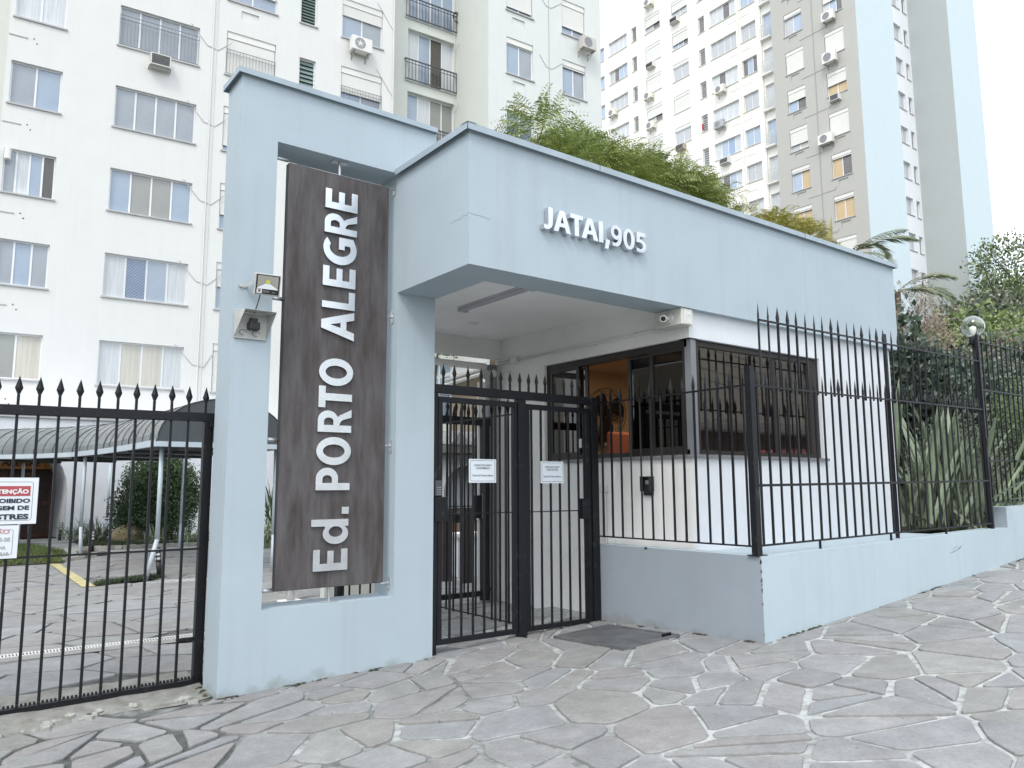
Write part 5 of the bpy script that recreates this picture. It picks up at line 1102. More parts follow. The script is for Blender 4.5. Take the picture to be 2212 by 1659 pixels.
m = MB(); m.poly([(11.9,18.5,2.9), (24,18.5,2.9), (24,18.5,6.4), (15.2,18.5,5.55), (11.9,18.5,4.42)]); m.build('wall', mat('tan_render', (0.40,0.33,0.25), rough=0.9, var=0.06), tn)
m = MB(); m.tube([(11.5,18.30,4.20), (15.2,18.30,5.48)], .07, n=6); m.tube([(11.5,18.25,4.34), (15.2,18.25,5.62)], .04, n=6); m.build('gutter', PVC, tn)
m = MB(); m.poly([(11.4,18.2,4.40), (15.3,18.2,5.72), (15.3,20.5,5.72), (11.4,20.5,4.40)]); m.build('roof', mat('roof_sheet', (0.3,0.31,0.31)), tn)
m = MB(); m.cyl((12.85,18.2,2.9), (12.85,18.2,4.5), .07, n=8); m.cyl((13.05,18.2,2.9), (13.05,18.2,4.5), .05, n=8); m.build('downpipe', PVC, tn)

# ---- tower on the right
G_BLUE = pane_mat('tower_hazed_blue', (0.33,0.42,0.54), (0.46,0.54,0.64)); G_GREY = pane_mat('tower_hazed_grey', (0.42,0.44,0.46), (0.54,0.56,0.57)); G_DARK = pane_mat('tower_hazed_dark', (0.11,0.10,0.11), (0.20,0.18,0.17)); G_DEEP = pane_mat('tower_hazed_deep', (0.24,0.33,0.48), (0.32,0.42,0.56)); LOUV = mat('tower_hazed_louvre', (0.38,0.39,0.38), rough=.3, var=.2, spec=.6)  # tower panes paled in colour to imitate a washed-out haze
tw = thing('apartment_tower', 'tall apartment tower at the right with light grey, white and pale blue faces', 'apartment tower')
TG = wall_mat('warm_grey_render', (0.46, 0.455, 0.425), dz=None, streak=0.03, bump=0.1, var=0.012); TWH = wall_mat('tower_white_render', (0.84, 0.83, 0.78), dz=None, streak=0.03, bump=0.1, var=0.012); TB = wall_mat('tower_blue_render', (0.60, 0.70, 0.735), dz=None, streak=0.03, bump=0.1, var=0.012)
TF = Facade(45.8, 0, -pi/2); TWF = Facade(47.85, 0, -pi/2); TS = Facade(0, 26.93, 0); TH = 52
S = 2.80
def tf(y): return -y      # facade x runs towards -Y
holes = []; wl_ = []
g1 = {0: .04, 1: 1.0, 2: .42, 3: .66, 4: .06, 5: .04, 6: .04}; g2 = {0: .3, 1: 1.0, 2: .48, 3: 1.0, 4: .05, 5: .05, 6: .9}
P1 = {0: [G_GREY, G_BLUE], 2: [G_BLUE, G_DARK], 3: [G_GREY, CURTW], 4: [G_BLUE, G_AMB], 5: [G_AMB, G_AMB]}; P2 = {0: [CURT, G_BLUE, G_DARK], 2: [G_AMB, G_AMB], 4: [G_AMB, G_DARK], 5: [G_AMB, G_AMB]}
for k in range(-2, 8):
    z = 32.20-S*k
    addw(tf(28.88), z, 1.36, 1.62, panes=P1.get(k, [G_BLUE, G_GREY]), shut=g1.get(k, .3))
    addw(tf(25.97), z, 1.36, 1.62, panes=P2.get(k, [G_BLUE, G_GREY]), shut=g2.get(k, .3))
nh = []
for k in range(-2, 8):
    z = 32.20-S*k
    nh.append((tf(28.52), tf(27.88), round(z-.54,3), round(z-.18,3), .05, 1))
    if k in (3, 4, 5, 6): nh.append((tf(25.55), tf(24.92), round(z-.54,3), round(z-.18,3), .05, 1))
wall_with_holes(TF, tf(29.85), tf(23.71), 0, TH, holes+nh, 0.20, tw, TG, 'grey_wall')
for u, z, w_, h_, k in wl_: window(TF, tw, u, z, w_, h_, d=.17, **k)
m = MB(); m.tube([TF.P(tf(26.74),-.02,0), TF.P(tf(26.74),-.02,TH)], .022, n=5)
for k in range(-2, 8):
    z = 31.45-S*k; m.tube([TF.P(tf(27.75),-.012,z+.06), TF.P(tf(27.7),-.012,z), TF.P(tf(26.74),-.012,z)], .014, n=4); m.tube([TF.P(tf(26.74),-.012,z+.02), TF.P(tf(25.85),-.012,z+.02), TF.P(tf(25.70),-.012,z+.18)], .014, n=4)
m.build('cable_duct', mat('grey_duct2', (0.36,0.36,0.35), rough=0.7), tw)
holes = []; wl_ = []
rd = random.Random(5)
opts4 = [[CURT, CURT, G_DARK, CURT], [G_GREY]*4, [CURT, G_DARK, CURT, CURT], [CURT]*4, [CURT, G_BLUE, G_DEEP, CURT], [G_GREY, G_DARK, G_BLUE, CURT], [G_GREY]*4, [CURT]*4]
opts2 = [[G_BLUE, G_BLUE], [G_GREY, G_GREY], [G_DARK, G_BLUE, G_DARK], [G_GREY, G_GREY], [G_BLUE, G_BLUE], [G_GREY, G_GREY], [G_GREY, CURT], [G_GREY, G_GREY]]
for k in range(-2, 8):
    z = 34.85-2.79*k; i = k % 8
    addw(tf(36.70), z-2.79*0+2.79*0, 2.44, 1.36, panes=opts4[(k+1) % 8])
    addw(tf(33.84), z+.06, 1.32, 1.34, panes=opts2[(k+1) % 8], transom=k == 0)
    addw(tf(37.86), z, 0.62, 1.38, panes=[LOUV], louvre=7)
    addw(tf(31.90), z-.62, 0.76, 2.0, panes=[CURT if k % 3 else G_BLUE], )
    addw(tf(40.62), z-.18, 1.70, 1.52, panes=[G_GREY, G_GREY] if k % 2 == 0 else [G_BLUE, G_BLUE, G_DARK], shut={0: 0.02, -1: .62, 1: 1.0, 2: .02, 3: 1.0}.get(k, .5))
    addw(tf(43.62), z-.02, 1.74, 1.55, panes=[G_GREY, G_DARK], shut=1.0 if k not in (1, 4, -2) else .55)
    addw(tf(45.20), z+.02, 0.58, 1.34, panes=[LOUV], louvre=7)
    addw(tf(48.08), z, 2.30, 1.30, panes=[[G_GREY]*4, [CURT]*4, [G_GREY, G_DARK, G_BLUE, G_BLUE]][k % 3])
    addw(tf(50.0), z, 1.30, 1.30, panes=[G_GREY, G_BLUE])
wall_with_holes(TWF, tf(62), tf(29.85), 0, TH, holes, 0.20, tw, TWH, 'white_wall')
for u, z, w_, h_, k in wl_: window(TWF, tw, u, z, w_, h_, d=.17, sillm=mat('cream_sill', (0.60,0.58,0.50), rough=0.7), **k)
M_ = TWF.M
for y in (34.06, 32.10): MB().box(tf(y), tf(y)+.10, -.14, 0, 0, TH, M_).build('pilaster', TWH, tw)
WR = mat('white_railing', (0.70,0.70,0.68), rough=0.5)
for k in range(-2, 8):
    z = 34.85-2.79*k-.62; m = MB()
    for j in range(8): xx = tf(32.0)+.86*j/7; m.box(xx-.012, xx+.012, -.30, -.28, z+.05, z+.98, M_)
    m.box(tf(32.0), tf(31.14), -.31, -.27, z+.98, z+1.02, M_); m.box(tf(32.0), tf(31.14), -.31, -.27, z+.02, z+.05, M_); m.build('balcony_rail', WR, tw)
    MB().box(tf(32.02), tf(31.12), -.32, 0, z-.10, z, M_).build('balcony_slab', TWH, tw)
for k in range(-2, 8):
    z = 34.2-2.79*k; CD = mat('cream_duct', (0.58,0.56,0.50)); MB().box(tf(33.9), tf(33.0), -.02, 0, z, z+.02, M_).build('cable_duct', CD, tw); MB().box(tf(35.0), tf(34.1), -.02, 0, z+.02, z+.04, M_).build('cable_duct', CD, tw)
# right-facing faces
m = MB(); m.quad((45.8,23.71,0), (50.7,23.71,0), (50.7,23.71,TH), (45.8,23.71,TH)); m.quad((60.06,24.0,0), (65.1,24.0,0), (65.1,24.0,TH), (60.06,24.0,TH)); m.build('blue_wall', TB, tw)
m = MB(); m.quad((50.7,23.71,0), (50.7,26.93,0), (50.7,26.93,TH), (50.7,23.71,TH)); m.quad((65.1,24,0), (65.1,40,0), (65.1,40,TH), (65.1,24,TH)); m.quad((60.06,26.93,0), (60.06,24.0,0), (60.06,24.0,TH), (60.06,26.93,TH)); m.quad((45.8,29.85,0),(47.85,29.85,0),(47.85,29.85,TH),(45.8,29.85,TH)); m.build('grey_side_wall', wall_mat('cool_grey_render', (0.46,0.495,0.49), dz=None, streak=0.03, var=0.012), tw)
holes = []; wl_ = []
for k in range(-1, 9):
    z = 35.55-S*k; zz = z
    addw(57.62, zz, 1.10, 1.34, panes=[G_GREY, G_GREY]); addw(59.20, zz-.02, .60, 1.34, panes=[LOUV if k % 4 != 1 else G_WARM], louvre=8 if k % 4 != 1 else 0)
wall_with_holes(TS, 50.7, 60.06, 0, TH, holes, 0.22, tw, wall_mat('tower_white_side', (0.80,0.82,0.84), dz=None, streak=0.03, var=0.012), 'white_side_wall')
for u, z, w_, h_, k in wl_: window(TS, tw, u, z, w_, h_, d=.19, **k)
m = MB(); m.poly([(45.8,23.71,TH),(50.7,23.71,TH),(50.7,26.93,TH),(60.06,26.93,TH),(60.06,24,TH),(65.1,24,TH),(65.1,62,TH),(45.8,62,TH)]); m.build('roof', mat('roof_sheet', (0.3,0.31,0.31)), tw)
AG = 'air conditioners on the tower'
split_ac(TF, tf(25.85), 32.20-.62+.05, 'white air conditioner high on the grey tower face under a curtained window', AG, w_=.86, h_=.62, off=.15)
split_ac(TF, tf(25.90), 29.40-.72, 'white air conditioner below a closed shutter on the grey tower face', AG, w_=.92, h_=.72, off=.25)
window_ac(TF, tf(25.66), 26.60-.52, 'small white box air conditioner below a half-open shutter on the grey tower face', AG, col_=(0.70,0.70,0.68))
split_ac(TF, tf(26.60), 23.80-.62+.22, 'white air conditioner left of a window niche on the grey tower face', AG, w_=1.0, h_=.66, off=.12)
AW = [(43.28, 42.62, 'topmost white air conditioner on the white tower face, next to the left louvres', 0), (40.48, 39.72, 'cream box air conditioner above the two-pane windows, highest of its column', 1), (43.26, 36.98, 'cream box air conditioner below the second shutter row of the white tower face', 1), (43.57, 34.2, 'cream air conditioner below a closed shutter, white tower face, left part', 0), (47.91, 34.4, 'white air conditioner below a curtained four-pane window just right of the cream block', 0), (36.17, 31.6, 'white air conditioner below an open four-pane window beside the red cloth', 0), (36.34, 28.8, 'dark-fronted air conditioner below a curtained four-pane window', 2), (36.01, 25.85, 'grey box air conditioner below the four-pane window with blue panes', 1), (43.41, 31.45, 'white air conditioner below a barely open shutter, just above the tree tops', 0), (40.26, 28.5, 'brown box air conditioner below a closed shutter near the tree tops', 3)]
for y, z, lbl, kd in AW:
    if kd in (0, 2): split_ac(TWF, tf(y), z, lbl, AG, w_=.9, h_=.60, off=.2, body=mat('ac_cream', (0.74,0.72,0.64), rough=0.5) if kd == 0 else mat('ac_grey', (0.40,0.42,0.42), rough=0.5))
    else: window_ac(TWF, tf(y), z, lbl, AG, w_=.78, h_=.42, out=.42, col_=(0.70,0.68,0.60) if kd == 1 else (0.42,0.36,0.31))
rc = thing('red_cloth', 'red and yellow cloth hanging out of a louvred tower window', 'cloth', TWF.P(tf(37.80), -.03, 29.45))
m = MB(); m.poly([(0,0,.1),(.12,-.03,0),(.34,-.02,.12),(.40,0,.55),(.16,-.01,.62),(.02,0,.5)]); m.build('red_part', mat('red_cloth_fabric', (0.60,0.03,0.05), rough=.8), rc); m = MB(); m.poly([(.35,-.01,.2),(.55,-.02,.32),(.52,-.01,.75),(.40,-.01,.70)]); m.build('yellow_part', mat('yellow_cloth_fabric', (0.70,0.45,0.05), rough=.8), rc)
# ------------------------------------------------------------------ walkway canopy in the courtyard
wc = thing('walkway_canopy', 'grey barrel-vaulted canopy on white posts leading to the porch', 'canopy')
POL = mat('grey_polycarbonate', (0.15, 0.165, 0.17), rough=0.25, var=0.25, vscale=1.2, spec=0.6); POLU = mat('dark_canopy_sheet', (0.045,0.05,0.052), rough=0.5, var=0.1)
PATH = [(3.95, 12.88), (3.94, 14.95), (3.89, 17.0), (3.66, 19.4), (3.05, 21.3), (2.2, 22.8), (0.9, 24.0)]; WD = 1.02; EZ = 2.11; RISE = 0.72
def nrm(i):
    a = PATH[max(0, i-1)]; b2 = PATH[min(len(PATH)-1, i+1)]; dx, dy = b2[0]-a[0], b2[1]-a[1]; d = hypot(dx, dy); return (-dy/d, dx/d)
def arc(i, t, dr=0.0):     # t 0..1 from left eave to right eave
    nx, ny = nrm(i); ang = pi*t; s = cos(ang); hgt = sin(ang)**0.9; return (PATH[i][0]+nx*(WD+dr)*s, PATH[i][1]+ny*(WD+dr)*s, EZ+(RISE+dr)*hgt + 0.012*i)
NA = 18
for i in range(len(PATH)-1):
    m = MB()
    for j in range(NA): m.quad(arc(i, j/NA), arc(i, (j+1)/NA), arc(i+1, (j+1)/NA), arc(i+1, j/NA))
    m.build('roof_sheet', POL, wc, smooth=True)
for i in range(len(PATH)-1):
    for s in range(4):
        f0 = s/4; m = MB(); m.tube([Vector(arc(i, j/NA, .006)).lerp(Vector(arc(i+1, j/NA, .006)), f0) for j in range(NA+1)], .012 if s == 0 else .006, n=4); m.build('rib', POLU, wc)
g_ = MB(); g_.poly([arc(0, j/NA, -.004) for j in range(NA+1)]); g_.build('gable', mat('dark_gable_sheet', (0.075,0.085,0.09), rough=0.45, var=0.06), wc)
m = MB(); nx, ny = nrm(0)
for sgn_ in (1, -1):
    for i in range(len(PATH)-1):
        n0, n1 = nrm(i), nrm(i+1); a = Vector((PATH[i][0]+n0[0]*WD*sgn_, PATH[i][1]+n0[1]*WD*sgn_, EZ-.06+.012*i)); b2 = Vector((PATH[i+1][0]+n1[0]*WD*sgn_, PATH[i+1][1]+n1[1]*WD*sgn_, EZ-.06+.012*(i+1)))
        d = Vector((.03, 0, 0)); h_ = Vector((0, 0, .10)); m.quad(a-d, b2-d, b2-d+h_, a-d+h_); m.quad(b2+d, a+d, a+d+h_, b2+d+h_); m.quad(a-d, a+d, b2+d, b2-d); m.quad(a-d+h_, b2-d+h_, b2+d+h_, a+d+h_)
PB = mat('pale_blue_painted_steel', (0.50,0.57,0.62), rough=0.4, var=0.05)
m.box(2.90, 5.0, 12.84, 12.90, EZ-.065, EZ+.015); m.build('edge_beam', PB, wc)
for i in range(1, len(PATH)): m = MB(); nx, ny = nrm(i); m.tube([(PATH[i][0]+nx*WD, PATH[i][1]+ny*WD, EZ-.08+.012*i), (PATH[i][0]-nx*WD, PATH[i][1]-ny*WD, EZ-.08+.012*i)], .03, n=6); m.build('cross_beam', POLU, wc)
for (x0, y0), (x1, y1), z in (((2.99, 13.18), (3.07, 13.18), 0), ((2.85, 18.55), (2.83, 18.6), 0), ((2.24, 24.1), (2.24, 24.1), 0), ((4.92, 13.2), (4.92, 13.2), 0), ((4.84, 18.7), (4.84, 18.7), 0), ((4.26, 23.9), (4.26, 23.9), 0)):
    m = MB(); m.cyl((x0-.06 if y0 == 13.18 else x0, y0, 0), (x1, y1, .62), .034, n=12); m.cyl((x1, y1, .62), (x1, y1, 2.07), .034, n=12); m.build('post', PB, wc, smooth=True)
m = MB().tube([(3.95, 13.4, .0), (3.95, 13.4, .01)], .01)
# ------------------------------------------------------------------ bollard lights
BG = 'bollard lights along the courtyard path'
bl = thing('bollard_light', '', 'bollard light', (0,0,0), 0, BG)
MB().cyl((0,0,0), (0,0,.28), .042, n=12).build('base', BLACKP, bl, smooth=True)
for k in range(3): MB().cyl((0,0,.285+.065*k), (0,0,.335+.065*k), .040, n=12).build('lens', mat('white_lens', (0.80,0.80,0.78), rough=.3, var=0), bl, smooth=True)
m = MB()
for k in range(4): m.cyl((0,0,.28+.065*k-.005), (0,0,.287+.065*k), .050, n=12)
for k in range(4): a = pi/4+pi/2*k; m.box(.044*cos(a)-.004, .044*cos(a)+.004, .044*sin(a)-.004, .044*sin(a)+.004, .28, .48)
m.build('cage', BLACKP, bl)
spots = [(3.20, 13.42, 'leaning black and white bollard light at the foot of the front canopy post', -.14), (3.24, 19.68, 'black and white bollard light beside the second canopy post, front one of its pair', 0), (3.76, 23.57, 'black and white bollard light before the spiky plants, behind its pair', 0), (3.30, 25.0, 'bollard light at the right edge of the porch door', .03), (2.45, 23.78, 'bollard light in front of the dark door mat', 0), (4.33, 21.4, 'bollard light before the yellow rock', 0), (5.95, 22.1, 'bollard light among the plants at the far right end of the bed', 0)]
for i, (x, y, lb_, t_) in enumerate(spots):
    o = bl if i == 0 else copy_tree(bl); o.location = (x, y, 0.0); o.rotation_euler = (0, t_, 0); o['label'] = lb_
# yellow line, grass, drain
def flat(mb, pts, z): mb.poly([(x, y, z) for x, y in pts]); return mb
yl = MB(); flat(yl, [(2.0,12.75), (2.17,12.70), (2.26,16.95), (2.12,17.02)], .026); tag(yl.build('painted_line', mat('yellow_road_paint', (0.52,0.46,0.24), rough=0.8, var=0.25, vscale=9)), kind='structure')
dn = thing('drain_channel', 'white slotted drain grate crossing the driveway behind the vehicle gate', 'drain')
MB().box(-4, 3.3, 7.89, 8.03, -.03, .012).build('channel', mat('drain_dark', (0.03,0.03,0.03)), dn); m = MB(); m.box(-4, 3.3, 7.89, 7.905, .010, .022); m.box(-4, 3.3, 8.015, 8.03, .010, .022)
for k in range(290): x = -3.98+k*.025; m.poly([(x,7.905,.021), (x+.013,7.905,.021), (x+.020,8.015,.021), (x+.007,8.015,.021)])
m.build('grate', PVC, dn)
struct('drain_strip', MB().quad((-5,7.72,.014), (3.4,7.72,.014), (3.4,7.885,.014), (-5,7.885,.014)), mat('smooth_concrete', (0.27,0.27,0.255), rough=.9, var=.15, vscale=4))
def grass(name, polyxy, n_, h_, m_, z=.02, seed=1, lean=.4):
    rnd = random.Random(seed); mb = MB(); xs = [p[0] for p in polyxy]; ys = [p[1] for p in polyxy]
    def inside(x, y):
        c = False; k = len(polyxy)
        for i in range(k):
            (x1, y1), (x2, y2) = polyxy[i], polyxy[i-1]
            if (y1 > y) != (y2 > y) and x < (x2-x1)*(y-y1)/(y2-y1)+x1: c = not c
        return c
    while n_ > 0:
        x, y = rnd.uniform(min(xs), max(xs)), rnd.uniform(min(ys), max(ys)); n_ -= 1
        if not inside(x, y): continue
        a = rnd.uniform(0, 2*pi); hh = h_*rnd.uniform(.4, 1.2); w2 = .006+.004*rnd.random(); lx, ly = rnd.gauss(0, lean)*hh, rnd.gauss(0, lean)*hh
        mb.poly([(x-w2*cos(a), y-w2*sin(a), z), (x+w2*cos(a), y+w2*sin(a), z), (x+lx, y+ly, z+hh)])
    return tag(mb.build(name, m_), kind='stuff')
def leafm(name, c, c2, isl=.35, rough=.5):
    m = mat(name, c, rough=rough, var=.1, vscale=1.1, c2=c2, island=isl, spec=.4); b = m.node_tree.nodes['Principled BSDF']
    b.inputs['Subsurface Weight'].default_value = 0.0; return m
GR1 = leafm('lawn_green', (0.085,0.13,0.04), (0.15,0.19,0.055)); GR2 = leafm('ground_cover_green', (0.035,0.06,0.028), (0.07,0.10,0.045))
soil = MB(); flat(soil, [(-3,17.1),(2.35,17.1),(2.60,18.2),(2.75,20.0),(2.4,23.2),(-3,23.2)], .03); flat(soil, [(2.17,12.72),(3.28,13.30),(3.12,13.62),(2.20,13.10)], .03); flat(soil, [(3.15,20.6),(7.6,20.0),(12,21),(12,24.6),(3.5,24.6),(3.45,22.2)], .05); flat(soil, [(2.9,18.6),(3.35,18.5),(3.4,19.9),(2.95,19.9)], .03)
struct('garden_soil', soil, bedm)
grass('lawn', [(-3,17.15),(2.3,17.15),(2.6,18.2),(2.75,20.0),(2.4,23.1),(-3,23.1)], 26000, .09, GR1, .03, 3)
grass('ground_cover', [(2.17,12.74),(3.22,13.30),(3.1,13.58),(2.22,13.08)], 4200, .06, GR2, .03, 4, .8)
grass('ground_cover', [(3.2,20.7),(7.6,20.1),(11,21),(11,22.5),(3.5,22.5)], 14000, .12, GR2, .05, 5, .7)
# border stones of the bed
m = MB(); rnd = random.Random(8)
for k in range(46):
    t = k/45; x = 3.2+t*6.5; y = 20.55-.35*sin(t*2.6)+rnd.uniform(-.03,.03); m.box(-.08,.08,-.05,.05,-.02,.07, Matrix.Translation((x,y,.02)) @ Matrix.Rotation(rnd.uniform(-.5,.5),4,'Z') @ Matrix.Rotation(rnd.uniform(-.2,.2),4,'X'))
for k in range(9): m.box(-.09,.09,-.06,.06,-.02,.06, Matrix.Translation((2.5+.10*k, 17.6+.17*k, .02)) @ Matrix.Rotation(rnd.uniform(-.6,.6),4,'Z'))
tag(m.build('border_stones', mat('pale_border_stone', (0.34,0.33,0.30), rough=.9, var=.2, island=.2)), kind='stuff')
# yellow rock
bm = bmesh.new(); bmesh.ops.create_icosphere(bm, subdivisions=3, radius=1)
from mathutils import noise
for v in bm.verts:
    n_ = v.co.normalized(); d = 1+.16*noise.noise(n_*1.6+Vector((3,1,2)))+.05*noise.noise(n_*6); v.co = Vector((n_.x*.36*d, n_.y*.25*d, n_.z*.30*d)); v.co.z += .10*(v.co.x > 0)*1.0*v.co.x
me = bpy.data.meshes.new('rock'); bm.to_mesh(me); bm.free(); me.materials.append(mat('ochre_rock', (0.36,0.27,0.13), rough=.9, var=.2, vscale=6, c2=(0.50,0.44,0.30), bump=.8, bscale=12))
rk = put('rock', me); rk.location = (4.38, 21.85, .22); tag(rk, 'yellow ochre boulder in the bed below the round bush', 'rock')

# ------------------------------------------------------------------ plants
def blade(L_, w_, bend, fold=.25, seg=6, tipw=.0):
    """one strap leaf growing along +z, bending towards +x"""
    mb = MB(); pts = []; z = x = 0; a = 0
    for k in range(seg+1):
        t = k/seg; ww = w_*(0.55+1.2*t if t < .35 else 1.0)*(1-t**3.2)+.001; pts.append((x, z, ww, a)); a = bend*(t+.5/seg)**1.5; x += L_/seg*sin(a); z += L_/seg*cos(a)
    for k in range(seg):
        (x0,z0,w0,a0), (x1,z1,w1,a1) = pts[k], pts[k+1]; f0, f1 = w0*fold, w1*fold
        mb.quad((x0-f0,-w0,z0), (x0,0,z0), (x1,0,z1), (x1-f1,-w1,z1)); mb.quad((x0,0,z0), (x0-f0,w0,z0), (x1-f1,w1,z1), (x1,0,z1))
    return mb
FLX = leafm('flax_green', (0.19,0.245,0.16), (0.29,0.335,0.22), .22, .42); FLXY = leafm('flax_yellow', (0.33,0.31,0.13), (0.42,0.38,0.18), .1)
def strap_plant(name, label, cat, loc, n_, L0, L1, w_, m_, seed, spread=.9, group=None, as_parts=True, bendr=(.15,.9), bias=(0,0), base=.12):
    rnd = random.Random(seed); t = thing(name, label, cat, loc, 0, group); pool = [(blade(rnd.uniform(L0, L1), w_*rnd.uniform(.7,1.15), rnd.uniform(*bendr))) for _ in range(8)]; mes = [p.mesh('leaf', m_) for p in pool]; al = MB()
    for k in range(n_):
        az = rnd.uniform(0, 2*pi); ti = abs(rnd.gauss(0, spread*.45)); M = Matrix.Translation((rnd.gauss(0,base)+bias[0]*0, rnd.gauss(0,base), 0)) @ Matrix.Rotation(az,4,'Z') @ Matrix.Rotation(min(1.25, ti),4,'Y') @ Matrix.Rotation(rnd.uniform(-.9,.9),4,'Z') @ Matrix.Scale(rnd.uniform(.6,1.05),4)
        M = Matrix.Rotation(bias[0],4,'Y') @ Matrix.Rotation(bias[1],4,'X') @ M
        i = k % 8
        if as_parts:
            o = put('leaf', mes[i], t, M)
        else:
            j = len(al.v); al.v += [tuple(M @ Vector(v)) for v in pool[i].v]; al.f += [tuple(a+j for a in f) for f in pool[i].f]
    if not as_parts: tag(al.build('leaves', m_, t), kind='stuff')
    return t
fx = strap_plant('flax_plant', 'large grey-green flax with sword leaves pushing against the fence by the booth', 'plant', (10.62, 4.80, .80), 135, 1.30, 2.15, .066, FLX, 21, .80, bendr=(.05,.45), bias=(.20,-.03), base=.26)
rnd = random.Random(3)
for az, ti, L_, w2, bd in ((-.35, .85, 1.5, .016, 1.9), (-.2, .75, 1.45, .012, 2.1), (.3, 1.0, 1.2, .014, .5), (.0, .9, 1.35, .013, .3), (2.9, 1.1, .9, .02, .4)):
    put('dry_leaf', blade(L_, w2, bd, seg=8).mesh('dry_leaf', FLXY), fx, Matrix.Rotation(az,4,'Z') @ Matrix.Rotation(ti,4,'Y') @ Matrix.Rotation(rnd.uniform(-1,1),4,'Z'))
strap_plant('flax_plant', 'second flax clump behind the raised wall at the right edge', 'plant', (12.6, 4.9, .95), 50, .5, .95, .03, FLX, 22, .8, bendr=(.05,.5), base=.3, group='flax clumps behind the raised wall')
strap_plant('flax_plant', 'small flax clump just right of the globe lamp pole', 'plant', (11.5, 4.8, .95), 44, .45, .85, .03, FLX, 23, .8, bendr=(.05,.5), base=.25, group='flax clumps behind the raised wall')
PLY = leafm('spider_plant_leaf', (0.16,0.21,0.13), (0.34,0.38,0.27), .3)
for i, (x, y, lb_, n_, L_) in enumerate([(3.95, 23.3, 'spiky variegated plant right of the porch pier', 110, .8), (4.75, 20.9, 'low variegated tuft in front of the round bush, beside the back canopy post', 80, .5), (5.6, 20.6, 'variegated tuft under the right side of the round bush', 90, .55), (3.5, 23.9, 'spiky variegated plant hugging the porch pier', 90, .8), (6.3, 21.0, 'tall variegated clump at the left edge of the pylon', 130, .85), (2.72*1.55, 9.3*1.5, '', 0, 0)]):
    if n_: strap_plant('variegated_plant', lb_, 'plant', (x, y, .05), n_, L_*.7, L_*1.15, .014, PLY, 40+i, 1.2, 'variegated plants in the courtyard bed', False, (.6, 2.0), base=.14)
strap_plant('variegated_plant', 'pale variegated plants seen through the pylon opening left of the name board', 'plant', (6.95, 18.7, .0), 240, .7, 1.1, .018, PLY, 51, 1.2, 'variegated plants in the courtyard bed', False, (.6, 2.0), base=.35)
strap_plant('spiky_plant', 'dark upright spiky plant behind the variegated ones in the pylon opening', 'plant', (7.35, 19.6, .4), 46, .9, 1.5, .03, leafm('dark_spiky_leaf', (0.05,0.075,0.045), (0.09,0.12,0.07)), 52, .7, None, True, (.05,.3), base=.1)

def leaves_in(mb, c, rad, n_, s, rnd, elong=1.0, shell=.55, up_=0.3):
    """n_ folded leaf faces spread through an ellipsoid, denser towards its skin, in small clusters"""
    k = 0
    while k < n_:
        d = Vector((rnd.gauss(0,1), rnd.gauss(0,1), rnd.gauss(0,1))).normalized(); r_ = shell+(1-shell)*rnd.random()**.6
        if rnd.random() < .12: r_ *= 1.10
        p0 = Vector((c[0]+d.x*rad[0]*r_, c[1]+d.y*rad[1]*r_, c[2]+d.z*rad[2]*r_))
        for q in range(rnd.randint(3, 6)):
            p = p0+Vector((rnd.gauss(0,s), rnd.gauss(0,s), rnd.gauss(0,s)*.8)); a = (d*.6+Vector((rnd.gauss(0,.6), rnd.gauss(0,.6), rnd.gauss(0,.5)+up_))).normalized(); b_ = a.orthogonal().normalized(); b_ = (b_*cos(q)+a.cross(b_)*sin(q))*s*.30*elong**-1; L_ = s*rnd.uniform(.7,1.3)
            nn = a.cross(b_).normalized()*s*.08
            mb.quad(p, p+a*L_*.5+b_+nn, p+a*L_, p+a*L_*.5-b_+nn); k += 1
def crown_tree(name, label, cat, base, lobes, n_, s, m_, seed, trunk_h=None, tr=.12, group=None, elong=1.0, shell=.55, barkc=(0.10,0.08,0.06)):
    rnd = random.Random(seed); t = thing(name, label, cat, base, 0, group); mb = MB(); tot = sum(l[3]*l[4]*l[5] for l in lobes)
    for (x, y, z, rx, ry, rz) in lobes: leaves_in(mb, (x, y, z), (rx, ry, rz), int(n_*rx*ry*rz/tot), s, rnd, elong, shell)
    if trunk_h is not None:
        b = MB(); b.cyl((0,0,-.2), (0.05,0,trunk_h), tr, tr*.7, n=8, cap=False)
        for (x, y, z, rx, ry, rz) in lobes:
            mid = Vector((x*.45, y*.45, trunk_h+(z-trunk_h)*.4)); b.cyl((0.05,0,trunk_h*.9), mid, tr*.55, tr*.35, n=6, cap=False); b.cyl(mid, (x,y,z), tr*.35, tr*.12, n=5, cap=False)
            for k in range(5): e = Vector((x+rnd.gauss(0,rx*.45), y+rnd.gauss(0,ry*.45), z+rnd.gauss(0,rz*.45))); b.cyl((x,y,z-rz*.2), e, tr*.14, tr*.05, n=4, cap=False)
        b.build('trunk', mat('bark', barkc, rough=.95, var=.3, vscale=9), t)
    mb.build('crown', m_, t); return t
DK = leafm('dark_bush_leaf', (0.040,0.075,0.036), (0.085,0.13,0.06), .45)
crown_tree('round_bush', 'large dark round bush in the courtyard bed before the porch wall', 'bush', (5.15, 22.3, 0), [(0,0,1.0,1.05,.9,1.05), (0,0,1.7,.8,.75,.75), (-.35,-.2,.6,.8,.7,.6), (.35,.1,1.35,.75,.7,.9)], 34000, .065, DK, 61, .5, .05, shell=.45)
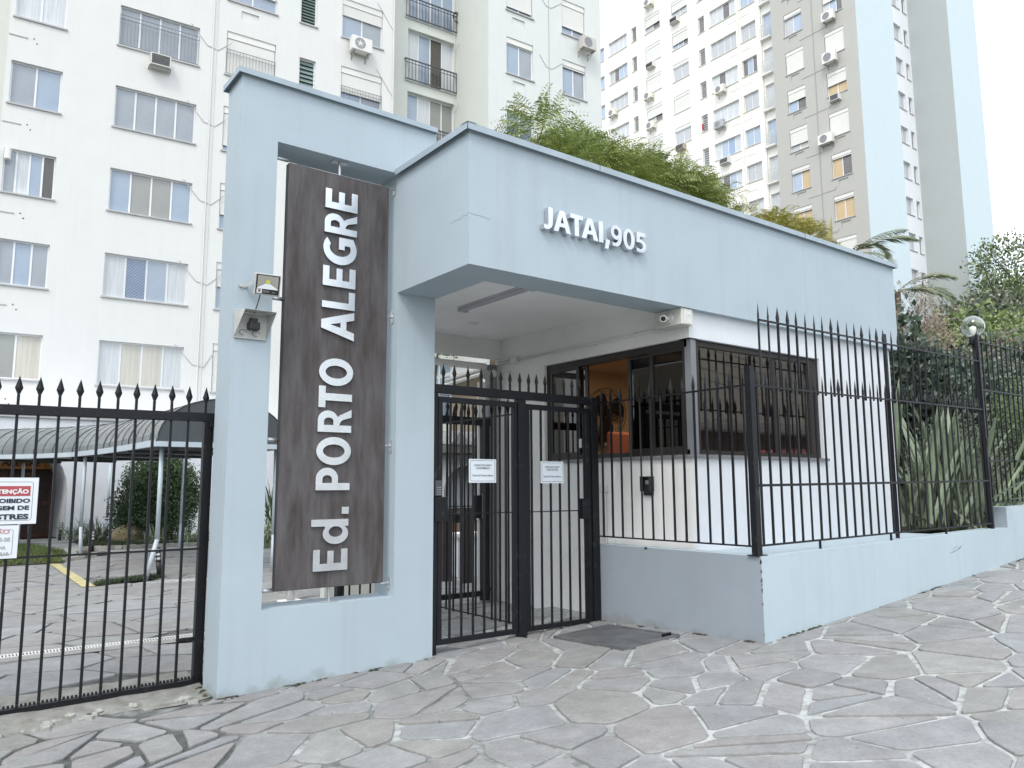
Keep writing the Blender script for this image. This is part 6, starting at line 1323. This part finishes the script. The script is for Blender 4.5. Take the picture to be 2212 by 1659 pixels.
# hedge mass to the right of the booth
BLF = leafm('broad_dark_leaf', (0.055,0.088,0.062), (0.13,0.17,0.115), .5, .35); BLG = leafm('mid_green_leaf', (0.10,0.16,0.055), (0.22,0.28,0.10), .4); SIL = leafm('small_grey_leaf', (0.11,0.14,0.09), (0.24,0.27,0.20), .45); YG = leafm('yellow_green_leaf', (0.12,0.155,0.03), (0.24,0.27,0.05), .35)
HG = 'shrubs and trees behind the fence'
crown_tree('broadleaf_shrub', 'dark broad-leaved shrub rising directly behind the right end of the booth', 'shrub', (13.2, 6.6, .8), [(0,0,1.5,1.3,1.0,1.5), (-.3,0,2.4,.8,.8,.75), (.55,.1,2.9,.35,.35,.8), (.9,.2,1.1,1.2,.9,1.1)], 9500, .13, BLF, 71, 1.2, .07, HG, elong=.85)
crown_tree('broadleaf_shrub', 'dark broad-leaved shrub in the middle behind the fence, left of the globe lamp', 'shrub', (15.4, 6.9, .85), [(0,0,1.4,1.6,1.1,1.5), (.8,0,2.1,1.3,1.0,.95)], 8500, .13, BLF, 72, 1.2, .07, HG, elong=.85)
crown_tree('grey_leaf_shrub', 'small grey-green shrub in front of the dark ones behind the flax', 'shrub', (12.9, 5.6, .8), [(0,0,.8,1.1,.6,.75), (.9,.1,.9,.8,.5,.8)], 8000, .055, SIL, 73, .4, .04, HG)
crown_tree('broadleaf_tree', 'big bushy tree with yellow-green shoots behind the globe lamp', 'tree', (22.4, 8.9, 1), [(0,0,2.6,2.6,1.8,2.3), (-1.7,-.3,2.9,1.5,1.2,1.2), (1.6,0,3.6,2.2,1.8,1.5), (2.6,-.6,2.2,1.8,1.5,1.9)], 15000, .16, BLG, 74, 2.0, .15, HG, elong=.85)
crown_tree('broadleaf_tree', 'olive-grey open tree standing above the bushy one at the right edge', 'tree', (26.6, 10.4, 1), [(0,0,4.9,1.7,1.5,1.4), (1.6,0,5.4,1.5,1.5,1.1), (-1.3,0,5.2,.8,.8,.7)], 8000, .17, SIL, 75, 4.0, .18, HG, elong=.8, shell=.2)
crown_tree('cypress_shrub', 'light green conifer-like shrub at the right edge behind the upper fence', 'shrub', (15.0, 5.6, .9), [(0,0,.95,.75,.5,1.0), (.4,.0,1.3,.45,.4,1.1)], 9000, .045, leafm('cypress_leaf', (0.09,0.14,0.055), (0.16,0.21,0.09), .3), 76, .3, .05, HG)
crown_tree('broadleaf_shrub', 'dark shrub filling the gap behind the light green conifer shrub', 'shrub', (17.5, 7.2, .9), [(0,0,1.6,1.6,1.1,1.7), (1.6,0,1.9,1.5,1.1,1.9)], 8000, .14, BLF, 77, 1.2, .08, HG, elong=.85)
crown_tree('street_tree', 'sunlit distant tree beside the tower foot at the right edge of the view', 'tree', (57.5, 20.9, 0), [(0,0,12.5,2.5,3,3), (1.2,0,16,2.0,2.5,2.4), (5,-1,12,4,4,4)], 22000, .24, leafm('distant_tree_leaf', (0.12,0.17,0.08), (0.24,0.27,0.13), .45), 78, 9, .4, shell=.35)
crown_tree('street_tree', 'distant yellow-green tree low beside the tower foot', 'tree', (52, 19.0, 0), [(0,0,8.5,3.0,3,3.2), (4,0,8,4,3,4)], 22000, .22, BLG, 79, 5, .35, shell=.35)
# dry twiggy shrub
rnd = random.Random(17); tg = thing('twiggy_shrub', 'pale twiggy half-bare shrub between the booth and the tower', 'shrub', (16.9, 8.1, 1.0), 0, HG); m = MB(); lf_ = MB()
def twig(p, d, L_, r_, dep):
    q_ = p+d*L_; m.cyl(p, q_, r_, r_*.7, n=3, cap=False)
    if dep == 0:
        for _ in range(2): a = Vector((rnd.gauss(0,1), rnd.gauss(0,1), rnd.gauss(0,1))).normalized()*.06; b_ = a.orthogonal()*.4; lf_.quad(q_, q_+a*.5+b_, q_+a, q_+a*.5-b_)
        return
    for _ in range(4 if dep > 1 else 3): twig(q_ if rnd.random() < .6 else p+d*L_*.6, (d+Vector((rnd.gauss(0,.45), rnd.gauss(0,.45), rnd.gauss(.02,.35)))).normalized(), L_*rnd.uniform(.6,.9), r_*.62, dep-1)
for k in range(9): twig(Vector((rnd.gauss(0,.3), rnd.gauss(0,.3), 1.6)), Vector((rnd.gauss(0,.35), rnd.gauss(0,.3), 1)).normalized(), 1.0, .016, 4)
m.build('branches', mat('pale_twig', (0.27,0.22,0.18), rough=.95), tg); lf_.build('crown', leafm('dry_leaf_brown', (0.24,0.17,0.12), (0.30,0.29,0.20)), tg)
# feathery trees behind the canopy
def frond_unit(L_, n_, s):
    """feathery sprig: drooping stalk with fine leaflet pairs, along +x"""
    mb = MB(); x = z = 0; a = .35
    for k in range(n_):
        t = k/n_; a -= 1.5/n_; x += L_/n_*cos(a); z += L_/n_*sin(a); ll = s*(1-.75*t)*(.55+.45*min(1, t*4)); 
        for sg in (1, -1): mb.quad((x,0,z), (x+ll*.35-.004, sg*ll*.5, z-.02), (x+ll*.45, sg*ll, z-ll*.28), (x+ll*.35+.022, sg*ll*.5, z-.02))
    return mb
def feather_tree(label, base, lobes, n_, seed, m_, group, L_=.62, tr=.10, th=4.2, name='feathery_tree'):
    n_ = int(n_*1.45); rnd = random.Random(seed); t = thing(name, label, 'tree', base, 0, group); us = [frond_unit(L_*f, 9, L_*.34) for f in (.8, 1.0, 1.25)]; mb = MB(); tot = sum(l[3]*l[4]*l[5] for l in lobes)
    for (x, y, z, rx, ry, rz) in lobes:
        for k in range(int(n_*rx*ry*rz/tot)):
            d = Vector((rnd.gauss(0,1), rnd.gauss(0,1), rnd.gauss(.15,1))).normalized(); r_ = rnd.uniform(.45, 1.0)
            p = Vector((x+d.x*rx*r_, y+d.y*ry*r_, z+d.z*rz*r_)); u = rnd.choice(us); M = Matrix.Translation(p) @ Matrix.Rotation(atan2(d.y, d.x)+rnd.gauss(0,.7),4,'Z') @ Matrix.Rotation(-max(-.6, min(1.2, d.z*.9+rnd.gauss(.1,.35))),4,'Y') @ Matrix.Rotation(rnd.gauss(0,.5),4,'X')
            j = len(mb.v); mb.v += [tuple(M @ Vector(v)) for v in u.v]; mb.f += [tuple(a+j for a in f) for f in u.f]
    b = MB(); b.cyl((0,0,0), (.1,0,th), tr, tr*.7, n=8, cap=False)
    for (x, y, z, rx, ry, rz) in lobes:
        b.cyl((.1,0,th*.95), (x*.6,y*.6,(z+th)/2), tr*.6, tr*.35, n=6, cap=False); b.cyl((x*.6,y*.6,(z+th)/2), (x,y,z+rz*.3), tr*.35, tr*.1, n=5, cap=False)
        for k in range(7): b.cyl((x,y,z-rz*.2), (x+rnd.gauss(0,rx*.5), y+rnd.gauss(0,ry*.5), z+abs(rnd.gauss(0,rz*.5))), tr*.14, tr*.04, n=4, cap=False)
    b.build('trunk', mat('bark', (0.10,0.08,0.06)), t); mb.build('crown', m_, t); return t
FE = leafm('feathery_green', (0.17,0.23,0.07), (0.31,0.35,0.115), .35); FEY = leafm('feathery_yellow_green', (0.30,0.30,0.07), (0.46,0.42,0.13), .3)
TG_ = 'feathery trees rising behind the canopy'
feather_tree('feathery tree behind the canopy, the leftmost and thinnest crown next to the cream block', (9.0, 12.6, 0), [(-.1,0,7.45,.55,.7,.5), (-.6,0,7.0,.6,.7,.5), (.5,0,6.7,.8,.8,.7)], 900, 81, FE, TG_)
feather_tree('tallest feathery tree behind the canopy with a pointed top', (10.8, 12.9, 0), [(-.25,0,9.1,.5,.7,.55), (.3,0,8.2,1.0,1.0,.8), (0,0,6.8,1.4,1.1,.9)], 1700, 82, FE, TG_)
feather_tree('broad dense feathery tree in the middle behind the canopy', (12.9, 13.2, 0), [(-.9,0,8.9,.75,.9,.65), (.4,0,8.5,1.1,1.1,.95), (0,0,6.8,1.7,1.2,.9)], 2400, 83, FE, TG_)
feather_tree('feathery tree right of the dense one behind the canopy, above the street number', (15.2, 13.6, 0), [(-.6,0,8.9,1.0,1.1,.9), (.9,0,8.75,.9,1.0,.8), (0,0,6.9,1.8,1.2,1.0)], 2200, 84, FE, TG_)
feather_tree('rightmost large feathery tree whose crown ends before the grey tower face', (17.6, 14.0, 0), [(-1.1,0,9.3,.85,1.0,.75), (-.1,0,9.1,.7,.9,.75), (.4,0,7.4,1.2,1.1,1.0)], 1900, 85, FE, TG_)
feather_tree('yellowish low feathery bush above the canopy edge before the grey tower face', (22.2, 14.3, 0), [(-.7,0,9.5,.8,.9,.55), (.6,0,9.4,1.0,.9,.55), (1.9,0,9.0,.8,.7,.45), (-2.5,0,9.55,.4,.5,.35), (0,0,8.4,1.6,.8,.8)], 1500, 86, FEY, TG_, .45)
crown_tree('courtyard_tree', 'leafy branch of a tree seen through the gap above the inner gate', 'tree', (9.6, 15.8, 0), [(-.2,0,5.0,1.1,.8,.55), (.3,0,5.6,1.0,.8,.6)], 1800, .13, leafm('pale_leaf', (0.10,0.15,0.07), (0.20,0.26,0.13), .3), 87, 3.6, .08, elong=.85)
# palm
def palm(label, base, fr_, seed, L_=1.9, th=8.0, group=None):
    rnd = random.Random(seed); t = thing('palm_tree', label, 'palm tree', base, 0, group); PM = leafm('palm_leaf', (0.13,0.17,0.10), (0.24,0.27,0.16), .25)
    MB().cyl((0,0,0), (0,0,th), .16, .11, n=10).build('trunk', mat('bark', (0.10,0.08,0.06)), t)
    for az, el, dr in fr_:
        mb = MB(); x = z = 0.0; a = el; pts = []; n_ = 22
        for k in range(n_+1): pts.append((x, z, a)); a -= dr/n_; x += L_/n_*cos(a); z += L_/n_*sin(a)
        for k in range(n_): mb.cyl((pts[k][0],0,pts[k][1]), (pts[k+1][0],0,pts[k+1][1]), .018*(1-k/n_)+.004, n=4, cap=False)
        for k in range(3, n_+1):
            for h_ in (0, .5):
                t_ = (k+h_)/n_; i = min(k, n_-1); px = pts[i][0]; pz_ = pts[i][1]; ll = .62*sin(pi*min(1, t_*.9+.08))**.7*rnd.uniform(.85,1.1)
                for sg in (1, -1):
                    dx = cos(pts[i][2])*.75; dz_ = sin(pts[i][2])*.75-.15+rnd.gauss(0,.08); e = Vector((dx, sg*.75, dz_)).normalized()*ll; p = Vector((px+h_*L_/n_, 0, pz_)); w2 = Vector((.018, 0, .008)); mid = p+e*.5; en = p+e+Vector((0,0,-.12*ll)); mb.quad(p, mid+w2, en, mid-w2)
        put('frond', mb.mesh('frond', PM), t, Matrix.Translation((0,0,th)) @ Matrix.Rotation(az,4,'Z'))
    return t
palm('palm with arching fronds seen over the canopy edge before the grey tower face', (23.6, 12.9, 0), [(radians(-38), .95, 1.0), (radians(-75), .75, 1.3), (radians(-10), .5, 1.1), (radians(60), .9, 1.2), (radians(150), .8, 1.4), (radians(-120), .5, 1.6), (radians(100), .4, 1.5)], 5, 2.1, 8.75, 'palms behind the booth')
palm('lower palm whose fronds poke out at the right end of the canopy', (25.0, 12.2, 0), [(radians(-45), .5, 1.3), (radians(-80), .3, 1.3), (radians(-10), .6, 1.5), (radians(-60), .9, 1.4), (radians(60), .9, 1.2), (radians(150), .8, 1.4)], 6, 1.9, 7.6, 'palms behind the booth')
put_ = MB(); 
bn = thing('banana_shoot', 'single pale upright leaf blade over the canopy edge left of the palm', 'plant', (23.0, 13.3, 0))
MB().cyl((0,0,0),(0,0,8.7),.05,n=6).build('stem', mat('bark', (0.10,0.08,0.06)), bn); put('leaf', blade(1.7, .10, .15).mesh('leaf', FLXY), bn, Matrix.Translation((0,0,8.5)) @ Matrix.Rotation(.1,4,'Y')); put('leaf', blade(1.1, .06, .2).mesh('leaf', FLXY), bn, Matrix.Translation((.2,0,8.5)) @ Matrix.Rotation(.5,4,'Y'))
# things behind the inner gate: brown posts, planter, flower box
bp_ = [thing('wooden_post', 'dark brown wooden post behind the inner gate, nearer the pylon side', 'post', (6.44, 10.13, 0), 0, 'brown posts behind the inner gate'), thing('wooden_post', 'dark brown wooden post behind the inner gate, next to the white wall', 'post', (6.52, 9.70, 0), 0, 'brown posts behind the inner gate')]
BW = mat('dark_brown_post', (0.055,0.045,0.038), rough=.7, var=.2)
for t in bp_: MB().box(-.085, .085, -.03, .03, 0, 1.08).build('post', BW, t); 
pln = thing('planter', 'low white planter wall with pale coping behind the brown posts', 'planter', (8.2, 10.6, 0))
MB().box(-1.35, 1.5, -.15, .15, 0, .62).build('wall', WHITE, pln); MB().box(-1.4, 1.55, -.19, .19, .62, .68).build('coping', GREYW, pln)
bn2 = thing('bench', 'brown wooden bench slats behind the inner gate', 'bench', (7.6, 11.6, 0)); MB().box(-1.2, 1.2, -.03, .03, .60, .78).box(-1.2, 1.2, -.10, .30, .40, .45).build('slat', mat('reddish_wood', (0.20,0.12,0.085), rough=.6), bn2); MB().box(-1.1, -1.0, -.1, .3, 0, .40).box(1.0, 1.1, -.1, .3, 0, .40).build('leg', BW, bn2)
fb = thing('flower_box', 'cream stone flower box with small pale flowers behind the inner gate', 'flower box', (9.6, 13.0, .0)); MB().box(-.5, .5, -.2, .2, .75, 1.05).box(-.3, .3, -.1, .1, 0, .75).build('box', GREYW, fb); mb = MB(); leaves_in(mb, (0,0,1.22), (.5,.2,.22), 260, .06, random.Random(3)); mb.build('flowers', leafm('pale_flower_leaf', (0.10,0.12,0.06), (0.45,0.40,0.30), .4), fb)
ps = thing('pipe_stub', 'grey steel pipe bollard behind the pylon opening below the name board', 'bollard', (3.80, 9.55, 0)); MB().cyl((0,0,0), (0,0,.85), .05, n=12).build('pipe', STEEL, ps, smooth=True); MB().box(-.13, .13, -.1, .1, 0, .03).build('base', GREYW, ps)
sw = thing('passage_wall', 'short pale wall inside the gates below the name board opening', 'wall', (4.32, 9.1, 0)); MB().box(-.30, .62, -.06, .06, 0, 1.3).build('wall', PALEG, sw)
MB_ = MB()
sm2 = thing('security_light', 'small twin security spotlight on the corner post at the back of the passage', 'spotlight', (5.62, 8.0, 2.80)); MB().box(-.06,.06,-.10,-.02,-.05,.05, Matrix.Rotation(.3,4,'Y')).build('head', LG, sm2); MB().cyl((.02,-.04,0), (.14,0,.02), .018).cyl((.14,-.03,.03),(.14,.02,.03),.05,n=14).build('mount', PVC, sm2)
cp = thing('corner_post', 'grey steel post with white drain pipes at the back corner of the passage', 'post', (5.78, 8.06, 0)); MB().box(-.05,.06,-.05,.06,0,2.95).build('post', mat('grey_steel_paint', (0.22,0.23,0.23), rough=.5), cp); MB().cyl((-.12,0,0),(-.12,0,2.72),.022).cyl((-.17,0.02,0),(-.17,0.02,2.72),.022).build('drain_pipe', PVC, cp); MB().cyl((-2.0,.05,2.93),(-.05,.05,2.93),.045,n=10).build('crossing_pipe', GREYW, cp)

# ------------------------------------------------------------------ the other side of the street (seen in reflections), and the added shade block
op = thing('house_across_street', 'cream rendered house with a dark awning on the other side of the street', 'house', (36, -14, 1.6))
MB().box(-10, 14, -8, 0, -3, 10.5).build('wall', mat('stained_cream_render', (0.46,0.42,0.36), rough=.95, var=.12, vscale=.8), op); MB().box(-9.9, 13.9, 0, .02, -1.2, 2.4).build('shop_front', mat('dark_brown_front', (0.09,0.07,0.06)), op)
m = MB()
for k in range(30): m.quad((-9.5+.75*k, .0, 3.0), (-9.5+.75*k+.5, .0, 3.0), (-9.5+.75*k+.5, 1.5, 2.55), (-9.5+.75*k, 1.5, 2.55))
m.box(-9.6, 13, 1.45, 1.5, 2.35, 2.6); m.build('awning', mat('awning_grey', (0.30,0.29,0.28)), op)
pole = thing('utility_pole', 'concrete utility pole with sagging cables across the street', 'utility pole', (24, -10.9, 0)); MB().cyl((0,0,0), (0,0,9.5), .15, .10, n=10).box(-.9,.9,-.06,.06,8.6,8.75).build('pole', GREYW, pole); m = MB()
for k in range(7):
    for a, b2 in (((-30,0), (0,0)), ((0,0), (32,0))): zz = 8.6-.45*k; m.tube([(a[0]+(b2[0]-a[0])*t/8, .05*k, zz-.7*sin(pi*t/8)*(1+.1*k)) for t in range(9)], .012, n=3)
m.build('cable', BLACKP, pole)
car = thing('parked_car', 'red hatchback parked at the kerb across the street', 'car', (25.5, -7.2, 1.40-.14), 0)
prof = [(-2.0,.35),(-2.0,.80),(-1.85,.95),(-1.2,1.40),(.3,1.45),(1.0,1.0),(1.9,.85),(2.05,.6),(2.0,.32)]
m = MB(); m.poly([(x,-.8,z) for x, z in prof]); m.poly([(x,.8,z) for x, z in reversed(prof)])
for (x0,z0),(x1,z1) in zip(prof, prof[1:]+prof[:1]): m.quad((x0,.8,z0),(x1,.8,z1),(x1,-.8,z1),(x0,-.8,z0))
m.build('body', mat('red_car_paint', (0.38,0.03,0.04), rough=.25, var=0, coat=.6), car, bevel=.05); MB().box(-1.15,.55,-.815,.815,.97,1.30).build('window', G_DARK, car)
for x in (-1.25, 1.25):
    for y in (-.72, .72): w2 = MB().cyl((x,y-.1,.32),(x,y+.1,.32),.32,n=18).build('wheel', BLACKP, car); MB().cyl((x,y-.105,.32),(x,y+.105,.32),.18,n=12).build('rim', STEEL, w2)
crown_tree('street_tree', 'broad street tree on the pavement left of the view, seen only in window reflections', 'tree', (-11.5, 7.0, -.3), [(0,0,4.6,2.2,2.6,1.6), (0,1.5,3.6,1.8,2.0,1.2), (0,-2,4.2,1.8,2.0,1.4)], 9000, .16, BLG, 91, 2.6, .14)
crown_tree('street_tree', 'street tree across the road, seen only in window reflections', 'tree', (14, -12, 0), [(0,0,5.2,3.0,2.6,2.2), (2.5,0,4.5,2.4,2.2,2.0)], 6000, .22, BLG, 92, 2.6, .2)
nb = thing('added_shade_block', 'plain beige block added outside the view on the left to shade the left-facing walls', 'apartment block', (-20, 2, 0))  # unseen block, added to cut low light from the left
MB().box(-7, 7, -6, 22, -1.2, 6.5).build('wall', mat('beige_render', (0.42,0.38,0.32), rough=.9, var=.06), nb)
me_w = MB().box(7.0, 7.06, -.7, .7, 0, 1.4).mesh('window', G_GREY)
for i in range(3):
    for j in range(5 if i < 2 else 0): put('window', me_w, nb, Matrix.Translation((0, -5+4.8*j, 1.5+3*i)))
